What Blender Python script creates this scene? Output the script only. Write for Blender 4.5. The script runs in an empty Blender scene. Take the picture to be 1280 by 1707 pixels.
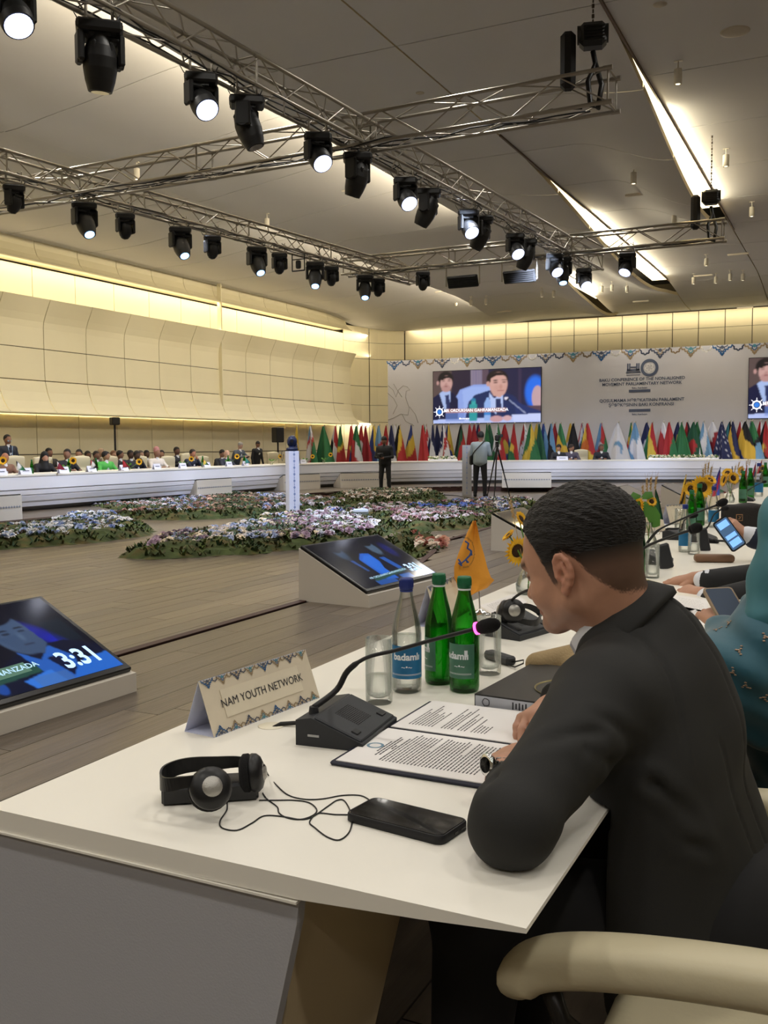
import bpy, bmesh, math, random
import numpy as np
from mathutils import Vector, Matrix
random.seed(7); np.random.seed(7)
PI = math.pi
SC = bpy.context.scene
COL = SC.collection
# ---------------------------------------------------------------- camera
F, CX, CY = 1600.0, 640.0, 853.5
PITCH, YAW, ROLL, CAMH = math.atan(111.5 / 1600), math.radians(26.2), math.radians(.35), 1.29
def _axes():
    c, s = math.cos(PITCH), math.sin(PITCH); cy, sy = math.cos(YAW), math.sin(YAW)
    f = Vector((-sy * c, cy * c, -s)); r = Vector((cy, sy, 0)); u = Vector((-sy * s, cy * s, c))
    cr, sr = math.cos(ROLL), math.sin(ROLL)
    return cr * r - sr * u, sr * r + cr * u, f
RR, UU, FF = _axes()
cam_data = bpy.data.cameras.new('camera'); cam = bpy.data.objects.new('camera', cam_data); COL.objects.link(cam)
cam_data.sensor_fit = 'HORIZONTAL'; cam_data.sensor_width = 36; cam_data.lens = 36 * F / 1280
cam_data.clip_start = .02; cam_data.clip_end = 200
cam.matrix_world = Matrix(((RR.x, UU.x, -FF.x, 0), (RR.y, UU.y, -FF.y, 0), (RR.z, UU.z, -FF.z, CAMH), (0, 0, 0, 1)))
SC.camera = cam
# ---------------------------------------------------------------- world, exposure, lights
w = bpy.data.worlds.new('world'); SC.world = w; w.use_nodes = True
w.node_tree.nodes['Background'].inputs[0].default_value = (1, .93, .82, 1)
w.node_tree.nodes['Background'].inputs[1].default_value = .02
SC.view_settings.view_transform = 'Standard'; SC.view_settings.look = 'None'
SC.view_settings.exposure = 0.66; SC.view_settings.gamma = 1; SC.view_settings.use_curve_mapping = False
WARM = (1, .85, .60); NEUT = (1, .95, .87); COOL = (.66, .76, 1)
def area(name, loc, direction, sx, sy, power, col, spread=PI):
    l = bpy.data.lights.new(name, 'AREA'); l.shape = 'RECTANGLE'; l.size = sx; l.size_y = sy
    l.energy = power; l.color = col; l.spread = spread
    o = bpy.data.objects.new(name, l); COL.objects.link(o); o.location = loc
    d = Vector(direction).normalized()
    # local x along world Y where possible so that sx runs along Y
    y = d.cross(Vector((0, 1, 0))); 
    if y.length < 1e-4: y = Vector((1, 0, 0))
    y.normalize(); x = y.cross(-d)
    o.matrix_world = Matrix(((x.x, y.x, -d.x, loc[0]), (x.y, y.y, -d.y, loc[1]), (x.z, y.z, -d.z, loc[2]), (0, 0, 0, 1)))
    return o
def spot(name, loc, direction, power, col, ang=120, blend=.6, radius=.12):
    l = bpy.data.lights.new(name, 'SPOT'); l.energy = power; l.color = col; l.spot_size = math.radians(ang); l.spot_blend = blend; l.shadow_soft_size = radius
    o = bpy.data.objects.new(name, l); COL.objects.link(o); o.location = loc
    o.rotation_euler = Vector(direction).to_track_quat('-Z', 'Y').to_euler()
    return o
# coves of the left wall (behind the lips), length along Y
area('cove_light_upper', (-19.55, 16, 5.22), (-.55, 0, 1), 48, .08, 75, WARM)
area('cove_light_cornice', (-19.62, 16, 6.16), (-.7, 0, -1), 48, .05, 150, WARM)
area('cove_light_lower', (-19.55, 16, 2.24), (-.7, 0, -1), 48, .05, 230, WARM)
area('cove_light_back', (-6, 39.6, 6.42), (0, .75, -1), .05, 27, 85, WARM)
# recessed coves of the ceiling slots
for X, Y0, Y1, pw in ((-3.1, 13.6, 25.9, 130), (-6.05, 18.5, 36.8, 160), (-8.85, 28.5, 39.5, 150)):
    area('slot_light', (X - .10, Y0 + (Y1 - Y0) * .56, 6.86), (.8, 0, 1), (Y1 - Y0) * .55, .05, pw * .8, (1, .88, .62))
area('ledge_light', (-8.95, 12, 7.06), (-1, 0, .30), 22, .05, 420, WARM)
area('ledge_light_far', (-13.75, 30, 6.98), (-1, 0, .35), 16, .05, 220, WARM)
# added grid of bare spots below the ceiling, soft fill for the whole hall
for gx in (-17.2, -14.4, -11.4, -7.4, -4.6, -1.2, 1.8, 5.2):
    for gy in (-5, -1, 3, 7, 11, 15, 19, 23, 27, 31, 35):
        spot('fill_spot', (gx, gy, 6.35), (0, 0, -1), 110, NEUT, 150, .9, .22)
# wash of the moving heads over the far tables
for tx in (-11.5, -8, -4.5, -1.5): spot('stage_wash', (-5.6, 18, 4.9), (tx + 5.6, 14.2, -4.6), 2100, COOL, 26, .8, .2)
for ty in (9, 13, 17, 21): spot('stage_wash', (-10.2, ty * .75 + 4, 4.9), (-4.6, ty - (ty * .75 + 4), -4.5), 760, COOL, 50, .8, .2)
spot('stage_wash', (-5.4, 14, 5.0), (-.55, .1, -.9), 900, COOL, 75, 1, .2)
spot('stage_wash', (-10.4, 14, 5.0), (.25, .1, -1), 500, COOL, 80, 1, .2)
spot('stage_wash', (-5.7, 9, 5.0), (.35, -.05, -1), 500, COOL, 60, 1, .2)
spot('pillar_wash', (-7.6, 12.5, 4.9), (-2.45, 3.9, -4.1), 420, (.30, .46, 1), 22, .7, .1)
# ---------------------------------------------------------------- pixel helpers (1280 x 1707)
def ray(x, y):
    return FF + RR * ((x - CX) / F) - UU * ((y - CY) / F)
def at(x, y, t):
    r = ray(x, y) * t; return Vector((r.x, r.y, r.z + CAMH))
def pz(x, y, z):
    r = ray(x, y); return at(x, y, (z - CAMH) / r.z)
def pY(x, y, Y):
    r = ray(x, y); return at(x, y, Y / r.y)
def pX(x, y, X):
    r = ray(x, y); return at(x, y, X / r.x)
# ---------------------------------------------------------------- materials
def lin(c):
    if isinstance(c, str):
        c = [int(c[i:i + 2], 16) / 255 for i in (0, 2, 4)]
    return tuple((v / 12.92 if v <= .04045 else ((v + .055) / 1.055) ** 2.4) for v in c)
MATS = {}
def glassy(name, tint, edge, gloss=.9):
    """thin-walled glass: clear in the middle, deeper tint at the rims, mirror-like sheen"""
    m = bpy.data.materials.new(name); m.use_nodes = True; nt = m.node_tree; nt.nodes.clear(); N = nt.nodes.new; L = nt.links.new
    o = N('ShaderNodeOutputMaterial'); t = N('ShaderNodeBsdfTransparent'); g = N('ShaderNodeBsdfGlossy'); g.inputs['Roughness'].default_value = .03
    lw = N('ShaderNodeLayerWeight'); lw.inputs[0].default_value = .35; cr = N('ShaderNodeMix'); cr.data_type = 'RGBA'; cr.inputs[6].default_value = lin(tint) + (1,); cr.inputs[7].default_value = lin(edge) + (1,)
    L(lw.outputs['Facing'], cr.inputs[0]); L(cr.outputs[2], t.inputs[0]); fr = N('ShaderNodeFresnel'); fr.inputs[0].default_value = 1.5
    mu = N('ShaderNodeMath'); mu.operation = 'MULTIPLY'; mu.inputs[1].default_value = gloss; L(fr.outputs[0], mu.inputs[0])
    mx = N('ShaderNodeMixShader'); L(mu.outputs[0], mx.inputs[0]); L(t.outputs[0], mx.inputs[1]); L(g.outputs[0], mx.inputs[2]); L(mx.outputs[0], o.inputs[0]); MATS[name] = m; return m
def mat(name, col='808080', rough=.5, metal=0, emit=0, trans=0, ior=1.45, spec=.5, noise=0, nscale=8, bump=0, bscale=60, sheen=0, alpha=1, coat=0, stretch=(1, 1, 1), attr=None):
    if name in MATS: return MATS[name]
    m = bpy.data.materials.new(name); m.use_nodes = True; nt = m.node_tree
    b = nt.nodes['Principled BSDF']; c = lin(col) + (1,)
    b.inputs['Base Color'].default_value = c; b.inputs['Roughness'].default_value = rough
    b.inputs['Metallic'].default_value = metal; b.inputs['IOR'].default_value = ior
    b.inputs['Transmission Weight'].default_value = trans; b.inputs['Specular IOR Level'].default_value = spec
    b.inputs['Alpha'].default_value = alpha; b.inputs['Coat Weight'].default_value = coat
    if sheen: b.inputs['Sheen Weight'].default_value = sheen
    src = None
    if attr:
        a = nt.nodes.new('ShaderNodeAttribute'); a.attribute_name = attr; src = a.outputs['Color']
        nt.links.new(src, b.inputs['Base Color'])
    if noise or bump:
        tc = nt.nodes.new('ShaderNodeTexCoord'); mp = nt.nodes.new('ShaderNodeMapping'); mp.inputs['Scale'].default_value = stretch
        nt.links.new(tc.outputs['Object'], mp.inputs[0])
    if noise:
        n = nt.nodes.new('ShaderNodeTexNoise'); n.inputs['Scale'].default_value = nscale; n.inputs['Detail'].default_value = 6
        nt.links.new(mp.outputs[0], n.inputs['Vector'])
        r = nt.nodes.new('ShaderNodeMapRange'); r.inputs[1].default_value = .25; r.inputs[2].default_value = .75
        r.inputs[3].default_value = 1 - noise; r.inputs[4].default_value = 1 + noise
        nt.links.new(n.outputs[0], r.inputs[0])
        mx = nt.nodes.new('ShaderNodeMix'); mx.data_type = 'RGBA'; mx.blend_type = 'MULTIPLY'; mx.inputs[0].default_value = 1
        if src: nt.links.new(src, mx.inputs[6])
        else: mx.inputs[6].default_value = c
        nt.links.new(r.outputs[0], mx.inputs[7]); nt.links.new(mx.outputs[2], b.inputs['Base Color'])
    if bump:
        n = nt.nodes.new('ShaderNodeTexNoise'); n.inputs['Scale'].default_value = bscale; n.inputs['Detail'].default_value = 4
        nt.links.new(mp.outputs[0], n.inputs['Vector'])
        bp = nt.nodes.new('ShaderNodeBump'); bp.inputs['Strength'].default_value = bump; bp.inputs['Distance'].default_value = .01
        nt.links.new(n.outputs[0], bp.inputs['Height']); nt.links.new(bp.outputs[0], b.inputs['Normal'])
    if emit:
        b.inputs['Emission Strength'].default_value = emit
        if src: nt.links.new(src, b.inputs['Emission Color']); b.inputs['Base Color'].default_value = (0, 0, 0, 1); nt.links.remove(b.inputs['Base Color'].links[0])
        else: b.inputs['Emission Color'].default_value = c
    MATS[name] = m; return m
# ---------------------------------------------------------------- mesh builder
class MB:
    def __init__(s): s.v = []; s.f = []; s.m = []; s.sm = []
    def add(s, vs, fs, mi=0, smooth=False, M=None):
        b = len(s.v)
        if M is not None: vs = [M @ Vector(p) for p in vs]
        s.v += [tuple(p) for p in vs]
        for f in fs: s.f.append(tuple(b + i for i in f)); s.m.append(mi); s.sm.append(smooth)
        return s
    def box(s, c, d, mi=0, M=None, bev=0):
        x, y, z = d[0] / 2, d[1] / 2, d[2] / 2; cx, cy, cz = c
        if bev:
            b = min(bev, x * .99, y * .99, z * .99); vs = []
            for k, (sz, off) in enumerate(((-1, b), (-1, 0), (1, 0), (1, b))):
                zz = cz + sz * (z - (0 if k in (0, 3) else b))
                o = b if k in (0, 3) else 0
                for px_, py_ in ((-x + o, -y + b), (-x + b, -y + o), (x - b, -y + o), (x - o, -y + b), (x - o, y - b), (x - b, y - o), (-x + b, y - o), (-x + o, y - b)):
                    vs.append((cx + px_, cy + py_, zz))
            fs = [tuple(range(7, -1, -1)), tuple(range(24, 32))]
            for k in range(3):
                for i in range(8):
                    j = (i + 1) % 8; fs.append((k * 8 + i, k * 8 + j, k * 8 + 8 + j, k * 8 + 8 + i))
            return s.add(vs, fs, mi, False, M)
        vs = [(cx + a * x, cy + b * y, cz + e * z) for e in (-1, 1) for b in (-1, 1) for a in (-1, 1)]
        return s.add(vs, [(0, 2, 3, 1), (4, 5, 7, 6), (0, 1, 5, 4), (2, 6, 7, 3), (1, 3, 7, 5), (0, 4, 6, 2)], mi, False, M)
    def rod(s, a, b, r, r2=None, n=8, mi=0, cap=True, smooth=True, M=None):
        a = Vector(a); b = Vector(b); r2 = r if r2 is None else r2; d = (b - a)
        if d.length < 1e-7: return s
        d.normalize(); u = d.orthogonal().normalized(); v = d.cross(u)
        vs = []
        for p, q in ((a, r), (b, r2)):
            for i in range(n):
                t = 2 * PI * i / n; vs.append(p + (u * math.cos(t) + v * math.sin(t)) * q)
        fs = [(i, (i + 1) % n, n + (i + 1) % n, n + i) for i in range(n)]
        s.add(vs, fs, mi, smooth, M)
        if cap: s.add(vs, [tuple(range(n - 1, -1, -1)), tuple(range(n, 2 * n))], mi, False, M)
        return s
    def tube(s, pts, r, n=8, mi=0, M=None, closed=False, flat=1):
        pts = [Vector(p) for p in pts]; N = len(pts); vs = []; u = None
        for i, p in enumerate(pts):
            d = (pts[(i + 1) % N] - pts[i - 1]) if closed else (pts[min(i + 1, N - 1)] - pts[max(i - 1, 0)])
            d.normalize()
            u = (u - d * u.dot(d)) if u is not None else d.orthogonal()
            u.normalize(); v = d.cross(u); rr = r[i] if isinstance(r, (list, tuple)) else r
            for k in range(n):
                t = 2 * PI * k / n; vs.append(p + (u * math.cos(t) + v * math.sin(t) * flat) * rr)
        fs = []
        for i in range(N if closed else N - 1):
            j = (i + 1) % N
            for k in range(n): fs.append((i * n + k, i * n + (k + 1) % n, j * n + (k + 1) % n, j * n + k))
        if not closed: fs += [tuple(range(n - 1, -1, -1)), tuple(range((N - 1) * n, N * n))]
        return s.add(vs, fs, mi, True, M)
    def lathe(s, prof, n=24, mi=0, c=(0, 0, 0), M=None, smooth=True, closed=False):
        vs = []
        for r, z in prof:
            for k in range(n):
                t = 2 * PI * k / n; vs.append((c[0] + r * math.cos(t), c[1] + r * math.sin(t), c[2] + z))
        N = len(prof); fs = []
        for i in range(N if closed else N - 1):
            j = (i + 1) % N
            for k in range(n): fs.append((i * n + k, i * n + (k + 1) % n, j * n + (k + 1) % n, j * n + k))
        if not closed:
            if prof[0][0] > 1e-6: fs.append(tuple(range(n - 1, -1, -1)))
            if prof[-1][0] > 1e-6: fs.append(tuple(range((N - 1) * n, N * n)))
        return s.add(vs, fs, mi, smooth, M)
    def prism(s, poly, z0, z1, mi=0, M=None):     # poly in xy, extruded in z
        n = len(poly)
        A = sum(poly[i][0] * poly[(i + 1) % n][1] - poly[(i + 1) % n][0] * poly[i][1] for i in range(n))
        if A < 0: poly = poly[::-1]
        vs = [(p[0], p[1], z0) for p in poly] + [(p[0], p[1], z1) for p in poly]
        fs = [tuple(range(n - 1, -1, -1)), tuple(range(n, 2 * n))] + [(i, (i + 1) % n, n + (i + 1) % n, n + i) for i in range(n)]
        return s.add(vs, fs, mi, False, M)
    def ball(s, c, r, n=10, mi=0, M=None):
        r = (r, r, r) if not isinstance(r, (tuple, list)) else r; vs = []; m = max(4, n // 2)
        for i in range(1, m):
            a = PI * i / m
            for k in range(n): t = 2 * PI * k / n; vs.append((c[0] + r[0] * math.sin(a) * math.cos(t), c[1] + r[1] * math.sin(a) * math.sin(t), c[2] - r[2] * math.cos(a)))
        vs += [(c[0], c[1], c[2] - r[2]), (c[0], c[1], c[2] + r[2])]; fs = []
        for i in range(m - 2):
            for k in range(n): fs.append((i * n + k, i * n + (k + 1) % n, (i + 1) * n + (k + 1) % n, (i + 1) * n + k))
        b = (m - 1) * n
        for k in range(n): fs.append((b, (k + 1) % n, k)); fs.append((b + 1, (m - 2) * n + k, (m - 2) * n + (k + 1) % n))
        return s.add(vs, fs, mi, True, M)
    def mesh(s, name, mats):
        me = bpy.data.meshes.new(name); me.from_pydata(s.v, [], s.f)
        for m in (mats if isinstance(mats, (list, tuple)) else [mats]): me.materials.append(m)
        me.polygons.foreach_set('material_index', s.m); me.polygons.foreach_set('use_smooth', s.sm); me.update()
        return me
    def build(s, name, mats, parent=None, **k): return link(name, s.mesh(name, mats), parent, **k)
def link(name, me, parent=None, loc=None, label=None, cat=None, group=None, kind=None, M=None):
    o = bpy.data.objects.new(name, me); COL.objects.link(o)
    if parent is not None: o.parent = parent
    if M is not None: o.matrix_world = M if parent is None else o.matrix_world; 
    if M is not None and parent is not None: o.matrix_local = M
    if loc is not None: o.location = loc
    tag(o, label, cat, group, kind); return o
def tag(o, label=None, cat=None, group=None, kind=None):
    for k, v in (('label', label), ('category', cat), ('group', group), ('kind', kind)):
        if v: o[k] = v
    return o
def thing(name, label, cat, loc=(0, 0, 0), rz=0, group=None):
    o = bpy.data.objects.new(name, None); COL.objects.link(o); o.empty_display_size = .05
    o.location = loc; o.rotation_euler = (0, 0, rz); return tag(o, label, cat, group)
def struct(name, mb, m, parent=None):
    o = mb.build(name, m, parent)
    if parent is None: o['kind'] = 'structure'
    return o
def copy_tree(o, parent=None):
    c = o.copy(); COL.objects.link(c)
    if parent is not None: c.parent = parent
    for ch in KIDS.get(o.name, []): copy_tree(ch, c)
    return c
KIDS = {}
def freeze(o):                       # remember the children once, so that copying is quick
    k = [c for c in bpy.data.objects if c.parent == o]
    KIDS[o.name] = k
    for c in k: freeze(c)
    return o
def dup(o, loc, rz=None, label=None, group=None, scale=None):
    c = copy_tree(o); c.location = loc
    if rz is not None: c.rotation_euler = (0, 0, rz)
    if scale: c.scale = (scale,) * 3
    if label: c['label'] = label
    if group: c['group'] = group
    return c
def TR(loc, rx=0, ry=0, rz=0, s=1):
    return Matrix.Translation(loc) @ Matrix.Rotation(rz, 4, 'Z') @ Matrix.Rotation(ry, 4, 'Y') @ Matrix.Rotation(rx, 4, 'X') @ Matrix.Scale(s, 4)
def frame(o, x, y):                  # matrix with origin o, x axis, y axis (made orthogonal)
    x = Vector(x).normalized(); z = x.cross(Vector(y)).normalized(); y = z.cross(x); o = Vector(o)
    return Matrix(((x.x, y.x, z.x, o.x), (x.y, y.y, z.y, o.y), (x.z, y.z, z.z, o.z), (0, 0, 0, 1)))
def text(name, s, size, m, parent=None, M=None, align='CENTER', bend=None, ext=0, bold=0, **k):
    cu = bpy.data.curves.new(name, 'FONT'); cu.body = s; cu.size = size; cu.align_x = align; cu.align_y = 'CENTER'; cu.extrude = ext; cu.offset = bold; cu.resolution_u = 3
    o = bpy.data.objects.new(name, cu); COL.objects.link(o)
    bpy.context.view_layer.update()
    me = bpy.data.meshes.new_from_object(o.evaluated_get(bpy.context.evaluated_depsgraph_get())); COL.objects.unlink(o); bpy.data.objects.remove(o)
    if bend:
        for v in me.vertices:
            a = v.co.x / bend; v.co = Vector((bend * math.sin(a), -bend * math.cos(a), v.co.y))
    me.materials.clear(); me.materials.append(m)
    return link(name, me, parent, M=M, **k)
# ---------------------------------------------------------------- painted flat prints (colour per vertex on a fine grid)
class Canvas:
    def __init__(s, w, h, bg):
        s.w, s.h = w, h; s.a = np.zeros((h, w, 3)); s.a[:] = lin(bg)
        s.Y, s.X = np.mgrid[0:h, 0:w]; s.X = (s.X + .5) / w; s.Y = (s.Y + .5) / h
    def put(s, mask, c, al=1): c = np.array(lin(c)); mk = (mask * al)[..., None]; s.a = s.a * (1 - mk) + c * mk
    def ell(s, cx, cy, rx, ry, c, al=1, soft=.1, rot=0):
        X = s.X - cx; Y = s.Y - cy
        if rot: X, Y = X * math.cos(rot) + Y * math.sin(rot), -X * math.sin(rot) + Y * math.cos(rot)
        d = np.sqrt((X / rx) ** 2 + (Y / ry) ** 2); s.put(np.clip((1 - d) / soft + .5, 0, 1), c, al)
    def poly(s, pts, c, al=1):
        ins = np.zeros(s.X.shape, bool); n = len(pts)
        for i in range(n):
            x0, y0 = pts[i]; x1, y1 = pts[(i + 1) % n]
            if y0 == y1: continue
            cond = ((y0 > s.Y) != (y1 > s.Y)) & (s.X < (x1 - x0) * (s.Y - y0) / (y1 - y0) + x0); ins ^= cond
        s.put(ins.astype(float), c, al)
    def rect(s, x0, y0, x1, y1, c, al=1): s.put(((s.X >= x0) & (s.X < x1) & (s.Y >= y0) & (s.Y < y1)).astype(float), c, al)
    def blur(s, n=1):
        for _ in range(n):
            p = np.pad(s.a, ((1, 1), (1, 1), (0, 0)), 'edge'); s.a = (p[1:-1, 1:-1] * 2 + p[:-2, 1:-1] + p[2:, 1:-1] + p[1:-1, :-2] + p[1:-1, 2:]) / 6
    def build(s, name, m, W, H, parent=None, M=None, **k):   # lies in local xy, x right, y up, centred
        xs = (np.arange(s.w) + .5) / s.w; ys = (np.arange(s.h) + .5) / s.h
        xs[0] = 0; xs[-1] = 1; ys[0] = 0; ys[-1] = 1
        gx, gy = np.meshgrid((xs - .5) * W, (.5 - ys) * H)
        v = np.stack([gx, gy, gx * 0], -1).reshape(-1, 3); i = np.arange(s.w * s.h).reshape(s.h, s.w)
        q = np.stack([i[1:, :-1], i[1:, 1:], i[:-1, 1:], i[:-1, :-1]], -1).reshape(-1, 4)
        me = np_mesh(name, v, q, [m]); ca = me.color_attributes.new('Col', 'FLOAT_COLOR', 'POINT')
        ca.data.foreach_set('color', np.concatenate([s.a.reshape(-1, 3), np.ones((s.w * s.h, 1))], 1).ravel())
        return link(name, me, parent, M=M, **k)
def np_mesh(name, v, q, mats, mi=None, smooth=False):
    me = bpy.data.meshes.new(name); me.vertices.add(len(v)); me.vertices.foreach_set('co', np.asarray(v, dtype=np.float32).ravel())
    k = q.shape[1]; me.loops.add(len(q) * k); me.loops.foreach_set('vertex_index', q.astype(np.int32).ravel())
    me.polygons.add(len(q)); me.polygons.foreach_set('loop_start', np.arange(0, len(q) * k, k, dtype=np.int32))
    for m in mats: me.materials.append(m)
    if mi is not None: me.polygons.foreach_set('material_index', mi.astype(np.int32))
    me.polygons.foreach_set('use_smooth', np.full(len(q), smooth)); me.update(calc_edges=True); me.validate()
    return me
# ---------------------------------------------------------------- distance fields and their surface
def smin(a, b, k):
    if k <= 0: return np.minimum(a, b)
    h = np.clip(.5 + .5 * (b - a) / k, 0, 1); return b * (1 - h) + a * h - k * h * (1 - h)
def d_cap(P, a, b, ra, rb=None):
    rb = ra if rb is None else rb; a = np.array(a, float); b = np.array(b, float); ba = b - a; L = (ba @ ba) + 1e-12
    h = np.clip(((P[0] - a[0]) * ba[0] + (P[1] - a[1]) * ba[1] + (P[2] - a[2]) * ba[2]) / L, 0, 1)
    return np.sqrt((P[0] - a[0] - h * ba[0]) ** 2 + (P[1] - a[1] - h * ba[1]) ** 2 + (P[2] - a[2] - h * ba[2]) ** 2) - (ra + (rb - ra) * h)
def d_ell(P, c, r, R=None):
    X, Y, Z = P[0] - c[0], P[1] - c[1], P[2] - c[2]
    if R is not None: X, Y, Z = [R[0][i] * X + R[1][i] * Y + R[2][i] * Z for i in range(3)]
    k0 = np.sqrt((X / r[0]) ** 2 + (Y / r[1]) ** 2 + (Z / r[2]) ** 2) + 1e-9
    k1 = np.sqrt((X / r[0] ** 2) ** 2 + (Y / r[1] ** 2) ** 2 + (Z / r[2] ** 2) ** 2) + 1e-9
    return k0 * (k0 - 1) / k1
def d_box(P, c, h, r, R=None):
    X, Y, Z = P[0] - c[0], P[1] - c[1], P[2] - c[2]
    if R is not None: X, Y, Z = [R[0][i] * X + R[1][i] * Y + R[2][i] * Z for i in range(3)]
    q = [np.abs(X) - h[0] + r, np.abs(Y) - h[1] + r, np.abs(Z) - h[2] + r]
    return np.sqrt(sum(np.maximum(a, 0) ** 2 for a in q)) + np.minimum(np.maximum(np.maximum(q[0], q[1]), q[2]), 0) - r
def nets(fn, lo, hi, h):
    ax = [np.arange(lo[i], hi[i] + h, h, dtype=np.float32) for i in range(3)]
    P = np.meshgrid(*ax, indexing='ij'); V = fn(P).astype(np.float32); n = V.shape; S = V < 0
    c = (slice(None, -1), slice(1, None)); acc = np.zeros((n[0] - 1, n[1] - 1, n[2] - 1, 3), np.float32); cnt = np.zeros(acc.shape[:3], np.float32)
    for axis in range(3):
        o = [i for i in range(3) if i != axis]
        for p in (0, 1):
            for q in (0, 1):
                s0 = [None] * 3; s1 = [None] * 3; s0[axis] = c[0]; s1[axis] = c[1]; s0[o[0]] = s1[o[0]] = c[p]; s0[o[1]] = s1[o[1]] = c[q]
                a = V[tuple(s0)]; b = V[tuple(s1)]; m = (a < 0) != (b < 0); t = np.where(m, a / np.where(m, a - b, 1), 0)
                acc[..., axis] += np.where(m, t, 0); acc[..., o[0]] += m * p; acc[..., o[1]] += m * q; cnt += m
    act = cnt > 0; idx = np.full(act.shape, -1, np.int64); idx[act] = np.arange(act.sum())
    ijk = np.argwhere(act); v = ijk + acc[act] / cnt[act][:, None]; v = v * h + np.array(lo)
    Q = []
    for axis in range(3):
        o = [(axis + 1) % 3, (axis + 2) % 3]; s0 = [slice(1, -1)] * 3; s1 = [slice(1, -1)] * 3; s0[axis] = slice(0, -1); s1[axis] = slice(1, None)
        a = S[tuple(s0)]; b = S[tuple(s1)]; e = np.argwhere(a != b)
        if len(e) == 0: continue
        flip = a[tuple(e.T)]; base = e.copy(); base[:, o[0]] += 1; base[:, o[1]] += 1
        def cell(d0, d1):
            k = base.copy(); k[:, o[0]] -= d0; k[:, o[1]] -= d1; return idx[k[:, 0], k[:, 1], k[:, 2]]
        q = np.stack([cell(1, 1), cell(0, 1), cell(0, 0), cell(1, 0)], 1); q[~flip] = q[~flip][:, ::-1]; Q.append(q)
    q = np.concatenate(Q); q = q[(q >= 0).all(1)]
    return v, q
def field(prims):
    """prims: (tag, k, kind, args) -> function of P returning distance (and the tag of the closest prim)"""
    def fn(P, want=False):
        d = None; best = None; tg = None
        for tgi, k, kind, args in prims:
            e = {'cap': d_cap, 'ell': d_ell, 'box': d_box}[kind](P, *args)
            if tgi == 'cut': d = -smin(-d, e, k); continue
            if want:
                if best is None: best = e.copy(); tg = np.full(e.shape, tgi)
                else: m = e < best; best[m] = e[m]; tg[m] = tgi
            d = e if d is None else smin(d, e, k)
        return (d, tg) if want else d
    return fn
def blob(name, prims, h, mats, parent=None, pad=.02, lo=None, hi=None, post=None, smooth=True, loc=None, **k):
    f = field(prims)
    if lo is None:
        pts = []
        for tgi, kk, kind, a in prims:
            if tgi == 'cut': continue
            if kind == 'cap': pts += [np.array(a[0]) - max(a[2], a[-1]), np.array(a[0]) + max(a[2], a[-1]), np.array(a[1]) - max(a[2], a[-1]), np.array(a[1]) + max(a[2], a[-1])]
            else: R = max(a[1]) * (1.3 if len(a) > 2 else 1) if kind == 'ell' or len(a) > 3 else None; r = np.array([R] * 3) if (R and len(a) > (2 if kind == 'ell' else 3)) else np.array(a[1]); pts += [np.array(a[0]) - r, np.array(a[0]) + r]
        pts = np.array(pts); lo = pts.min(0) - pad; hi = pts.max(0) + pad
    g = (lambda P: post(P, f(P))) if post else f
    v, q = nets(g, lo, hi, h); mi = None
    if len(mats) > 1:
        c = v[q].mean(1); mi = f([c[:, 0], c[:, 1], c[:, 2]], True)[1].astype(int)
    if loc is not None: v = v - np.array(loc)
    me = np_mesh(name, v, q, mats, mi, smooth)
    if name == 'person_body': return me
    return link(name, me, parent, **k)
# ================================================================ SETTING
M_floor = mat('oak_floor', 'ffffff', .30, attr='Col', noise=.32, nscale=1.0, stretch=(22, 1.2, 6), bump=.25, bscale=3)
M_dark = mat('joint_dark', '1c1712', .9)
M_trim = mat('step_trim', '3a1f1a', .6)
M_wall = mat('wall_panel', 'e8dfbe', .55, noise=.03, nscale=.8)
M_wallb = mat('wall_backing', '5d5340', .9)
M_ceil = mat('ceiling_board', 'bebdbd', .7, noise=.03, nscale=.5)
M_rim = mat('ceiling_rim', 'cfc29f', .6)
M_white = mat('table_white', 'efebe0', .32, noise=.015, nscale=3)
M_fascia = mat('fascia_white', 'efeff4', .38)
M_grey = mat('end_panel_grey', 'adadb2', .6, bump=.05, bscale=300)
M_black = mat('black_plastic', '141414', .5)
M_blackg = mat('black_gloss', '0c0c0e', .22)
M_steel = mat('aluminium', '9b958a', .38, metal=.85)
M_chrome = mat('chrome', 'd8d8d8', .12, metal=1)
M_shell = mat('room_shell', 'cfc6b2', .8)
# ---- floor: platform z=0, sunken centre z=-.14
edge = [(-4.1, -8), (-4.1, 8), (-4.25, 9.5), (-4.95, 12), (-5.15, 15), (-5.0, 20), (-5.2, 26.2), (-6.4, 27.6), (-8.5, 28.2), (-11, 27.6), (-12.6, 26), (-13.35, 22), (-13.35, -8)]
def inpit(x, y):
    c = False; n = len(edge)
    for i in range(n):
        x0, y0 = edge[i]; x1, y1 = edge[(i + 1) % n]
        if (y0 > y) != (y1 > y) and x < (x1 - x0) * (y - y0) / (y1 - y0) + x0: c = not c
    return c
def clip_y(x):                        # the y values where the pit outline crosses this x
    r = []
    n = len(edge)
    for i in range(n):
        x0, y0 = edge[i]; x1, y1 = edge[(i + 1) % n]
        if (x0 > x) != (x1 > x): r.append(y0 + (x - x0) / (x1 - x0) * (y1 - y0))
    return sorted(r)
mb = MB(); mb.box((-5, 16, -.26), (32, 50, .1)); floor = struct('floor', mb, M_dark)
pl_near, pl_far = [], []
PW = .21
x = -20.0; k = 0
WOOD = ['5e5347', '63584a', '574d42', '6a5e4e', '524940', '655a4b', '5b5044']
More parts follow.
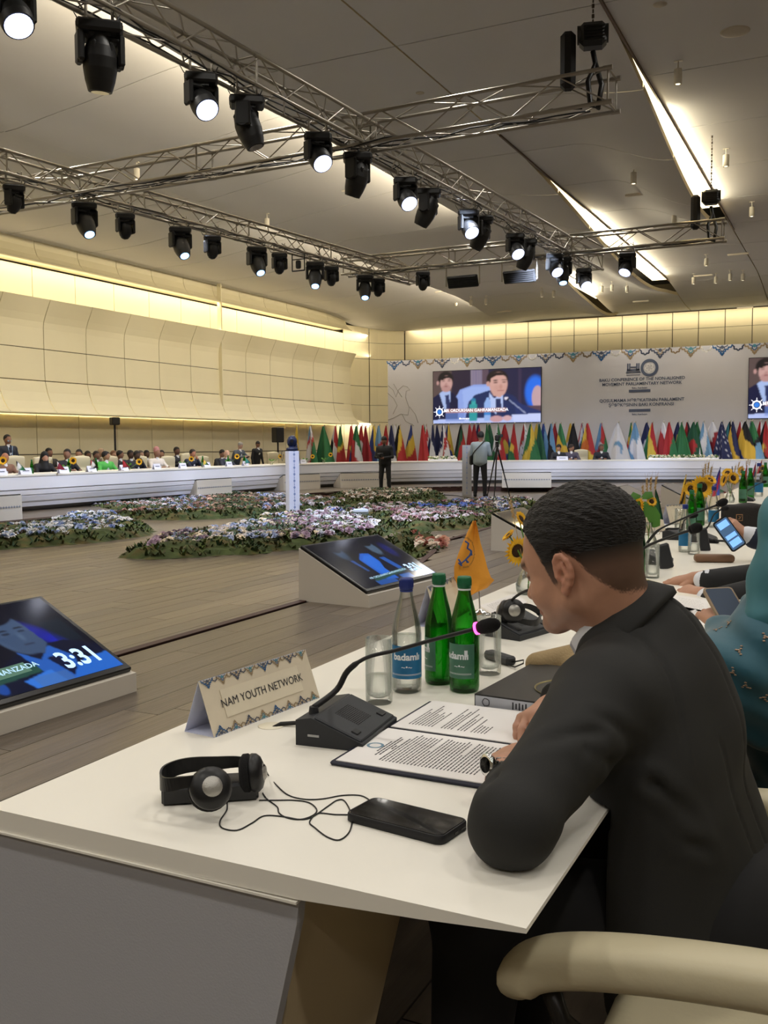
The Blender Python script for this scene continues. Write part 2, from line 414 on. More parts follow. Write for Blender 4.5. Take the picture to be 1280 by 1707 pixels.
while x < 9:
    xc = x + PW / 2; y = -8 - random.random() * 2.4; cr = clip_y(xc)
    while y < 40:
        L = 2.4 if xc > -14 or True else 2.4
        y1 = y + L
        cuts = [y] + [c for c in cr if y + .02 < c < y1 - .02] + [y1]
        for a, b in zip(cuts[:-1], cuts[1:]):
            ym = (a + b) / 2; z = -.14 if inpit(xc, ym) else 0
            if xc > 2.5 and ym < 34 and xc > 4: pass
            d = math.hypot(xc, ym)
            (pl_near if (ym > 1.2 and -8.5 < xc < -1.1 and ym < 11 and abs(math.degrees(math.atan2(-xc, ym)) - 26) < 32 and d < 9.2) else pl_far).append((xc, a, b, z))
        y = y1
    x += PW
pl_near.sort(key=lambda p: math.hypot(p[0], (p[1] + p[2]) / 2)); pl_far += pl_near[295:]; pl_near = pl_near[:295]
def colset(me, cols):                 # one colour per vertex
    ca = me.color_attributes.new('Col', 'FLOAT_COLOR', 'POINT'); ca.data.foreach_set('color', np.array(cols, dtype=np.float32).ravel()); return me
cache = {}
for xc, a, b, z in pl_near:
    key = (round(b - a, 2), random.randrange(7))
    if key not in cache:
        m_ = MB().box((0, 0, -.011), (PW - .004, b - a - .004, .022), bev=.0012).mesh('floor_plank', M_floor); c = lin(WOOD[key[1]]) + (1,); cache[key] = colset(m_, [c] * len(m_.vertices))
    link('floor_plank', cache[key], floor, loc=(xc, (a + b) / 2, z))
mb = MB(); cols = []
for xc, a, b, z in pl_far:
    n0 = len(mb.v); g = .0025; xl, xr = xc - PW / 2 + g, xc + PW / 2 - g
    mb.add([(xl, a + g, z), (xr, a + g, z), (xr, b - g, z), (xl, b - g, z), (xl, a + g, z - .02), (xr, a + g, z - .02), (xr, b - g, z - .02), (xl, b - g, z - .02)], [(0, 1, 2, 3), (0, 4, 5, 1), (1, 5, 6, 2), (2, 6, 7, 3), (3, 7, 4, 0)])
    c = lin(random.choice(WOOD)) + (1,); cols += [c] * 8
me = mb.mesh('floor_plank', M_floor); colset(me, cols); o = link('floor_plank', me, floor, kind='stuff')
mb = MB(); mb.box((-11.6, 16, -.09), (.01, 1, .01))
m2 = MB()
for i in range(len(edge) - 1):
    (x0, y0), (x1, y1) = edge[i], edge[i + 1]; a = Vector((x0, y0, 0)); b = Vector((x1, y1, 0)); d = (b - a).normalized(); n = Vector((-d.y, d.x, 0))
    L = (b - a).length
    M = frame((a + b) / 2, d, n); m2.box((0, 0, -.085), (L + .02, .03, .17), M=M); m2.box((0, 0, .004), (L + .05, .07, .008), M=M)
m2.build('step_trim', M_trim, floor)
# ---- outer shell of the room (right, rear, roof void)
struct('wall_right', MB().box((9.1, 16, 3.6), (.2, 50, 8)), M_shell)
struct('wall_rear', MB().box((-5, -9.1, 3.6), (30, .2, 8)), M_shell)
# ---- left wall: four tiers of panels
mb = MB(); mb.box((-20.3, 16, 3.7), (.2, 50, 8)); wl = struct('wall_left', mb, M_wallb)
def tier(prof, y0, y1, t=.03):        # profile list of (x,z), one panel mesh between y0 and y1, with thickness
    n = len(prof); vs = []; 
    nr = []
    for i in range(n):
        a = prof[max(i - 1, 0)]; b = prof[min(i + 1, n - 1)]; dx, dz = b[0] - a[0], b[1] - a[1]; L = math.hypot(dx, dz); nr.append((-dz / L, dx / L))
    for yy in (y0, y1):
        for off in (0, t):
            for (px_, pz_), (nx, nz) in zip(prof, nr): vs.append((px_ + nx * off, yy, pz_ + nz * off))
    A, B, C_, D = 0, n, 2 * n, 3 * n; fs = []
    for i in range(n - 1):
        fs += [(A + i, C_ + i, C_ + i + 1, A + i + 1), (B + i, B + i + 1, D + i + 1, D + i), (A + i, A + i + 1, B + i + 1, B + i), (C_ + i, D + i, D + i + 1, C_ + i + 1)]
    fs += [(A, B, D, C_), (A + n - 1, C_ + n - 1, D + n - 1, B + n - 1)]
    m = MB(); m.add(vs, fs, 0, False); return m
g = .012
T_low0 = [(-20.0, 0.02), (-20.0, 1.08)]
T_low1 = [(-20.0, 1.105), (-20.0, 2.5)]
T_c = [(-19.22, 2.2), (-19.34, 2.3), (-19.47, 2.5), (-19.57, 2.75), (-19.635, 3.05)]
T_b = [(-19.635, 3.075), (-19.65, 3.5), (-19.65, 3.9)]
T_a = [(-19.65, 3.92), (-19.65, 4.45), (-19.63, 4.62), (-19.56, 4.8), (-19.36, 5.2)]
T_g = [(-20.0, 4.95), (-20.0, 6.12)]
T_k = [(-19.55, 6.2), (-19.68, 6.27), (-19.8, 6.4), (-19.88, 6.6), (-19.9, 6.95)]
seams = [19.32 + 1.585 * i for i in range(-18, 11)]
for prof in (T_low0, T_low1, T_c, T_b, T_a, T_g, T_k):
    pm = None
    for i in range(len(seams)):
        y0 = seams[i]; y1 = y0 + 1.585
        if y1 > 37.2: break
        if pm is None: pm = tier(prof, g, 1.585 - g).mesh('wall_panel', M_wall); pm.polygons.foreach_set('use_smooth', [False] * len(pm.polygons))
        link('wall_panel', pm, wl, loc=(0, y0, 0))
struct('trim_2', MB().box((-19.6, 19.32 + 1.585 * 5, 4.6), (.16, .05, 4.7)), M_wall)
struct('trim_1', MB().box((-19.5, 14, 2.19), (.55, 44, .02)).box((-19.66, 14, 5.2), (.5, 44, .02)).box((-19.8, 14, 6.185), (.5, 44, .02)), M_wall)
# ---- rounded corner + back wall
wb = struct('wall_back', MB().box((-5, 40.35, 3.7), (31, .2, 8)), M_wallb)
ye = [s for s in seams if s + 1.585 <= 37.2][-1] + 1.585
RC = 40 - ye
def corner(z0, z1, off=0, n=3):
    for i in range(n):
        vs = []; a0 = PI - (PI / 2) * i / n - .008; a1 = PI - (PI / 2) * (i + 1) / n + .008; m = 4
        for k in range(m + 1):
            a = a0 + (a1 - a0) * k / m; 
            for z in (z0, z1):
                for r in (RC - off, RC - off + .03): vs.append((-20 + RC + r * math.cos(a), ye + r * math.sin(a), z))
        fs = []
        for k in range(m):
            b = k * 4; c = b + 4; fs += [(b, b + 2, c + 2, c), (b + 1, c + 1, c + 3, b + 3), (b, c, c + 1, b + 1), (b + 2, b + 3, c + 3, c + 2)]
        fs += [(0, 1, 3, 2), (m * 4, m * 4 + 2, m * 4 + 3, m * 4 + 1)]
        MB().add(vs, fs).build('wall_panel', M_wall, wb)
for z0, z1 in ((.02, 1.08), (1.105, 2.3), (2.32, 3.06), (3.075, 3.9), (3.92, 5.1), (5.12, 5.82), (5.835, 6.5)): corner(z0, z1)
xb = -20 + RC
pw = 1.0
for z0, z1 in ((4.3, 5.1), (5.12, 5.82), (5.835, 6.5)):
    me = MB().box((0, 0, (z0 + z1) / 2), (pw - .03, .03, z1 - z0)).mesh('wall_panel', M_wall)
    for i in range(int((9 - xb) / pw)): link('wall_panel', me, wb, loc=(xb + pw * (i + .5), 40.015, 0))
MB().box((xb + 13, 40.015, 2.14), (26.4, .03, 4.28)).build('wall_panel', M_wall, wb)
# ---- ceiling: long overlapping strips split into panels
cl = struct('ceiling', MB().box((-5, 16, 7.75), (32, 52, .1)), M_dark)
def leaf(y, a, b):
    if y <= a or y >= b: return 0
    t = (y - a) / (b - a); return (math.sin(PI * t ** 1.5)) ** .85
Z0 = 6.98
LA, LB, LC_ = (13.6, 26.2), (18.5, 37.0), (28.3, 39.6)
def ss(t): t = max(0, min(1, t)); return t * t * (3 - 2 * t)
def near(y): return ss((24.5 - y) / 2) * .42
def far4(y): return .38 * ss((y - 17) / 4) * ss((39.5 - y) / 3)
def zend(y): return -.42 * ss((y - 34) / 6)
strips = [
 (-3.1, 9.2, lambda x, y: Z0),
 (-6.05, -3.13, lambda x, y: Z0 - .50 * leaf(y, *LA) * 1.5 * ss((x + 5.0) / 1.9)),
 (-9.0, -6.08, lambda x, y: Z0 - .50 * leaf(y, *LB) * 1.5 * ss((x + 7.8) / 1.75)),
 (-13.8, -8.8, lambda x, y: Z0 + near(y) * ss((x + 13.4) / 4.4) + .03 - .65 * leaf(y, *LC_) * ss((x + 10.8) / 2) - .1 * ss((-12.6 - x) / 1.2)),
 (-19.95, -13.6, lambda x, y: Z0 - .06 - .12 * ss((-16 - x) / 3) + far4(y) * ss((x + 18) / 4.4)),
]
for si, (xa, xb_, zf) in enumerate(strips):
    y = -9.0; sk = [-9, -5.5, -2, 1.5, 4.4, 7.2, 10, 12.8, 15.6, 18.4, 21.2, 24, 26.8, 29.6, 32.4, 35.2, 38, 40.2]
    for a, b in zip(sk[:-1], sk[1:]):
        nx, ny = 16, 8; vs = []; gp = .012
        for j in range(ny + 1):
            for i in range(nx + 1):
                X = xa + (xb_ - xa) * i / nx; Y = a + gp + (b - a - 2 * gp) * j / ny; vs.append((X, Y, zf(X, Y) + zend(Y)))
        N = nx + 1; fs = [(j * N + i, (j + 1) * N + i, (j + 1) * N + i + 1, j * N + i + 1) for j in range(ny) for i in range(nx)]
        m = MB(); m.add(vs, fs, 0, True)
        # rims: turned-up edges with thickness on both long sides and the short sides
        def skirt(ids, mi, h=.05):
            b0 = [vs[i] for i in ids]; t0 = [(p[0], p[1], p[2] + h) for p in b0]; n = len(b0)
            m.add(b0 + t0, [(i, i + 1, n + i + 1, n + i) for i in range(n - 1)], mi, False)
        skirt([j * N + nx for j in range(ny + 1)], 1, .11); skirt([j * N for j in range(ny, -1, -1)], 1, .04)
        skirt([i for i in range(nx, -1, -1)], 0); skirt([ny * N + i for i in range(nx + 1)], 0)
        m.build('ceiling_panel', [M_ceil, M_rim], cl)
M_glowc = mat('slot_diffuser', 'ffe9b8', emit=2.6); M_brown = mat('slot_trim', '5a4632', .5)
for X, (ya, yb) in ((-3.1, LA), (-6.05, LB), (-8.9, LC_)):
    MB().box((X - .36, (ya + yb) / 2 + .4, Z0 + .17), (.7, (yb - ya) * .82, .02)).build('slot_diffuser', M_glowc, cl)
    MB().box((X + .012, (ya + yb) / 2, Z0 - .012), (.03, yb - ya + 2.6, .05)).build('slot_trim', M_brown, cl)
# ================================================================ BACKDROP
M_back = mat('backdrop_vinyl', 'bcbabc', .6, noise=.02, nscale=1.5)
M_ink = mat('ink_slate', '4b5468', .7); M_inkb = mat('ink_blue', '2e5f8f', .7); M_inko = mat('ink_ochre', 'a08a6a', .7); M_inkt = mat('ink_teal', '4d8796', .7); M_inkw = mat('ink_white', 'e8e4dc', .7)
M_linec = mat('ink_faint', '938d86', .7)
Yb = 36.0
bd = thing('backdrop_wall', 'wide grey printed conference backdrop with ornament border behind the head table', 'backdrop', (-7.0, Yb, 0))
MB().box((0, .1, 2.35), (21.0, .2, 4.8)).build('printed_panel', M_back, bd)
def orn(parent, kind, ink, loc, s, name='ornament', rx=PI / 2, depth=.004):
    """flat lace ornaments: 'fleur' a pointed arch motif hanging down, 'ring' a scalloped ring"""
    m = MB()
    def band(pts, wdt, mi=0, closed=False):
        n = len(pts)
        for i in range(n if closed else n - 1):
            a = Vector(pts[i]); b = Vector(pts[(i + 1) % n]); d = (b - a)
            if d.length < 1e-6: continue
            d.normalize(); nn = Vector((-d.y, d.x)) * wdt / 2; a2 = a - d * wdt * .3; b2 = b + d * wdt * .3
            m.add([(p.x, p.y, 0) for p in (a2 + nn, a2 - nn, b2 - nn, b2 + nn)] , [(0, 1, 2, 3)], mi)
    if kind == 'ring':
        pts = [((.27 + .035 * math.cos(8 * t)) * math.cos(t), (.27 + .035 * math.cos(8 * t)) * math.sin(t)) for t in [PI + PI * i / 20 for i in range(21)]]
        band(pts, .075); 
    else:
        for sx in (-1, 1):
            band([(0, -.98), (sx * .16, -.8), (sx * .1, -.66), (sx * .3, -.62), (sx * .3, -.42), (sx * .52, -.44), (sx * .6, -.22), (sx * .82, -.24), (sx * .92, 0)], .13)
            band([(sx * .0, -.62), (sx * .2, -.45), (sx * .2, -.2), (sx * .45, -.1), (sx * .5, 0)], .09, 1)
        m.add([(.17 * math.cos(2 * PI * i / 12), -.2 + .17 * math.sin(2 * PI * i / 12), 0) for i in range(12)], [tuple(range(12))], 2)
        m.add([(x_, y_, 0) for x_, y_ in ((0, -.98), (.1, -.84), (0, -.7), (-.1, -.84))], [(0, 1, 2, 3)], 0)
    m.v = [(a * s, b * s, 0) for a, b, c in m.v]
    return m
inks = [(M_inkb, M_ink, M_ink), (M_inko, M_inkb, M_inkt), (M_ink, M_inko, M_ink), (M_inko, M_inkt, M_inkt)]
orn_me = {}
for i in range(20):
    kk = i % 4; 
    if kk not in orn_me: orn_me[kk] = orn(bd, 'fleur', None, None, .36).mesh('ornament', list(inks[kk]))
    link('ornament', orn_me[kk], bd, M=TR((-10.2 + i * 1.07, -.006, 4.74), rx=PI / 2))
    kr = 10 + i % 3
    if kr not in orn_me: orn_me[kr] = orn(bd, 'ring', None, None, .62).mesh('ornament', [(M_ink, M_inko, M_inkw)[i % 3]])
    if i < 19: link('ornament', orn_me[kr], bd, M=TR((-10.2 + (i + .5) * 1.07, -.006, 4.72), rx=PI / 2))
def bt(s, px_, py_, h_px, m=None, bold=.02):
    p = pY(px_, py_, Yb); sc = (pY(px_, py_ - h_px, Yb) - p).z * 1.26
    return text('lettering', s, sc, m or M_ink, bd, M=TR((p.x + 7.0, -.008, p.z), rx=PI / 2), bold=bold * sc)
bt('BAKU CONFERENCE OF THE NON-ALIGNED', 1069, 632, 5.6, bold=.02); bt('MOVEMENT PARLIAMENTARY NETWORK', 1069, 639.5, 5.6, bold=.02)
bt('QOSULMAMA H\u018fR\u018fKATININ PARLAMENT', 1068.5, 667, 5.8, bold=.02); bt('\u015e\u018fB\u018fK\u018fSININ BAKI KONFRANSI', 1068, 674.5, 5.8, bold=.02)
bt('Baku, Azerbaijan', 1066, 646.5, 3); bt('Baku, Azerbaijan', 1066, 690.5, 3)
for py_ in (651.5, 684):
    p = pY(1066, py_, Yb); MB().box((p.x + 7, -.006, p.z), (.78, .008, .1), bev=.03).build('date_plate', M_ink, bd)
    bt('29 JUNE - 1 JULY', 1066, py_, 2.4, M_back)
# parliament building emblem and round seal
p = pY(1055.5, 614, Yb); X = p.x + 7; Z = p.z
m = MB()
for dx in (-.2, -.13, .13, .2): m.box((X + dx, -.006, Z + .05), (.05, .008, .26))
m.box((X, -.006, Z + .04), (.2, .008, .05)); m.box((X, -.006, Z - .06), (.46, .008, .06)); m.box((X, -.006, Z - .12), (.5, .008, .025)); m.box((X, -.006, Z - .16), (.54, .008, .025)); m.box((X, -.006, Z - .24), (.5, .008, .02))
m.build('parliament_emblem', M_ink, bd)
def seal(parent, c, r, m1, m2, M, name='round_seal'):
    """ring with an eight-fold interlace"""
    mb_ = MB()
    for i in range(32):
        a, b = 2 * PI * i / 32, 2 * PI * (i + 1) / 32
        mb_.add([(r * math.cos(a), r * math.sin(a), 0), (r * math.cos(b), r * math.sin(b), 0), (.68 * r * math.cos(b), .68 * r * math.sin(b), 0), (.68 * r * math.cos(a), .68 * r * math.sin(a), 0)], [(0, 3, 2, 1)])
    for i in range(5):
        a = 2 * PI * i / 5
        for k in range(6):
            t0 = k / 6 * 1.5; t1 = (k + 1) / 6 * 1.5
            def pt(t, w): rr = (.16 + .32 * math.sin(t * 2)) * r + w; an = a + t; return (rr * math.cos(an), rr * math.sin(an), 0)
            mb_.add([pt(t0, -.04 * r), pt(t1, -.04 * r), pt(t1, .04 * r), pt(t0, .04 * r)], [(0, 1, 2, 3)], 1)
    return mb_.build(name, [m1, m2], parent, M=M)
p = pY(1082.5, 613, Yb); seal(bd, None, .32, M_ink, M_inkw, TR((p.x + 7, -.01, p.z), rx=PI / 2))
# faint dove outline at the left end
m = MB(); base = pY(664, 672, Yb)
def curve_px(pts, wdt=.02):
    q = [pY(a, b, Yb) for a, b in pts]
    m.tube([(v.x + 7, -.004, v.z) for v in q], wdt / 2, 4)
curve_px([(646, 642), (655, 650), (660, 662), (664, 650), (672, 643), (679, 645), (683, 650), (677, 652), (676, 662), (682, 680), (680, 692), (668, 690), (655, 697), (647, 700)])
curve_px([(656, 640), (662, 650), (670, 662)]); curve_px([(646, 655), (656, 664), (662, 676), (655, 690)]); curve_px([(683, 678), (692, 690), (697, 705)]); curve_px([(670, 690), (676, 702), (690, 710)])
m.build('dove_outline', M_linec, bd)
# ---- LED screens
M_led = mat('led_picture', 'ffffff', .5, emit=.62, attr='Col')
def conference_picture(w, h, dim=1.0):
    c = Canvas(w, h, '3a3446'); A = 16 / 9
    c.rect(0, 0, .36, .6, '5b4a48'); c.rect(.18, 0, .36, 1, '2c2236'); c.rect(.36, 0, .47, 1, '8b7f92'); c.rect(.47, 0, .53, 1, '5d4a58'); c.rect(.53, 0, 1, 1, '262444'); c.rect(.8, 0, .83, 1, '3a2f4c')
    for i in range(5): c.rect(.38 + i * .018, 0, .386 + i * .018, .6, '75698a')
    c.poly([(.26, .36), (.4, .27), (.55, .28), (.58, .95), (.2, .95), (.22, .5)], '8fa6e6'); c.poly([(.28, .38), (.38, .31), (.54, .31), (.55, .8), (.3, .8)], '9db4ee')
    c.ell(.95, .45, .09, .3, '2a70ea', soft=.3); c.ell(.97, .55, .05, .22, 'c3a2a8'); c.rect(.86, .7, 1, .9, '5a4450')
    # standing man left
    c.poly([(0, .5), (.06, .42), (.14, .38), (.2, .42), (.24, .55), (.24, 1), (0, 1)], '15183c'); c.poly([(.06, .42), (.11, .36), (.17, .38), (.16, .7), (.11, .75)], 'a9bdea'); c.poly([(.115, .46), (.155, .45), (.16, .72), (.13, .76)], '26305e')
    c.ell(.122, .155, .075, .15, '1a1418'); c.ell(.127, .235, .058, .15, 'c99f98'); c.poly([(.07, .12), (.1, .09), (.17, .1), (.19, .17), (.15, .13), (.11, .14), (.08, .18)], '1a1418'); c.ell(.045, .22, .012, .04, 'c0948e'); c.ell(.125, .33, .045, .07, 'b98d88')
    for dx in (-.026, .03): c.ell(.125 + dx, .16, .016, .008, '3a2622', .9, .5); c.ell(.125 + dx, .19, .014, .01, '57352f', .8, .6)
    c.ell(.125, .245, .012, .018, 'a87c74', .7); c.ell(.125, .29, .024, .008, '8d5554', .8)
    # seated speaker
    c.poly([(.34, .6), (.4, .47), (.52, .4), (.6, .4), (.76, .5), (.84, .72), (.86, 1), (.3, 1)], '1f2d5c'); c.poly([(.76, .6), (.92, .74), (1, .8), (1, .9), (.78, .88)], '24336a')
    c.poly([(.53, .42), (.58, .55), (.66, .42), (.66, .8), (.6, .85), (.55, .75)], 'b7c8f4'); c.poly([(.59, .55), (.64, .55), (.65, .85), (.6, .9)], '28325e')
    c.ell(.607, .18, .1, .17, '241a1c'); c.ell(.618, .285, .083, .225, 'd3a59a'); c.poly([(.53, .3), (.7, .3), (.68, .46), (.63, .53), (.57, .49)], 'd0a196'); c.poly([(.53, .16), (.56, .08), (.63, .06), (.69, .1), (.695, .15), (.66, .12), (.6, .12), (.55, .17), (.545, .24), (.53, .26)], '241a1c'); c.ell(.522, .27, .015, .05, 'c89a90')
    c.ell(.59, .21, .027, .009, '2a1a18', .95, .5); c.ell(.672, .205, .025, .009, '2a1a18', .95, .5); c.ell(.592, .25, .02, .013, '4a2c28', .85, .6); c.ell(.67, .245, .018, .013, '4a2c28', .85, .6)
    c.ell(.64, .33, .014, .045, 'b98478', .7, .8); c.ell(.638, .4, .032, .009, '9a5550', .9); c.ell(.6, .34, .02, .05, 'c4968a', .5, .9)
    c.poly([(.69, .55), (.7, .54), (.87, .83), (.86, .84)], '98a0c0'); c.ell(.69, .55, .018, .028, 'e8e0ee'); c.ell(.705, .575, .012, .02, '151525')
    # table, bottles, papers
    c.poly([(0, .93), (1, .88), (1, 1), (0, 1)], 'b6c4f4'); c.poly([(.74, .86), (1, .84), (1, .97), (.76, .99)], 'c8d2fa')
    c.rect(.35, .64, .42, .96, '2f9aa0'); c.rect(.365, .55, .405, .66, '3aa8a8'); c.ell(.385, .56, .022, .03, '2f7fa8'); c.poly([(.49, .62), (.51, .53), (.53, .53), (.55, .62), (.55, .96), (.49, .96)], '93b4ec'); c.rect(.49, .72, .55, .86, '3c86cf')
    c.rect(.12, .78, .3, .96, '6784cc', .6); c.ell(.6, .93, .06, .06, 'c99aa0'); c.ell(.7, .92, .04, .05, 'd2a9ae')
    c.rect(.12, .72, .69, .8, 'b98a82', .85)
    if dim != 1: c.a *= dim
    return c
LED = []
for i, (xl, nm) in enumerate(((-15.44, 'large LED screen showing two men in suits, left half of the backdrop'), (-3.45, 'large LED screen at the right picture edge of the backdrop'))):
    W_, H_ = 4.49, 2.085
    led = thing('led_screen', nm, 'screen', (xl + W_ / 2, Yb - .03, 3.19))
    MB().box((0, .02, 0), (W_ + .04, .05, H_ + .04)).build('screen_housing', M_black, led)
    cv = conference_picture(150, 76); cv.blur(1)
    cv.build('screen_picture', M_led, W_, H_, led, M=TR((0, -.012, 0), rx=PI / 2))
    M_ledw = mat('led_white', 'f2f4ff', emit=.6); M_ledb = mat('led_blue', '2f6fc8', emit=.6); M_ledn = mat('led_navy', '10204a', emit=.5)
    text('caption', 'MR ORDUKHAN GAHRAMANZADA', .17, M_ledw, led, M=TR((-.42, -.018, -.54), rx=PI / 2), bold=.002)
    text('caption', 'Moderator', .1, M_ledw, led, M=TR((-.9, -.018, -.86), rx=PI / 2), bold=.002)
    m = MB()
    for rot in (0, PI / 4):
        s = .17; pts = [Vector((s * math.cos(rot + PI / 4 + q * PI / 2), s * math.sin(rot + PI / 4 + q * PI / 2))) for q in range(4)]
        for q in range(4):
            a, b = pts[q], pts[(q + 1) % 4]; d = (b - a).normalized(); n = Vector((-d.y, d.x)) * .014
            m.add([(a.x + n.x, a.y + n.y, 0), (b.x + n.x, b.y + n.y, 0), (b.x - n.x, b.y - n.y, 0), (a.x - n.x, a.y - n.y, 0)], [(0, 1, 2, 3)])
    for q in range(8): a = q * PI / 4; m.add([(.2 * math.cos(a - .1), .2 * math.sin(a - .1), 0), (.27 * math.cos(a), .27 * math.sin(a), 0), (.2 * math.cos(a + .1), .2 * math.sin(a + .1), 0)], [(0, 1, 2)])
    m.add([(.09 * math.cos(2 * PI * q / 12), .09 * math.sin(2 * PI * q / 12), 0) for q in range(12)], [tuple(range(12))], 1)
    m.build('star_logo', [M_ledw, M_ledb], led, M=TR((-1.97, -.02, -.58), rx=PI / 2))
# ================================================================ TABLES
def fascia_sweep(path, name, label, width=1.0, cat='table', group=None):
    """path: outline of the front edge (xy), front side on the right hand of travel; white layered front"""
    t = thing(name, label, cat, (path[0][0], path[0][1], 0), 0, group); O = Vector((path[0][0], path[0][1], 0))
    pts = [Vector((a, b, 0)) for a, b in path]; n = len(pts); N = []
    for i in range(n):
        d = (pts[min(i + 1, n - 1)] - pts[max(i - 1, 0)]).normalized(); N.append(Vector((d.y, -d.x, 0)))
    def sweep(prof, nm, m_, closed=True):
        k = len(prof); vs = []
        for p, q in zip(pts, N):
            for o_, z in prof: v = p + q * o_ - O; vs.append((v.x, v.y, z))
        fs = [(i * k + j, i * k + (j + 1) % k, (i + 1) * k + (j + 1) % k, (i + 1) * k + j) for i in range(n - 1) for j in range(k)]
        fs += [tuple(range(k - 1, -1, -1)), tuple(range((n - 1) * k, n * k))]
        mb_ = MB(); mb_.add(vs, fs); return mb_.build(nm, m_, t)
    sweep([(0, .75), (0, .715), (-width, .735), (-width, .75)], 'tabletop', M_white)
    sweep([(-.015, .712), (-.03, .46), (-.06, .45), (-.09, .712)], 'front_panel', M_fascia)
    sweep([(-.10, .455), (-.045, .435), (-.07, .345), (-.14, .34)], 'front_panel', M_fascia)
    sweep([(-.14, .345), (-.08, .32), (-.19, .10), (-.3, .10)], 'front_panel', M_fascia)
    sweep([(-.13, .7), (-.13, .2), (-.4, .0), (-.45, .0), (-.45, .7)], 'base_panel', mat('base_grey', '8f8c88', .7))
    return t
def arc_path():
    p = [(-14.75, -2), (-14.75, 6), (-14.75, 12), (-14.8, 17), (-14.85, 21)]
    c = [(-14.85, 21), (-14.8, 24.6), (-13.3, 28.3), (-9.8, 30.9), (-6.0, 32.4), (-2.4, 33.4), (3, 34.2)]
    # Catmull-Rom through the corner
    for i in range(1, len(c) - 2 + 1):
        a, b, d, e = [Vector(c[min(max(j, 0), len(c) - 1)]) for j in (i - 1, i, i + 1, i + 2)]
        for s in range(6):
            t_ = s / 6; q = .5 * ((2 * b) + (-a + d) * t_ + (2 * a - 5 * b + 4 * d - e) * t_ ** 2 + (-a + 3 * b - 3 * d + e) * t_ ** 3); p.append((q.x, q.y))
    p.append((3, 34.2)); return p
AP = arc_path()
fascia_sweep(AP, 'conference_table', 'long white layered table along the left wall curving round to the head table', 1.0)
def front_at(px_, t0=10, t1=45):      # point on the far table's front edge seen at image column px_
    best = None
    for i in range(len(AP) - 1):
        a, b = Vector(AP[i]), Vector(AP[i + 1])
        for s in np.linspace(0, 1, 25):
            p = a.lerp(b, s); v = Vector((p.x, p.y, .75 - CAMH)); d = v.dot(FF)
            if d < 1: continue
            e = abs(CX + F * v.dot(RR) / d - px_)
            if best is None or e < best[0]: n = (b - a).normalized(); best = (e, p, Vector((-n.y, n.x)))
    return best[1], best[2]            # point, inward (away from the centre) direction
# near table
nt = thing('conference_table', 'long white table in the foreground with name card, microphone and bottles on it', 'table', (-.8, 1.0, 0))
def S(m): m.v = [(a + .8, b - 1.0, c) for a, b, c in m.v]; return m
prof = [(-1.29, .75), (-.318, .75), (-.318, .744), (-.45, .732), (-.62, .7205), (-1.14, .7145), (-1.29, .7145)]
m = MB(); vs = []; YE = 13.6
for yy in (1.0, YE): vs += [(a, yy, b) for a, b in prof]
k = len(prof); fs = [tuple(range(k)), tuple(range(2 * k - 1, k - 1, -1))] + [((j + 1) % k, j, k + j, k + (j + 1) % k) for j in range(k)]
m.add(vs, fs); m.v = [((a if a > -1.28 or b > 1.05 else -1.16) if c > 0 else a, b, c) for a, b, c in m.v]
S(m).build('tabletop', M_white, nt)
m = MB(); m.prism([(-1.18, -.7185), (-.618, -.7185), (-.622, -.684), (-.70, -.36), (-.72, 0), (-1.18, 0)], 0, .018); m.v = [(a, 1.006 + c, -b) for a, b, c in m.v]
S(m).build('end_panel', M_grey, nt)
m = MB(); m.box((-.9, 1.003, .7165), (.566, .012, .003)); S(m).build('edge_strip', M_white, nt)
m = MB()                               # inner pedestal, leaning back
vs = [(-.64, 1.03, .716), (-.70, 1.03, .0), (-.62, 1.42, .716), (-.70, 1.15, .0), (-1.1, 1.03, .716), (-1.1, 1.03, 0), (-1.1, 1.42, .716), (-1.1, 1.15, 0)]
m.add(vs, [(0, 2, 3, 1), (4, 5, 7, 6), (2, 6, 7, 3), (0, 1, 5, 4), (1, 3, 7, 5), (0, 4, 6, 2)]); S(m).build('pedestal', mat('pedestal_beige', 'b9a888', .6), nt)
m = MB(); m.box((-1.2, 7.2, .36), (.03, 12, .7)); S(m).build('front_panel', M_fascia, nt)
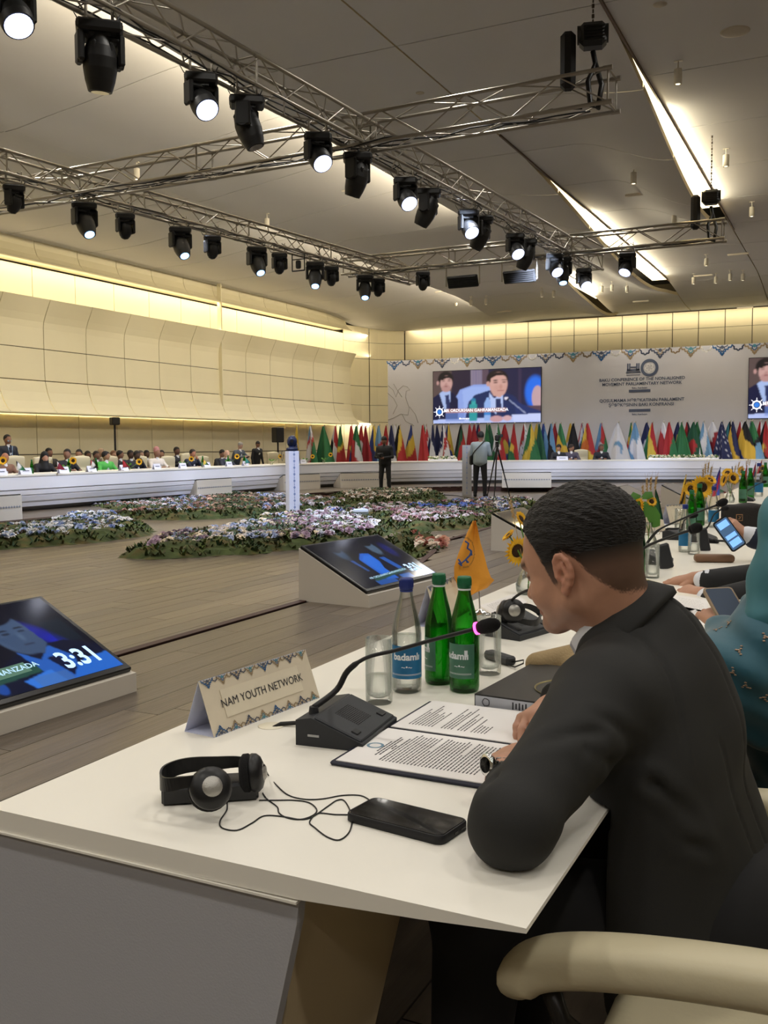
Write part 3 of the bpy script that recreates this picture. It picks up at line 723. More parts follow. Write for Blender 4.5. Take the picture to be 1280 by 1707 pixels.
# ================================================================ TRUSSES AND STAGE LIGHTS
ZT = 5.2
def truss(name_label, a, b, w=.30, zc=ZT, bay=.42, dense=False):
    a = Vector((a[0], a[1], zc)); b = Vector((b[0], b[1], zc)); d = (b - a); L = d.length; d.normalize(); s = Vector((-d.y, d.x, 0)); u = Vector((0, 0, 1))
    t = thing('lighting_truss', name_label, 'truss', a, math.atan2(d.y, d.x))
    h = w / 2
    for sy in (-1, 1):
        for sz in (-1, 1):
            MB().rod((0, sy * h, sz * h), (L, sy * h, sz * h), .024, n=8).build('chord', M_steel, t)
    n = int(L / bay); m = MB()
    for face in range(4):
        for i in range(n):
            x0 = L * i / n; x1 = L * (i + 1) / n; fl = i % 2
            if face == 0: p, q = (x0, -h, -h if fl else h), (x1, -h, h if fl else -h)
            if face == 1: p, q = (x0, h, -h if fl else h), (x1, h, h if fl else -h)
            if face == 2: p, q = (x0, -h if fl else h, h), (x1, h if fl else -h, h)
            if face == 3: p, q = (x0, -h if fl else h, -h), (x1, h if fl else -h, -h)
            m.rod(p, q, .0095, n=5, cap=False)
    o = m.build('lacing', M_steel, t); o['kind'] = 'stuff'
    for x_ in [0, L] + [2.5 * i for i in range(1, int(L / 2.5))]:
        m = MB()
        for sy, sz in ((1, 0), (-1, 0)): m.rod((x_, sy * h, -h), (x_, sy * h, h), .013, n=6, cap=False)
        for sz in (-1, 1): m.rod((x_, -h, sz * h), (x_, h, sz * h), .013, n=6, cap=False)
        for sy in (-1, 1):
            for sz in (-1, 1): m.rod((x_ - .05, sy * h, sz * h), (x_ + .05, sy * h, sz * h), .03, n=8)
        m.build('joint', M_steel, t)
    for k_ in range(0): pass
    rg = random.Random(int(L * 10))
    for k in range(3):
        pts = []; x_ = .2; yo = -h + h * k
        while x_ < L: pts.append((x_, yo + rg.uniform(-.03, .03), -h + rg.uniform(-.035, .03) + .02 * k)); x_ += .35
        MB().tube(pts, .010, 5).build('cable', M_black, t)
    return t, a, d, L
def p52(x, y, z=ZT): v = pz(x, y, z); return (v.x, v.y)
def ext(a, b, e0, e1): a = Vector(a); b = Vector(b); d = (b - a).normalized(); return tuple(a - d * e0), tuple(b + d * e1)
A1, B1 = ext(p52(240, 30), p52(990, 437), 3.5, .1)
A2, B2 = ext(p52(0, 273), p52(690, 462), 5, 0)
T1 = truss('long aluminium truss from the upper left, nearest, hung with moving heads', A1, B1)
T2 = truss('long aluminium truss on the left above the delegates, hung with moving heads', A2, B2)
A3, B3 = ext(p52(160, 302), p52(1020, 150), 3, 0)
T3 = truss('cross truss ending at the upper right chain hoist', A3, B3, w=.36, bay=.55)
A4, B4 = ext(p52(660, 438), p52(1205, 384), 1.2, 0)
T4 = truss('far cross truss with two black panels under it', A4, B4, w=.34, bay=.5)
M_lensw = mat('lens_white', 'c6d2ff', emit=2.2); M_lensb = mat('lens_blue', '8cc0ff', emit=3.5); M_lens = mat('lens_off', '10141c', .08, coat=1)
M_lensd = mat('lens_cell', 'ffffff', emit=6)
def hangers(m, w):
    m.box((0, 0, -.02), (.34, .05, .03))
    for sx in (-.12, .12): m.rod((sx, 0, .01), (sx, 0, .13), .016, n=6); m.tube([(sx, .035 * math.cos(q), .155 + .035 * math.sin(q)) for q in [i * PI / 4 for i in range(8)]], .008, 5, closed=True)
def moving_head(kind, lit, tilt, pan, cat='stage light', blue=False):
    """origin at the clamp; kinds: 'spot' (long body), 'wash' (short barrel, lens face), 'round' (small oval)"""
    t = thing('moving_head_light', 'x', 'stage light')
    m = MB(); hangers(m, 0); m.build('clamp', M_steel, t)
    s = {'spot': 1.0, 'wash': .86, 'round': .8}[kind]
    b = MB(); b.box((0, 0, -.09), (.42 * s, .30 * s, .11), bev=.025); b.box((0, 0, -.16), (.2 * s, .2 * s, .03))
    for sx in (-1, 1): b.box((sx * .2 * s, 0, -.08), (.03, .16, .04))
    b.build('base', M_black, t)
    y = MB(); ah = .30 * s if kind != 'round' else .24
    ah *= .7; piv = -.17 - ah
    for sx in (-1, 1):
        y.box((sx * .185 * s, 0, -.17 - ah / 2), (.065 * s, .19 * s, ah + .08), bev=.02)
        y.rod((sx * .16 * s, 0, piv + .03), (sx * .215 * s, 0, piv + .03), .075 * s, n=12)
    y.box((0, 0, -.185), (.40 * s, .17 * s, .045), bev=.015)
    y.v = [tuple(Matrix.Rotation(pan, 3, 'Z') @ Vector(v)) for v in y.v]; yo = y.build('yoke', M_black, t)
    M = Matrix.Translation((0, 0, piv + .03)) @ Matrix.Rotation(pan, 4, 'Z') @ Matrix.Rotation(tilt, 4, 'X')
    h = MB(); q = s
    if kind == 'spot':
        for a, r0, r1 in ((-.2, .075, .115), (-.1, .115, .135), (0, .135, .135), (.1, .135, .12), (.2, .12, .095)): h.rod((0, 0, -a), (0, 0, -(a + .1)), r0 * q * 1.18, r1 * q * 1.18, n=16, mi=0)
        for sx in (-1, 1): h.box((sx * .075, .09, .02), (.05, .06, .24), bev=.02); h.box((sx * .075, -.09, .02), (.05, .06, .24), bev=.02)
        z = -.3; r = .085
    elif kind == 'wash':
        for a, r0, r1 in ((-.14, .06, .12), (-.06, .12, .145), (.02, .145, .15), (.1, .15, .14)): h.rod((0, 0, -a), (0, 0, -(a + .08)), r0, r1, n=20)
        z = -.18; r = .125
    else:
        h.ball((0, 0, -.02), (.125, .11, .17), 14); z = -.165; r = .06; h.rod((0, 0, -.1), (0, 0, -.165), .09, .07, n=12)
    for v in range(5): h.tube([(.1 * math.cos(k * PI / 6) * q, .1 * math.sin(k * PI / 6) * q, .06 + v * .018) for k in range(12)], .006, 4, closed=True)
    ho = h.build('lamp_head', M_black, t, M=M)
    l = MB(); l.rod((0, 0, z), (0, 0, z - .006), r, n=24); l.build('lens', (M_lensb if blue else M_lensw) if lit else M_lens, ho)
    if lit and kind == 'wash':
        l = MB()
        for i in range(19):
            rr, aa = (0, 0) if i == 0 else ((.045, i * PI / 3) if i < 7 else (.09, i * PI / 6)); l.ball((rr * math.cos(aa), rr * math.sin(aa), z - .006), (.017, .017, .008), 8)
        l.build('lens_cells', M_lensd, ho)
    c = MB(); c.tube([(.1, 0, -.03), (.16, .05, .02), (.2, .1, .12), (.05, .1, .2)], .009, 5); c.tube([(-.1, 0, -.03), (-.19, .05, .0), (-.24, .08, .1), (-.1, .1, .2)], .007, 5); c.build('power_cable', M_black, t)
    return t
def on_truss(T, px_, py_):            # point under the truss axis seen at image column px_
    _, a, d, L = T; best = None
    for i in range(801):
        p = a + d * (L * i / 800); v = p - Vector((0, 0, CAMH)); dd = v.dot(FF)
        if dd < 1: continue
        e = abs(CX + F * v.dot(RR) / dd - px_)
        if best is None or e < best[0]: best = (e, p)
    return best[1]
HEADS = [
 (T1, 20, 'wash', 1, .6, 1.0, 'lit wash light at the top left corner, its blue-white lens facing down'),
 (T1, 163, 'spot', 0, .15, .2, 'largest dark moving head, hanging straight down at the upper left'),
 (T1, 333, 'wash', 1, .75, 1.3, 'blue-white lit wash light between the two big dark heads'),
 (T1, 410, 'spot', 0, -.35, 1.3, 'dark moving head with a bracket and a hook beside it'),
 (T1, 530, 'wash', 1, .75, 1.3, 'lit wash light hanging where the two trusses seem to cross'),
 (T1, 596, 'spot', 0, .35, 1.0, 'dark angled moving head right of the crossing of the trusses'),
 (T1, 675, 'wash', 1, .75, 1.3, 'lit wash light, third from the right of the crossing on the near truss'),
 (T1, 713, 'spot', 0, .5, 1.2, 'dark moving head kinked to the left above the flood panels'),
 (T1, 781, 'wash', 1, .75, 1.3, 'lit wash light directly above the left flood panel'),
 (T1, 803, 'spot', 0, .5, 1.2, 'dark tilted moving head between the two flood panels'),
 (T1, 859, 'wash', 1, .75, 1.3, 'small lit wash light above the right flood panel'),
 (T1, 878, 'spot', 0, .45, 1.1, 'dark moving head in front of the right flood panel'),
 (T1, 925, 'wash', 1, .75, 1.3, 'small lit wash light right of the flood panels'),
 (T1, 937, 'spot', 1, .4, .6, 'moving head with a small blue lens near the far end of the near truss'),
 (T1, 973, 'wash', 1, .75, 1.3, 'last lit wash light at the far end of the near truss'),
 (T2, 22, 'round', 0, .4, .9, 'dark moving head at the left picture edge on the left truss'),
 (T2, 140, 'spot', 1, .6, 1.2, 'moving head with a pale blue lens, first on the left truss'),
 (T2, 207, 'round', 0, .2, .5, 'small dark oval head, first of the oval ones on the left truss'),
 (T2, 300, 'spot', 1, .6, 1.2, 'moving head with pale blue lens between two small oval heads'),
 (T2, 353, 'round', 0, .2, .5, 'small dark oval head left of the middle of the left truss'),
 (T2, 428, 'spot', 1, .6, 1.2, 'moving head with pale blue lens over the middle of the left wall'),
 (T2, 465, 'round', 0, .2, .5, 'small dark oval head right of the middle of the left truss'),
 (T2, 525, 'spot', 1, .55, 0, 'bright blue moving head pointing at the camera beside a small frame'),
 (T2, 552, 'round', 0, .2, .5, 'small dark oval head just right of the bright blue lamp'),
 (T2, 608, 'spot', 1, .5, 0, 'last bright blue moving head of the left truss'),
 (T2, 630, 'round', 0, .2, .5, 'small dark oval head at the far end of the left truss'),
 (T4, 705, 'round', 0, .1, .5, 'small dark oval head under the left end of the far cross truss'),
 (T4, 1046, 'wash', 1, .6, -1.4, 'lit wash light alone under the right half of the far cross truss'),
]
# tilt is applied towards the camera side: base orientation turns local -y to the camera
for T, px_, kind, lit, tilt, pan, lab in HEADS:
    p = on_truss(T, px_, 0); t = moving_head(kind, lit, -tilt if lit else tilt, pan if not lit else pan * .4, blue=(kind == 'spot'))
    big = .92 if px_ == 163 else (.88 if kind == 'wash' else .86)
    t.location = (p.x, p.y, ZT - .15 - .08 * big); t.rotation_euler = (0, 0, math.atan2(p.y, p.x) - PI / 2); t.scale = (big,) * 3
    t['label'] = lab; t['group'] = 'moving heads on the trusses'
# flood panels on T4
for px_, py_, lab in ((771, 462, 'left black flood panel hanging under the far cross truss'), (866, 455, 'right black flood panel hanging under the far cross truss')):
    p = on_truss(T4, px_, 0); t = thing('flood_panel', lab, 'stage light', (p.x, p.y, ZT - .2), 0, 'flood panels')
    m = MB(); m.box((0, 0, -.32), (.68, .06, .26), bev=.02)
    for i in range(6): m.box((0, -.04, -.42 + i * .04), (.6, .02, .012))
    m.v = [tuple(Matrix.Translation((0, 0, -.32)) @ Matrix.Rotation(.45, 4, 'X') @ Matrix.Translation((0, 0, .32)) @ Vector(v)) for v in m.v]
    m.build('lamp_body', M_black, t); m = MB()
    for sx in (-1, 1): m.box((sx * .37, 0, -.2), (.02, .03, .4))
    m.box((0, 0, 0), (.76, .03, .02)); m.rod((0, 0, 0), (0, 0, .12), .015, n=6); m.build('bracket', M_steel, t)
# bracket lamp and cage
t = thing('floor_lamp_bracket', 'black bracket frame hanging from the truss at the left truss middle', 'bracket', on_truss(T2, 497, 0) - Vector((0, 0, .15)))
m = MB()
for sx in (-.14, .14): m.rod((sx, 0, 0), (sx, 0, -.34), .012, n=6)
m.rod((-.14, 0, -.34), (.14, 0, -.34), .014, n=6); m.rod((-.14, 0, -.12), (.14, 0, -.12), .01, n=6); m.box((0, 0, -.22), (.1, .08, .16), bev=.02); m.build('bracket_frame', M_black, t)
# chain hoists
M_bag = mat('chain_bag', '1b1a1a', .85, bump=.2, bscale=40); M_chain = mat('chain_dark', '4a4038', .5, metal=.6)
for T, lab in ((T3, 'black chain hoist with bag at the near right truss end'), (T4, 'black chain hoist with bag at the far right truss end')):
    e = T[1] + T[2] * (T[3] - .22)
    t = thing('chain_hoist', lab, 'hoist', e + Vector((0, 0, .2)), math.atan2(e.y, e.x) - PI / 2, 'chain hoists')
    m = MB(); m.box((0, 0, .42), (.3, .24, .26), bev=.05); m.rod((-.17, 0, .44), (.17, 0, .44), .1, n=14)
    for i in range(5): m.box((.02, -.125, .34 + i * .035), (.22, .02, .012))
    m.build('motor_housing', M_black, t)
    m = MB(); m.box((-.27, 0, .17), (.17, .2, .62), bev=.05); m.build('chain_bag', M_bag, t)
    m = MB(); m.tube([(0, 0, .26), (.03, 0, .12), (-.05, -.1, -.1), (-.02, -.15, -.38), (.06, -.15, -.42), (.1, -.1, -.15), (.03, 0, .12)], .03, 6); m.build('round_sling', M_black, t)
    m = MB(); L = 1.0
    for i in range(int(L / .055)): m.rod((0, 0, .56 + i * .055), (0, 0, .6 + i * .055), .016 if i % 2 else .009, n=5)
    m.build('chain', M_chain, t)
# ceiling fixtures: white cylinder spotlights, speaker grilles, linear diffusers
M_fix = mat('fixture_white', 'd8d2c4', .5); M_glow = mat('fixture_glow', 'fff0cc', emit=3)
def zc(x, y):
    z = None
    for xa, xb_, zf in strips:
        if xa <= x <= xb_: v = zf(x, y) + zend(y); z = v if z is None else min(z, v)
    return z if z is not None else Z0
cyl = thing('cylinder_spotlight', 'x', 'ceiling light')
m = MB(); m.lathe([(.055, -.12), (.06, -.125), (.06, -.34), (.052, -.345), (.045, -.33), (.0, -.33)], 16); m.rod((0, 0, .02), (0, 0, -.13), .012, n=6); m.box((0, 0, 0), (.12, .05, .02)); m.build('cylinder_body', M_fix, cyl)
MB().rod((0, 0, -.335), (0, 0, -.338), .03, n=12).build('lamp_opening', M_glow, cyl); freeze(cyl)
CYLS = [(1130, 128), (1210, 268), (1253, 353), (1056, 297), (1124, 367), (445, 372), (1177, 437), (1156, 468), (1193, 467), (1217, 462), (1238, 462), (760, 505), (785, 505), (810, 503), (857, 455), (903, 490), (923, 490), (1003, 482), (1020, 480), (1045, 482), (228, 290)]
first = True
for (a, b) in CYLS:
    v = pz(a, b, Z0 - .25); z = zc(v.x, v.y)
    v = pz(a, b, z - .23)
    side = 'left' if a < 640 else 'right'
    place = {1130: 'white cylinder spotlight right of the near chain hoist', 1210: 'white cylinder spotlight right of the brightest ceiling slot', 1253: 'white cylinder spotlight at the right picture edge below the big slot', 1056: 'white cylinder spotlight between the two long ceiling slots', 1124: 'white cylinder spotlight just above the far cross truss', 445: 'white cylinder spotlight above the left truss near its middle', 228: 'white cylinder spotlight behind the cross truss at the left', 857: 'white cylinder spotlight just left of the smallest slot'}.get(a)
    o = cyl if first else dup(cyl, v); first = False; o.location = (v.x, v.y, z)
    if place: o['label'] = place; o['group'] = 'cylinder spotlights'; continue
    if True:
        gname = 'cylinder spotlights far right' if a > 1100 else ('cylinder spotlights in a row left of the backdrop' if a < 830 else 'cylinder spotlights under the smallest slot')
        o['group'] = gname; ord_ = {1177: 'highest', 1156: 'leftmost', 1193: 'second', 1217: 'third', 1238: 'rightmost', 760: 'leftmost', 785: 'middle', 810: 'rightmost', 903: 'leftmost', 923: 'second', 1003: 'third', 1020: 'fourth', 1045: 'rightmost'}[a]; o['label'] = ord_ + ' small white cylinder spotlight of the group ' + ('right of the far truss end' if a > 1100 else 'below the flood panels' if a < 830 else 'around the smallest ceiling slot')
for a, b, r in ((1225, 55, .2), (38, 33, .2), (700, 157, .07), (1100, 10, .09)):
    v = pz(a, b, Z0 - .02); lab = {1225: 'large round speaker grille in the ceiling at upper right', 38: 'round speaker grille in the ceiling at the top left corner', 700: 'small round ceiling cover above the near cross truss', 1100: 'small dark round ceiling cover at the top right'}[a]
    m = MB(); m.lathe([(0, -.012), (r * .8, -.012), (r, -.004), (r, .03)], 24); o = m.build('ceiling_grille', mat('grille', 'b0a89a', .8) if a != 1100 else M_joint if False else mat('grille', 'b0a89a', .8)); tag(o, lab, 'grille'); o.location = (v.x, v.y, zc(v.x, v.y))
for a, b, lab in ((588, 343, 'thin white air slot above the left truss'), (1065, 320, 'U shaped white access frame between the slots'), (1230, 428, 'white air slot under the far truss end'), (1172, 463, 'white air slot in the far right cluster'), (737, 500, 'white air slot left of the three small cylinders'), (840, 511, 'white air slot right of the three small cylinders'), (1068, 494, 'white air slot below the middle slot tip'), (1242, 498, 'far white air slot near the back wall')):
    v = pz(a, b, Z0 - .1); z = zc(v.x, v.y); o = MB().box((0, 0, -.02), (.6, .09, .05), bev=.01).build('air_slot', mat('slot_white', 'e8e0d0', .5)); tag(o, lab, 'air vent'); o.location = (v.x, v.y, z)
# ================================================================ FLOOR MONITORS (wedges)
M_wedge = mat('wedge_white', 'c9c2b6', .5); M_bez = mat('bezel', '0b0b0d', .25); M_scr = mat('monitor_picture', 'ffffff', .12, emit=.42, attr='Col'); M_orn = mat('wedge_ornament', '7f8490', .7)
def wedge(loc, rz, label, picture=None, L=1.2, D=.70, hb=.44, hf=.1):
    """low front edge at local +x, high back at -x, length along y; origin in the footprint's centre"""
    t = thing('floor_monitor', label, 'monitor', loc, rz, 'wedge monitors on the floor')
    m = MB(); h = D / 2
    p = [(-h, 0), (h, 0), (h, hf), (h - .03, hf + .004), (-h + .006, hb)]
    vs = [(a, -L / 2, b) for a, b in p] + [(a, L / 2, b) for a, b in p]; n = len(p)
    m.add(vs, [tuple(range(n - 1, -1, -1)), tuple(range(n, 2 * n))] + [(i, (i + 1) % n, n + (i + 1) % n, n + i) for i in range(n)]); m.f = [tuple(reversed(f)) for f in m.f]
    m.build('wedge_body', M_wedge, t)
    a = Vector((h - .03, 0, hf + .004)); b = Vector((-h + .006, 0, hb)); c = (a + b) / 2; sl = (b - a).length; up = (b - a).normalized(); nrm = Vector((0, 1, 0)).cross(up)
    M = Matrix(((0, up.x, nrm.x, c.x), (1, up.y, nrm.y, c.y), (0, up.z, nrm.z, c.z), (0, 0, 0, 1)))   # local x along +y, local y up the slope
    MB().box((0, 0, .012), (L - .02, sl + .0, .03), bev=.006).build('bezel', M_bez, t, M=M)
    if picture: picture(t, M @ Matrix.Translation((0, 0.008, .0285)), L - .08, sl - .06)
    else: MB().box((0, .008, .0275), (L - .08, sl - .06, .001)).build('screen_glass', mat('screen_off', '1b2233', .06, coat=1), t, M=M)
    m = MB()
    nn = 19
    for i in range(nn):
        y = -L / 2 + .06 + (L - .12) * i / (nn - 1)
        m.add([(-h - .003, y - .022, .24), (-h - .003, y, .265), (-h - .003, y + .022, .24), (-h - .003, y, .215)], [(0, 1, 2, 3)])
    m.box((-h - .003, 0, .24), (.002, L - .12, .006)); m.build('ornament_band', M_orn, t)
    return t
M_t1 = mat('timer_white', 'a9cfff', emit=.62); M_cap = mat('caption_white', '9fc6e0', emit=.4); M_capbar = mat('caption_bar', '35604f', emit=.35)
def near_picture(variant):
    def f(t, M, W, H):
        c = Canvas(190, 104, '101326')
        if variant == 0:              # the speaker large, his head at the left third
            c.rect(.0, 0, .25, 1, '1b1830'); c.ell(.8, .45, .05, .2, '1620a8', soft=.8, rot=-.3); c.ell(.85, .62, .04, .14, '1a28c8', soft=.8, rot=-.2); c.rect(.84, .3, .97, .6, '14283a', .6)
            c.X = c.X - .17
            c.poly([(.25, .75), (.4, .62), (.52, .55), (.7, .56), (.85, .7), (.95, .8), (1, 1), (.2, 1)], '0c1434')
            c.poly([(.43, .58), (.5, .72), (.6, .58), (.66, .76), (.6, 1), (.46, 1)], '2f6fd8'); c.poly([(.53, .72), (.59, .7), (.62, .96), (.57, 1)], '0f1a40')
            c.ell(.5, .36, .1, .28, '4d6488'); c.poly([(.42, .4), (.6, .36), (.61, .55), (.55, .66), (.46, .6)], '475e82'); c.ell(.48, .12, .115, .13, '16182a')
            c.ell(.47, .32, .03, .01, '0e1222', .9); c.ell(.56, .31, .028, .01, '0e1222', .9); c.ell(.475, .36, .022, .014, '1c2236', .8); c.ell(.56, .355, .02, .014, '1c2236', .8); c.ell(.53, .42, .014, .05, '5d7698', .8, .8); c.ell(.53, .52, .032, .009, '333c58', .9)
            c.X = c.X + .17
            c.poly([(.86, .82), (1, .8), (1, 1), (.72, 1), (.76, .92)], '2f7cf0'); c.poly([(.5, .9), (.66, .84), (.68, 1), (.52, 1)], '3f8cff')
            c.rect(.55, .88, .72, 1, '5a86c4', .5); c.ell(.38, .9, .03, .08, '1c5cc8', .8)
            c.poly([(0, .83), (.62, .74), (.62, .84), (0, .93)], '2c5a50')
        else:
            c.rect(0, 0, .4, .7, '14151f'); c.ell(.86, .35, .05, .16, '101c70', soft=.8); c.ell(.25, .27, .055, .14, '3c5470', soft=.6); c.ell(.25, .17, .06, .08, '161a26')
            c.poly([(.1, .6), (.2, .45), (.3, .45), (.38, .7), (.36, 1), (.1, 1)], '0c1228'); c.poly([(.24, .44), (.28, .44), (.3, .7), (.27, .7)], '2a5aa8')
            c.poly([(.36, .45), (.46, .33), (.56, .36), (.56, .5), (.54, .95), (.36, .92)], '1f6fe8'); c.poly([(.38, .48), (.47, .38), (.55, .4), (.5, .9), (.4, .86)], '2a80ff')
            c.ell(.7, .25, .06, .17, '56708c', soft=.4); c.ell(.69, .12, .07, .09, '141824'); c.poly([(.5, .7), (.58, .5), (.7, .48), (.82, .6), (.9, 1), (.5, 1)], '0c1430'); c.poly([(.61, .48), (.68, .48), (.72, .8), (.66, .85)], '2766c8')
            c.poly([(.8, .84), (1, .8), (1, 1), (.8, 1)], '2a78ee'); c.rect(.55, .88, .7, .98, '2f7ae0', .8); c.rect(.2, .9, .45, 1, '2a70d8', .7); c.poly([(.22, .84), (.72, .76), (.72, .83), (.22, .92)], '2c5a50')
        c.blur(1); c.build('screen_picture', M_scr, W, H, t, M=M)
        k = M @ Matrix.Translation((0, 0, .0012))
        text('timer', '3:31', .15 if variant == 0 else .12, M_t1, t, M=k @ Matrix.Translation((.36 * W - .02, -.30 * H, 0)) @ Matrix.Scale(1.25, 4, (0, 1, 0)), bold=.004)
        if variant == 0:
            MB().add([(-.5 * W, -.36 * H, 0), (.08 * W, -.31 * H, 0), (.08 * W, -.2 * H, 0), (-.5 * W, -.25 * H, 0)], [(0, 1, 2, 3)]).build('caption_bar', M_capbar, t, M=k)
            text('caption', 'MR ORDUKHAN GAHRAMANZADA', .052, M_cap, t, M=k @ Matrix.Translation((-.22 * W, -.275 * H, .001)) @ Matrix.Rotation(.04, 4, 'Z'), bold=.001)
            text('caption', 'NAM Youth Network', .036, M_cap, t, M=k @ Matrix.Translation((-.3 * W, -.43 * H, .001)))
        else: text('caption', 'MR ORDUKHAN GAHRAMANZADA', .038, M_cap, t, M=k @ Matrix.Translation((-.05 * W, -.325 * H, .001)) @ Matrix.Rotation(.05, 4, 'Z'))
    return f
# near row, screens facing the near table (+x)
wedge((-3.76, 3.29, 0), -.04, 'floor monitor at the left edge showing the speaker and 3:31', near_picture(0), L=1.26)
wedge((-3.73, 7.36, 0), -.11, 'floor monitor beyond the bottles with a blue picture and 3:31', near_picture(1))
v = pz(818, 918, 0)
wedge((v.x + .35, v.y + .6, 0), 0, 'floor monitor left of the seated man head behind the sunflower')
for (a, b, lab) in ((1022, 852, 'floor monitor just right of the man head'), (1101, 846, 'floor monitor with blue reflection behind the upright sunflower'), (1153, 838, 'farthest floor monitor right, partly behind the sunflower vase')):
    v = pz(a, b, 0); wedge((v.x + .35, v.y + .6, 0), 0, lab)
# far rows, backs towards the centre
v = pz(32, 867, 0); wedge((-13.7, 12.0 - .1, 0), PI, 'white wedge monitor back at the far left picture edge')
for a, b, rz, lab in ((340, 827, PI, 'white wedge monitor back below the left table'), (490, 816, PI - .25, 'white wedge monitor back behind the white pillar'), (600, 812, PI - .75, 'white wedge monitor back left of the man in black'), (877, 812, -PI / 2 - .12 + PI, 'white wedge monitor back in front of the head table')):
    v = pz(a, b, 0)
    wedge((v.x, v.y, 0), rz if a != 877 else math.radians(-70) + PI, lab, L=1.5 if a != 877 else 1.45)
# ================================================================ PILLARS AND CAMERA
M_pil = mat('pillar_print', 'dcdde6', .5); M_pil2 = mat('pillar_grey', 'a8a9ad', .6); M_po = mat('pillar_ornament', '8592b4', .6)
def pillar(loc, rz, h, w, label, m_):
    t = thing('camera_pillar', label, 'pillar', loc, rz)
    MB().box((0, 0, h / 2), (w, w, h), bev=.006).build('column', m_, t); m = MB()
    for fx in (0, 1):
        for i in range(10):
            z = h * (i + .5) / 10
            for s, dx, dz in ((.026, 0, 0), (.012, 0, .06)):
                pts = [(-s, 0), (0, s * 1.3), (s, 0), (0, -s * 1.3)]
                if fx: m.add([(w / 2 + .003, a, z + dz + b) for a, b in pts], [(0, 1, 2, 3)])
                else: m.add([(a, -w / 2 - .003, z + dz + b) for a, b in pts], [(0, 1, 2, 3)])
        if fx: m.box((w / 2 + .002, 0, h / 2), (.001, .008, h * .96))
        else: m.box((0, -w / 2 - .002, h / 2), (.008, .001, h * .96))
    m.build('ornament', M_po, t); return t
v = pz(483, 862, -.14); hp = (pz(483, 862, -.14) - Vector((0, 0, 0)))
tpl = v.to_2d().length
top = at(483, 752, (v - Vector((0, 0, CAMH))).dot(FF)); hpil = top.z + .14
pillar((v.x, v.y + .12, -.14), math.radians(52), hpil, .22, 'white ornamented pillar among the flower beds with a camera dome on it', M_pil)
t = thing('dome_camera', 'dark blue robotic dome camera on top of the white pillar', 'camera', (v.x, v.y + .12, -.14 + hpil), math.radians(30))
M_navy = mat('camera_navy', '101d3c', .25)
MB().lathe([(.1, 0), (.12, .02), (.12, .06), (.07, .08), (.07, .1)], 20).build('camera_base', M_navy, t)
MB().ball((0, 0, .19), (.105, .1, .125), 18).rod((0, -.08, .2), (0, -.13, .2), .045, n=14).build('camera_head', M_navy, t)
MB().rod((0, -.13, .2), (0, -.135, .2), .035, n=14).build('camera_lens', M_lens, t)
MB().tube([(-.1, 0, .02), (-.2, -.05, .0), (-.22, -.08, -.14), (-.19, -.1, -.2), (-.17, -.1, -.06)], .007, 5).build('camera_cable', M_black, t)
v = pz(775, 826, -.14); top = at(775, 742, (v - Vector((0, 0, CAMH))).dot(FF))
pillar((v.x, v.y + .15, -.14), math.radians(20), top.z + .14, .26, 'grey ornamented pillar beside the cameraman in the light shirt', M_pil2)
# ================================================================ LOUDSPEAKERS ON STANDS
for a, b, wpx, hpx, X, lab in ((191, 702, 16, 13, -18.6, 'small black loudspeaker on a tall pole by the left wall'), (463, 725, 18, 25, -18.0, 'large black loudspeaker on a stand right of the delegates')):
    p = pX(a, b, X); tt = (p - Vector((0, 0, CAMH))).dot(FF); W_ = wpx / F * tt; H_ = hpx / F * tt
    t = thing('loudspeaker', lab, 'loudspeaker', (p.x, p.y, 0), math.radians(60))
    m = MB(); m.box((0, 0, p.z), (W_ * .8, W_, H_), bev=.02); m.build('speaker_cabinet', M_black, t)
    m = MB(); m.box((W_ * .41, 0, p.z), (.01, W_ * .86, H_ * .86)); m.build('speaker_grille', mat('grille_dark', '23211f', .9), t)
    MB().rod((0, 0, .06), (0, 0, p.z - H_ / 2), .03, n=8).build('pole', M_black, t)
    m = MB()
    for i in range(3): q = i * 2 * PI / 3; m.rod((0, 0, .5), (.4 * math.cos(q), .4 * math.sin(q), .01), .014, n=6)
    m.build('tripod_legs', M_black, t)
# ================================================================ FLAGS BEHIND THE TABLE
FC = dict(r='a52c30', d='8c2029', g='2c6b42', G='1c4f38', b='2c3f80', n='20264e', l='6690b4', y='c4a038', Y='ccb044', w='cfcfd4', k='17171b', o='c0682e', m='6c2034', t='347e8a')
def fl(spec):                         # returns colour function of (u fly, v down)
    kind, cols = spec[0], spec[1]
    ex = spec[2] if len(spec) > 2 else ''
    def f(u, v):
        n = len(cols); c = cols[min(n - 1, int(v * n))] if kind == 'H' else cols[min(n - 1, int(u * n))] if kind == 'V' else cols[0]
        if kind == 'D': c = cols[0] if u + v < .92 else cols[-1] if u + v > 1.08 else cols[1]
        for e in ex.split():
            p = e.split(':'); q = p[0]; col = p[1]
            if q == 'disc' and (u - .5) ** 2 * 2.2 + (v - .5) ** 2 < .07: c = col
            if q == 'star' and abs(u - .5) * 1.5 + abs(v - .5) < .16: c = col
            if q == 'tri' and u < .45 * (1 - abs(v - .5) * 2): c = col
            if q == 'hoist' and u < .28: c = col
            if q == 'canton' and u < .45 and v < .5: c = col
            if q == 'stars' and (math.sin(u * 31) * math.sin(v * 27) > .8): c = col
            if q == 'cres' and (u - .5) ** 2 * 2.2 + (v - .5) ** 2 < .05 and not ((u - .56) ** 2 * 2.2 + (v - .5) ** 2 < .032): c = col
            if q == 'zig' and u < .34 + .07 * abs(((v * 6) % 1) * 2 - 1): c = col
            if q == 'line' and (abs(v - .3) < .05 or abs(v - .7) < .05): c = col
        return c
    return f
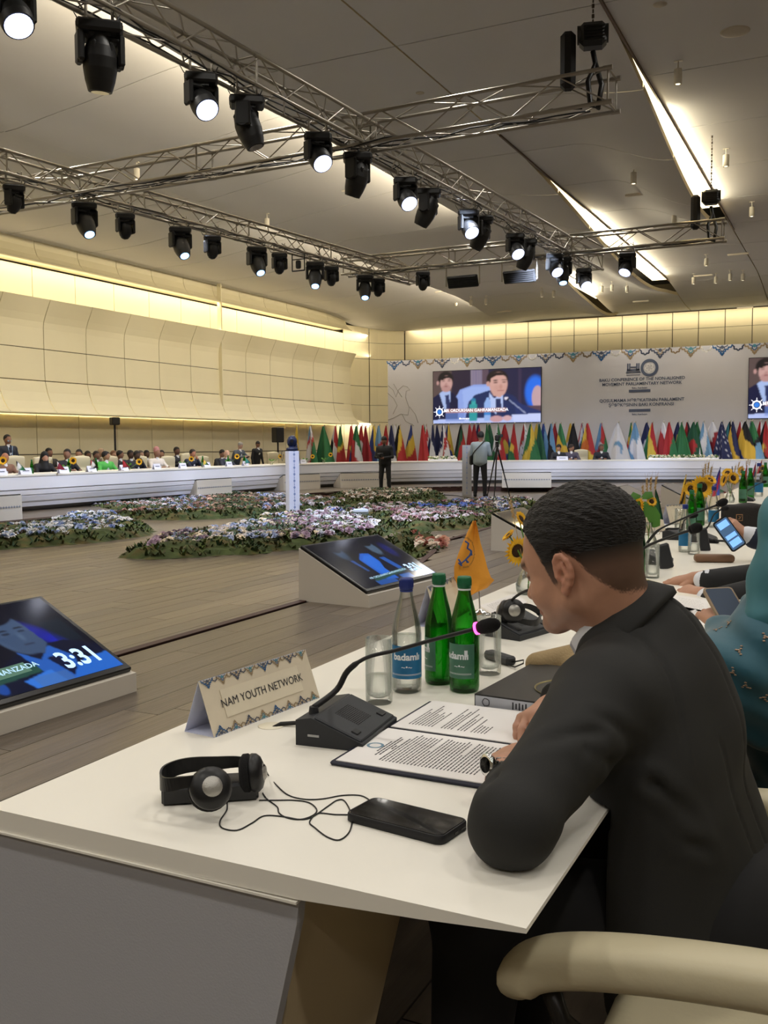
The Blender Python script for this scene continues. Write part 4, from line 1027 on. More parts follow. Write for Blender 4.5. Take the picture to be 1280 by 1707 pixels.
FL = [ (497, ('H', 'Ybr', 'stars:w')), (519, ('H', 'lwg', 'line:r')), (541, ('0', 'g', '')), (561, ('H', 'rwk')), (569, ('D', 'gYr')), (587, ('0', 'r', 'star:Y')), (596, ('H', 'gwrb', 'tri:g')), (604, ('0', 'r', 'disc:w')), (611, ('0', 'd')),
 (625, ('H', 'Ybr')), (633, ('D', 'lrl')), (645, ('0', 'r')), (654, ('H', 'nwr', 'canton:n')), (660, ('H', 'wwg', 'tri:w')), (667, ('H', 'kYr')), (687, ('V', 'bYr')), (706, ('0', 'r')), (711, ('H', 'gwrwg', 'star:Y')), (723, ('H', 'nwn')), (730, ('0', 'n')), (740, ('H', 'nnwrw', 'stars:w')), (749, ('H', 'Ybr', 'disc:o')),
 (770, ('H', 'kGrg')), (784, ('0', 'r')), (792, ('0', 'd')), (799, ('H', 'nrn')), (813, ('0', 'g')), (817, ('0', 'G')), (831, ('H', 'wgr', 'disc:w')), (843, ('H', 'rrb', 'disc:Y')), (858, ('H', 'rg', 'star:Y')), (875, ('H', 'rwk', 'stars:g')), (886, ('H', 'gYg')), (896, ('D', 'Ywk', 'disc:r')), (900, ('0', 'G')), (907, ('0', 'l', 'canton:b')), (920, ('H', 'lkl')), (926, ('0', 'd')), (935, ('V', 'gyg')), (952, ('D', 'yYo', 'disc:w')), (957, ('0', 'k')),
 (971, ('H', 'rwbwg')), (980, ('H', 'rYg', 'disc:o')), (1003, ('H', 'lrg', 'cres:w')), (1031, ('0', 'w', 'cres:l')), (1053, ('H', 'Yr', 'hoist:g')), (1059, ('H', 'llw', 'disc:w')), (1079, ('0', 'n', 'disc:w')), (1088, ('H', 'rYg')), (1106, ('H', 'rrg', 'hoist:w')), (1116, ('H', 'rrg')), (1131, ('V', 'nyn', 'star:k')), (1137, ('0', 'g')), (1146, ('H', 'rkr')), (1157, ('0', 'G', 'disc:r')), (1163, ('0', 'g')), (1173, ('H', 'lwl')), (1188, ('0', 'd', 'zig:w')), (1204, ('0', 'n', 'stars:w')),
 (1217, ('H', 'tyt', 'tri:k')), (1222, ('H', 'nyn')), (1235, ('H', 'rwg')), (1243, ('V', 'kyb')), (1251, ('H', 'br', 'tri:w')), (1254, ('D', 'gkl')), (1268, ('H', 'rwk')), (1277, ('H', 'rk', 'star:Y')) ]
FNAME = dict(r='red', d='dark red', g='green', G='dark green', b='blue', n='navy', l='light blue', y='yellow', Y='yellow', w='white', k='black', o='orange', m='maroon', t='teal')
M_flag = mat('flag_cloth', 'ffffff', .75, attr='Col'); M_pole = mat('flag_pole', 'b8b2a2', .35, metal=.8)
GREEK = {}
for k, (a, spec) in enumerate(FL):
    Yf = 30.6 + min(1, max(0, (a - 497) / 150)) * 3.9 + (k % 2) * .35
    p = pY(a, 740, Yf); tt = (p - Vector((0, 0, CAMH))).dot(FF); topy = 711.5 - (a - 500) / 780 * 9
    top = at(a, topy, tt).z; nm = []
    for c in spec[1]:
        if FNAME[c] not in nm: nm.append(FNAME[c])
    ex = {'disc': 'a disc', 'star': 'a star', 'stars': 'small stars', 'cres': 'a crescent', 'tri': 'a hoist triangle', 'hoist': 'a hoist band', 'zig': 'a white zigzag edge', 'canton': 'a canton', 'line': 'thin lines', '': ''}[(spec[2] if len(spec) > 2 else '').split(':')[0]]
    prev = FNAME[FL[k - 1][1][1][0]] if k else 'loudspeaker'
    lab = ' and '.join(nm[:2]) + ' flag' + (' with ' + ex.replace('a white zigzag', 'zigzag').replace('hoist ', '') if ex else '') + (' beside %s one' % prev if k else ', leftmost')
    region = ' by the left wall' if a < 645 else ' left of the screen' if a < 720 else ' under the large screen' if a < 905 else ' by the head table chairs' if a < 1040 else ' right of the white flag' if a < 1140 else ' behind the right trough' if a < 1200 else ' at the far right'
    t = thing('national_flag', (lab + region), 'flag', (p.x, p.y, 0), 0, 'flags behind the tables')
    MB().rod((0, 0, 0), (0, 0, top), .014, n=6).lathe([(.16, 0), (.16, .02), (.05, .05), (.016, .06)], 12).build('pole', M_pole, t)
    MB().ball((0, 0, top + .03), (.022, .022, .045), 8).build('finial', M_pole, t)
    f = fl(spec); nu, nv = 18, 22; W = .76 + .18 * ((k * 7) % 5) / 4; sg = 1 if k % 3 else -1; H_ = top - .5; vs = []; cols = []; ph = k * 1.7
    if a in (1031, 1157, 1188, 541, 1251, 1217, 687): W *= 1.35
    if FL[min(k + 1, len(FL) - 1)][0] - a < 8: W *= .8
    for j in range(nv + 1):
        tq = j / nv
        for i in range(nu + 1):
            s = i / nu; wd = W * (.03 + .97 * tq ** .8); fold = math.sin(s * 11 + ph) * .05 * (.3 + tq) + math.sin(s * 23 + ph * 2) * .016
            x_ = (s - .5) * wd + .05 * sg * tq; y_ = -.05 - .12 * math.cos((s - .5) * PI) * tq + fold
            z_ = top - .01 - tq * H_ * (1 - .10 * abs(s - .5) * 2) - .02 * math.sin(s * 9 + ph)
            vs.append((x_, y_, z_)); s2 = s if sg > 0 else 1 - s
            vv = min(.999, max(0, .62 * tq + .75 * (s2 - .32))); uu = min(.999, max(0, .75 * tq + .35 * (.5 - s2) + .06))
            cols.append(lin(FC[f(uu, vv)]) + (1,))
    N = nu + 1; m = MB(); m.add(vs, [(j * N + i, j * N + i + 1, (j + 1) * N + i + 1, (j + 1) * N + i) for j in range(nv) for i in range(nu)], 0, True)
    me = m.mesh('flag_cloth', M_flag); colset(me, cols); o = link('flag_cloth', me, t); o.rotation_euler = (0, 0, -.45)
# ================================================================ FLOWER BEDS
M_moss = mat('moss', 'ffffff', .95, attr='Col', noise=.4, nscale=6); M_petal = mat('petal', 'ffffff', .6, attr='Col'); M_leafv = mat('foliage', 'ffffff', .7, attr='Col')
def inside(poly, x, y):
    c = False
    for i in range(len(poly)):
        (x0, y0), (x1, y1) = poly[i], poly[(i + 1) % len(poly)]
        if (y0 > y) != (y1 > y) and x < (x1 - x0) * (y - y0) / (y1 - y0) + x0: c = not c
    return c
def edge_d(poly, x, y):
    d = 9
    for i in range(len(poly)):
        a = poly[i]; b = poly[(i + 1) % len(poly)]; bx, by = b[0] - a[0], b[1] - a[1]; t = max(0, min(1, ((x - a[0]) * bx + (y - a[1]) * by) / (bx * bx + by * by + 1e-9)))
        d = min(d, math.hypot(x - a[0] - t * bx, y - a[1] - t * by))
    return d
def smooth_poly(pts, n=5):
    out = []; N = len(pts); P = [Vector(p) for p in pts]
    for i in range(N):
        a, b, c, d = P[i - 1], P[i], P[(i + 1) % N], P[(i + 2) % N]
        for s in range(n):
            t = s / n; q = .5 * ((2 * b) + (c - a) * t + (2 * a - 5 * b + 4 * c - d) * t * t + (3 * b - a - 3 * c + d) * t ** 3); out.append((q.x, q.y))
    return out
FLP = dict(a=['f2f0f2', 'a9badf', 'eceef4', '8296cc', 'e6e2e4', 'cdd6e8', '84705f'], b=['c9c3c6', 'b58f86', 'e2dee6', 'a9b4d6', '8c6a60', 'd8b8a8', '7d8f80'], c=['f4f2f2', 'dfe3ee', 'b9a1b4', '8e7a8c', 'eee2d0', 'b4c0de', 'e2dce0'],
 d=['d8d2d0', 'c8b2a0', 'ece6e4', 'a08a7a', 'e6dcd2'], e=['e6e2ea', 'c4a0a8', 'd8cfd6', 'a5788a', 'f0ecef', '93a2d2', 'b08d8d'], f=['d8b09a', 'b0705a', 'e8d8c6', 'c89a86', '98584a', 'f0e4d8'])
def rosette(rad):
    m = MB()
    for ring, (r, z, n, tl) in enumerate(((1.0, .1, 6, .35), (.72, .3, 5, .55), (.4, .5, 4, .7))):
        for i in range(n):
            a = 2 * PI * i / n + ring * .5; w = PI / n * 1.15
            m.add([(0, 0, z * .5), (r * .75 * math.cos(a - w), r * .75 * math.sin(a - w), z + tl * .3), (r * math.cos(a), r * math.sin(a), z + tl * .22), (r * .75 * math.cos(a + w), r * .75 * math.sin(a + w), z + tl * .3)], [(0, 1, 2, 3)])
    return np.array(m.v) * rad, m.f
RV, RF = rosette(1); RQ = np.array(RF)
def bed(name, label, poly_px, pal, dens, zz=-.14, fscale=1.0, bluecl=None):
    poly = smooth_poly([tuple(pz(a, b, zz).to_2d()) for a, b in poly_px]); cx = sum(p[0] for p in poly) / len(poly); cy = sum(p[1] for p in poly) / len(poly)
    t = thing('flower_bed', label, 'flower bed', (cx, cy, zz), 0, 'moss and flower islands on the floor')
    xs = [p[0] for p in poly]; ys = [p[1] for p in poly]; rg = random.Random(len(label))
    # moss: height field
    st = .1; vs = []; idx = {}; fs = []; cols = []
    nx = int((max(xs) - min(xs)) / st) + 2; ny = int((max(ys) - min(ys)) / st) + 2
    def hh(x, y): d = edge_d(poly, x, y); return (.15 * min(1, d / .35) ** .5) * (1 + .35 * math.sin(x * 7.1 + y * 3) * math.sin(y * 6.3 - x * 2)) + rg.uniform(-.012, .02)
    ins = {}
    for j in range(ny):
        for i in range(nx):
            x = min(xs) + i * st; y = min(ys) + j * st; ins[i, j] = inside(poly, x, y)
    for j in range(ny - 1):
        for i in range(nx - 1):
            c = [(i, j), (i + 1, j), (i + 1, j + 1), (i, j + 1)]
            if any(ins.get(q) for q in c):
                f = []
                for q in c:
                    if q not in idx:
                        x = min(xs) + q[0] * st + rg.uniform(-.03, .03); y = min(ys) + q[1] * st + rg.uniform(-.03, .03); idx[q] = len(vs); vs.append((x - cx, y - cy, hh(x, y) if ins[q] else .0)); g_ = rg.uniform(.8, 1.2)
                        b_ = lin('3f4a26' if rg.random() > .25 else '5a4f2c'); cols.append(tuple(v * g_ for v in b_) + (1,))
                    f.append(idx[q])
                fs.append(tuple(f))
    m = MB(); m.add(vs, fs, 0, False); me = m.mesh('moss', M_moss); colset(me, cols); o = link('moss', me, t, kind='stuff')
    # tufts of moss and leaf blades
    V = []; Q = []; C = []
    area_ = len(fs) * st * st; n = int(area_ * 230)
    for _ in range(n):
        x = rg.uniform(min(xs), max(xs)); y = rg.uniform(min(ys), max(ys))
        if not inside(poly, x, y): continue
        d = edge_d(poly, x, y); z = .15 * min(1, d / .35) ** .5; s = rg.uniform(.035, .075); c = lin(rg.choice(['41522a', '35431f', '58672f', '4c4a2a', '2d4a30', '5c5636'] if d < .5 else ['3f5a3c', '4f6b52', '5d5a50', '34503c', '6b5648'])) + (1,)
        for kk in range(3):
            a = rg.uniform(0, 2 * PI); b = len(V); ux, uy = math.cos(a), math.sin(a); tl = rg.uniform(.3, 1.0)
            V += [(x - cx - uy * s * .35, y - cy + ux * s * .35, z - .02), (x - cx + uy * s * .35, y - cy - ux * s * .35, z - .02), (x - cx + ux * s + uy * s * .2, y - cy + uy * s - ux * s * .2, z + s * tl), (x - cx + ux * s - uy * s * .2, y - cy + uy * s + ux * s * .2, z + s * tl * 1.1)]; Q.append((b, b + 1, b + 2, b + 3)); C += [c] * 4
    me = np_mesh('foliage', np.array(V), np.array(Q), [M_leafv]); colset(me, C); link('foliage', me, t, kind='stuff')
    # flowers in drifts
    V = []; Q = []; C = []; nb = 0; n = int(area_ * dens)
    for _ in range(n):
        x = rg.uniform(min(xs), max(xs)); y = rg.uniform(min(ys), max(ys))
        if not inside(poly, x, y): continue
        d = edge_d(poly, x, y)
        if d < .28 + .12 * math.sin(x * 3): continue
        if math.sin(x * 2.3 + 1) * math.sin(y * 1.9) < -.55: continue
        r = rg.uniform(.045, .085) * fscale; drift = math.sin(x * 1.3 + y * .9 + len(label)) * .5 + .5
        c = lin(pal[int(min(.999, max(0, drift * .6 + rg.random() * .4)) * len(pal))])
        if bluecl and math.hypot(x - bluecl[0], y - bluecl[1]) < bluecl[2]: c = lin(rg.choice(['5d7fdc', '7c9af0', '86a4f4']))
        g_ = rg.uniform(.8, 1.1); z = .13 + .04 * rg.random(); ta, tb = rg.uniform(-.5, .5), rg.uniform(-.6, .1)
        P = RV * r; P = P + np.stack([P[:, 2] * ta, P[:, 2] * tb, P[:, 0] * -ta + P[:, 1] * -tb], 1) + np.array([x - cx, y - cy, z])
        Q.append(RQ + nb); V.append(P); nb += len(P); C += [tuple(v * g_ for v in c) + (1,)] * len(P)
    if V: me = np_mesh('flowers', np.concatenate(V), np.concatenate(Q), [M_petal]); colset(me, C); link('flowers', me, t, kind='stuff')
    return t
bed('a', 'flower bed at the left edge, blue and white blossoms on moss', [(-60, 920), (0, 916), (80, 910), (150, 905), (240, 893), (242, 880), (205, 868), (120, 868), (50, 885), (-60, 893)], FLP['a'], 130)
bed('b', 'long far flower bed in front of the left table, behind the white pillar', [(145, 848), (165, 860), (240, 866), (340, 866), (470, 858), (590, 851), (560, 838), (460, 833), (350, 829), (220, 832)], FLP['b'], 95)
bed('c', 'large middle flower bed in front of the white pillar', [(210, 930), (300, 930), (430, 920), (560, 910), (640, 893), (648, 878), (580, 868), (480, 866), (400, 876), (370, 893), (300, 900), (240, 915)], FLP['c'], 150)
bed('d', 'small far flower bed at the feet of the man in black', [(548, 833), (600, 842), (690, 841), (738, 832), (720, 824), (640, 823), (580, 826)], FLP['d'], 70)
q = pz(735, 856, -.14)
bed('e', 'wide flower bed right of the pillar with a bright blue cluster', [(500, 860), (560, 868), (600, 868), (660, 886), (740, 884), (830, 876), (890, 862), (890, 840), (790, 842), (680, 850), (600, 853)], FLP['e'], 100, bluecl=(q.x, q.y, .75))
bed('f', 'small flower bed of rust and cream blossoms behind the blue monitor', [(640, 913), (680, 932), (740, 940), (765, 930), (752, 912), (710, 900), (665, 900)], FLP['f'], 150, fscale=1.15)
bed('g', 'narrow moss strip below the large middle flower bed', [(385, 921), (400, 925), (440, 922), (446, 917), (410, 916)], FLP['a'], 0)
# small white uplight standing in the middle bed
v = pz(600, 868, -.14); t = thing('floor_uplight', 'small bluish white floor lamp standing between the flower beds', 'lamp', (v.x, v.y, -.14), .6)
MB().box((0, 0, .13), (.3, .1, .26), M=Matrix.Rotation(.5, 4, 'X'), bev=.03).build('lamp_body', mat('uplight', 'cfdcf0', .4), t); MB().box((0, 0, .015), (.3, .25, .03), bev=.01).build('lamp_base', M_black, t)
# cables on the pit floor and flower troughs on the head table
o = MB().tube([tuple(pz(a, b, -.132)) for a, b in [(735, 825), (760, 826), (772, 828), (800, 832)]], .012, 5).build('floor_cable', M_black); tag(o, 'black cable on the floor beside the grey pillar', 'cable')
for a0, a1, lab in ((722, 768, 'white flower trough on the head table behind the cameraman'), (1084, 1201, 'long white flower trough on the head table at the right')):
    p0, d0 = front_at(a0); p1, d1 = front_at(a1); p0 = p0 + d0 * .5; p1 = p1 + d1 * .5; L = (p1 - p0).length
    t = thing('flower_trough', lab, 'flowers', ((p0.x + p1.x) / 2, (p0.y + p1.y) / 2, .75), math.atan2(p1.y - p0.y, p1.x - p0.x), 'flower troughs'); rg = random.Random(a0)
    MB().box((0, 0, .03), (L, .24, .06), bev=.01).build('trough', M_fascia, t); V = []; Q = []; C = []; nb = 0
    for _ in range(int(L * 95)):
        P = RV * rg.uniform(.03, .045); ta, tb = rg.uniform(-.4, .4), rg.uniform(-.9, -.2); P = P + np.stack([P[:, 2] * ta, P[:, 2] * tb, P[:, 0] * -ta + P[:, 1] * -tb], 1) + np.array([rg.uniform(-L / 2, L / 2), rg.uniform(-.12, .12), rg.uniform(.05, .14)])
        Q.append(RQ + nb); V.append(P); nb += len(P); C += [lin(rg.choice(['f0ece0', 'e8e0c4', 'f6f4ec', 'd8dcc0', '6f8a54', '5d7a48'])) + (1,)] * len(P)
    me = np_mesh('blossoms', np.concatenate(V), np.concatenate(Q), [M_petal]); colset(me, C); link('blossoms', me, t, kind='stuff')
# ================================================================ THINGS ON THE NEAR TABLE
TZ = .75
M_card = mat('card_paper', 'd9cdb6', .6, noise=.04, nscale=20); M_cardw = mat('card_back', 'cdd2ea', .6); M_plate = mat('card_plate', 'e2d7bf', .6); M_txt = mat('print_dark', '2a2a30', .6)
M_paper = mat('paper', 'ece9e6', .6); M_navyc = mat('folder_navy', '12142a', .45, bump=.1, bscale=400)
def name_card(loc, rz, L, h, dpt, label, words, fancy=True, size=.03, group=None, back=M_cardw):
    """tent card; its printed face looks to local +x, text runs along +y"""
    t = thing('name_card', label, 'name card', loc, rz, group); m = MB(); a = .0008
    def face(p, q, mi, mm):
        n = Vector((q[1] - p[1], 0, -(q[0] - p[0]))).normalized() * a
        vs = [(p[0], -L / 2, p[1]), (p[0], L / 2, p[1]), (q[0], L / 2, q[1]), (q[0], -L / 2, q[1])]
        mm.add(vs + [tuple(Vector(v) - n) for v in vs], [(0, 1, 2, 3), (7, 6, 5, 4), (0, 4, 5, 1), (1, 5, 6, 2), (2, 6, 7, 3), (3, 7, 4, 0)], mi)
    face((dpt / 2, 0), (0, h), 0, m); m.build('card_face', [M_card if fancy else back], t); m = MB(); face((0, h), (-dpt / 2, 0), 0, m); m.build('card_back', back, t)
    m = MB(); m.box((0, 0, .0006), (dpt, L, .001)); m.build('card_base', back, t)
    e = Vector((-dpt / 2, 0, h)); sl = e.length; e.normalize(); nx = Vector((0, 1, 0)).cross(e)
    M = Matrix(((0, e.x, nx.x, dpt / 4 + nx.x * .0012), (1, e.y, nx.y, 0), (0, e.z, nx.z, h / 2 + nx.z * .0012), (0, 0, 0, 1)))
    if words: text('card_lettering', words, size, M_txt, t, M=M @ Matrix.Translation((0, 0, .0012)), bold=0)
    if fancy:
        MB().box((0, 0, 0), (L * .72, sl * .5, .0006)).build('card_plate', M_plate, t, M=M)
        n = 8
        for up in (0, 1):
            for i in range(n):
                mm = orn(t, 'fleur', None, None, L / n * .42); x_ = -L / 2 + L * (i + .5) / n
                mm.build('ornament', list(inks[i % 4]), t, M=M @ Matrix.Translation((x_, sl * (.495 if not up else -.495), .0004)) @ Matrix.Rotation(PI if up else 0, 4, 'Z'))
                if i < n - 1:
                    mm = orn(t, 'ring', None, None, L / n * .6); mm.build('ornament', [(M_ink, M_inko)[i % 2]], t, M=M @ Matrix.Translation((x_ + L / n / 2, sl * (.49 if not up else -.49), .0004)) @ Matrix.Rotation(PI if up else 0, 4, 'Z'))
    return t
p0, p1 = pz(357, 1230, TZ), pz(533, 1163, TZ); apex = pX(337, 1137, -1.085)
dd = (p1 - p0); L = dd.length; rz = math.atan2(dd.y, dd.x) - PI / 2; c = (p0 + p1) / 2; dp = .075
off = Matrix.Rotation(rz, 3, 'Z') @ Vector((dp / 2, 0, 0))
name_card(c - off, rz, L, apex.z - TZ, dp, 'name card reading NAM YOUTH NETWORK with ornament borders, nearest', 'NAM YOUTH NETWORK', size=.0225)
p0, p1 = pz(712, 1058, TZ), pz(800, 1010, TZ); dd = p1 - p0
name_card((p0 + p1) / 2 - Vector((.04, 0, 0)), math.atan2(dd.y, dd.x) - PI / 2, .31, .12, .075, 'second name card, standing behind the green bottles', '')
# ---- bottles and glasses
M_gg = glassy('green_glass', 'a6e6a4', '5aa862', .7); M_cg = glassy('clear_glass', 'ffffff', 'dfe5e2', .6); M_water = glassy('water', 'fbfdfc', 'e6ece8', .3)
M_gw = glassy('green_water', '9ade9c', '6cbc74', .15)
M_capg = mat('cap_green', '1e6b45', .4); M_capb = mat('cap_blue', '23347f', .4); M_lab = mat('label_blue', '1f6f9e', .45, noise=.25, nscale=14); M_labg = mat('label_green', '4b7a64', .4, noise=.25, nscale=20); M_labw = mat('label_white', 'e9eef2', .5)
def bottle(kind, label, lab_rz=0, detail=True, group=None):
    t = thing('glass_bottle', label, 'bottle', (0, 0, 0), 0, group); G = kind == 'green'
    prof = [(.0, .0), (.026, .0), (.031, .003), (.0325, .012), (.0325, .128), (.031, .142), (.0265, .165), (.0195, .192), (.0145, .212), (.0130, .224), (.0130, .236)]
    inn = [(.0108, .236), (.0108, .224), (.0122, .212), (.017, .192), (.0238, .165), (.0285, .142), (.030, .128), (.030, .012), (.026, .008), (0, .008)]
    n = 28 if detail else 12
    MB().lathe(prof + inn, n).build('bottle_body', M_gg if G else M_cg, t)
    lv = .135 if G else .128
    MB().lathe([(0, .0085), (.0255, .0085), (.0295, .0125), (.0295, lv - .003), (0, lv - .003)], n).build('water', M_gw if G else M_water, t)
    m = MB(); m.lathe([(.0145, .226), (.0152, .227), (.0152, .247), (.0142, .2505), (0, .2508)], n)
    if detail:
        for i in range(24): a = 2 * PI * i / 24; m.box((.0153 * math.cos(a), .0153 * math.sin(a), .238), (.001, .001, .014), M=None)
    m.build('bottle_cap', M_capg if G else M_capb, t)
    if detail: MB().lathe([(.0138, .221), (.0143, .222), (.0143, .2245), (.0138, .225)], n).build('cap_ring', M_labw if G else M_capb, t)
    # label: curved patch
    a0, a1 = (-1.05, 1.05) if G else (-1.5, 1.5); z0, z1 = (.033, .108) if G else (.034, .106); k = 20; vs = []
    for i in range(k + 1):
        a = a0 + (a1 - a0) * i / k - PI / 2 + lab_rz
        for z in (z0, z1): vs.append((.0328 * math.cos(a), .0328 * math.sin(a), z))
    m = MB(); m.add(vs, [(2 * i, 2 * i + 2, 2 * i + 3, 2 * i + 1) for i in range(k)], 0, True); lo = m.build('bottle_label', M_labg if G else M_lab, t)
    if detail:
        text('label_lettering', 'badaml\u0131', .021, M_labw, lo, M=Matrix.Translation((0, 0, .082)) @ Matrix.Rotation(lab_rz + (-.35 if G else 0), 4, 'Z'), bend=.0332, bold=.0007)
        text('label_lettering', '~\u2022~', .016, M_labw, lo, M=Matrix.Translation((0, 0, .06)) @ Matrix.Rotation(lab_rz, 4, 'Z'), bend=.0332)
        m = MB()
        for z in (.042, .044): m.lathe([(.0331, z), (.0331, z + .0006)], 40)
        m.f = [f for f in m.f if len(f) == 4 and all(abs(((math.atan2(m.v[i][1], m.v[i][0]) + PI / 2 - lab_rz + PI) % (2 * PI)) - PI) < (1.4 if not G else .95) for i in f)]; m.m = [0] * len(m.f); m.sm = [True] * len(m.f)
        m.build('label_line', M_labw, lo)
        if G: MB().box((0, -.0333, .088), (.007, .0004, .014)).build('barcode', M_labw, lo).rotation_euler = (0, 0, lab_rz + .45)
    return t
def put(o, px_, py_, rz=None, s=1, z=TZ):
    v = pz(px_, py_, z); o.location = (v.x, v.y, z); o.scale = (s,) * 3
    if rz is not None: o.rotation_euler = (0, 0, rz)
    return o
tocam = lambda px_: math.radians(26.2) - math.atan((px_ - 640) / F)      # angle that turns local -y to the camera
put(bottle('clear', 'clear glass bottle with blue label and blue cap beside the first glass'), 678, 1152, tocam(678))
put(bottle('green', 'left green bottle, standing a little farther back', lab_rz=-1.3), 732, 1138, tocam(732))
put(bottle('green', 'right green bottle with its label towards the camera', lab_rz=-.35), 774, 1151, tocam(774), 1.01)
def glass(label, level=.035, h=.138, r=.0285, group=None, n=32):
    t = thing('water_glass', label, 'glass', (0, 0, 0), 0, group)
    MB().lathe([(0, 0), (r * .9, 0), (r * .98, .003), (r, .02), (r, h), (r - .0012, h + .0006), (r - .0022, h), (r - .0024, .024), (r * .8, .017), (r * .5, .013), (0, .011)], n).build('glass_body', M_cg, t)
    if level: MB().lathe([(0, .0115), (r * .5, .0136), (r * .78, .0178), (r - .003, .025), (r - .003, .024 + level), (0, .024 + level)], n).build('water', M_water, t)
    m = MB()
    for i in range(14):
        a = 2 * PI * i / 14; m.add([(r * .35 * math.cos(a), r * .35 * math.sin(a), .0102), (r * .8 * math.cos(a - .12), r * .8 * math.sin(a - .12), .002), (r * .8 * math.cos(a + .12), r * .8 * math.sin(a + .12), .002)], [(0, 1, 2)])
    return t
put(glass('straight water glass left of the clear bottle, a third full'), 632, 1171, 0)
put(glass('straight water glass right of the green bottles, behind the microphone head', .02), 815, 1123, 0)
# ---- conference microphones
M_mic = mat('mic_body', '24262a', .5, bump=.05, bscale=500); M_mict = mat('mic_top', '2e3034', .55); M_foam = mat('foam', '0c0b0d', .95, bump=.6, bscale=900); M_pink = mat('mic_ring', 'ff4fb0', emit=2.2); M_mark = mat('mark_grey', 'a8a8a8', .5)
def console(label, M, path=None, lit=False, det=True, group=None, ringm=None):
    """body: low edge at local +x (towards the speaker), raised edge at -x, size .12 x .18"""
    t = thing('microphone_unit', label, 'microphone', group=group); t.matrix_world = M
    m = MB(); x0, x1, y0, y1 = -.065, .065, -.09, .09
    pr = [(x0, 0), (x1, 0), (x1, .014), (x0 + .03, .052), (x0, .046)]
    vs = [(a, y0, b) for a, b in pr] + [(a, y1, b) for a, b in pr]; n = 5
    m.add(vs, [tuple(range(n)), tuple(range(2 * n - 1, n - 1, -1))] + [((i + 1) % n, i, n + i, n + (i + 1) % n) for i in range(n)]); m.build('base', M_mic, t)
    sl = Vector((x1 - x0 - .03, 0, .014 - .052)); e = sl.normalized(); nz = Vector((-e.z, 0, e.x)) * (1 if e.x > 0 else -1); cc = Vector(((x0 + .03 + x1) / 2, 0, .033)) + nz * .001
    MM = Matrix(((e.x, 0, nz.x, cc.x), (0, 1, 0, 0), (e.z, 0, nz.z, cc.z), (0, 0, 0, 1)))
    m = MB(); m.box((0, 0, 0), (.098, .172, .006), bev=.0025); m.build('top_plate', M_mict, t, M=MM)
    if det:
        m = MB()
        for i in range(13):
            for j in range(9): m.box((-.030 + i * .004, -.03 + j * .0075, .0034), (.0018, .0045, .0006))
        o = m.build('speaker_holes', M_black, t, M=MM); o['kind'] = 'stuff'
        for yy, w_ in ((-.065, .018), (.062, .02)): MB().box((.028, yy, .004), (.014, w_, .003), bev=.001).build('button', M_black, t, M=MM)
        MB().box((-.03, y0 - .0005, .02), (.022, .001, .004), bev=0).build('slot_mark', M_mark, t)
    MB().rod((x0 + .018, -.05, .04), (x0 + .018, -.05, .062), .011, .008, n=14).build('gooseneck_socket', M_mic, t)
    return t
Mc = frame((-.842, 1.553, TZ), Vector((.97, .10, 0)), Vector((-.10, .97, 0)))
t = console('black microphone unit beside the open folder with lit pink ring', Mc)
def gooseneck(t, pts, head, hr=(.0115, .03), lit=False, rr=.0045):
    """world-space path and foam head, parented to the unit"""
    inv = t.matrix_world.inverted(); P = [inv @ Vector(p) for p in pts]; Q = []
    N = len(P)
    for i in range(N - 1):
        a, b, c, d = P[max(i - 1, 0)], P[i], P[i + 1], P[min(i + 2, N - 1)]
        for s in range(5):
            u = s / 5; Q.append(.5 * ((2 * b) + (c - a) * u + (2 * a - 5 * b + 4 * c - d) * u * u + (3 * b - a - 3 * c + d) * u ** 3))
    Q.append(P[-1]); k = len(Q)
    MB().tube(Q, [rr * (1.25 if i < k * .35 else .85) for i in range(k)], 8).build('gooseneck', M_black, t)
    a = P[-1]; b = inv @ Vector(head); d = (b - a).normalized()
    MB().tube([a - d * .004, a + d * .004, a + d * .008, a + d * .016, a + d * .03, a + d * .04, a + d * .046, a + d * .049], [.006, .008, hr[0] * .9, hr[0] * 1.1, hr[0] * 1.15, hr[0] * .95, hr[0] * .6, hr[0] * .15], 14).build('foam_windscreen', M_foam, t)
    MB().rod(a + d * .001, a + d * .005, hr[0] * .98, n=16).build('light_ring', M_pink if lit else M_black, t)
base = Mc @ Vector((-.047, -.05, .06))
gooseneck(t, [base, at(561, 1150, 1.80), at(580, 1118, 1.79), at(612, 1096, 1.78), at(660, 1084, 1.76), at(720, 1067, 1.73), at(770, 1054, 1.70), at(792, 1048, 1.69)], at(829, 1040, 1.67), lit=True)
MB().tube([(Mc.inverted() @ p) for p in (Mc @ Vector((-.062, -.03, .012)), Vector((-.95, 1.555, .758)), Vector((-.985, 1.545, .754)), Vector((-.998, 1.533, .746)))], .0042, 8).build('cable', M_black, t)
o = MB().lathe([(.0, .0008), (.024, .0008), (.026, 0)], 32).build('cable_port', mat('port_lid', 'e6dfc9', .4)); tag(o, 'round white cable port in the table beside the name card', 'cable port'); v = pz(452, 1210, TZ); o.location = (v.x, v.y, TZ)
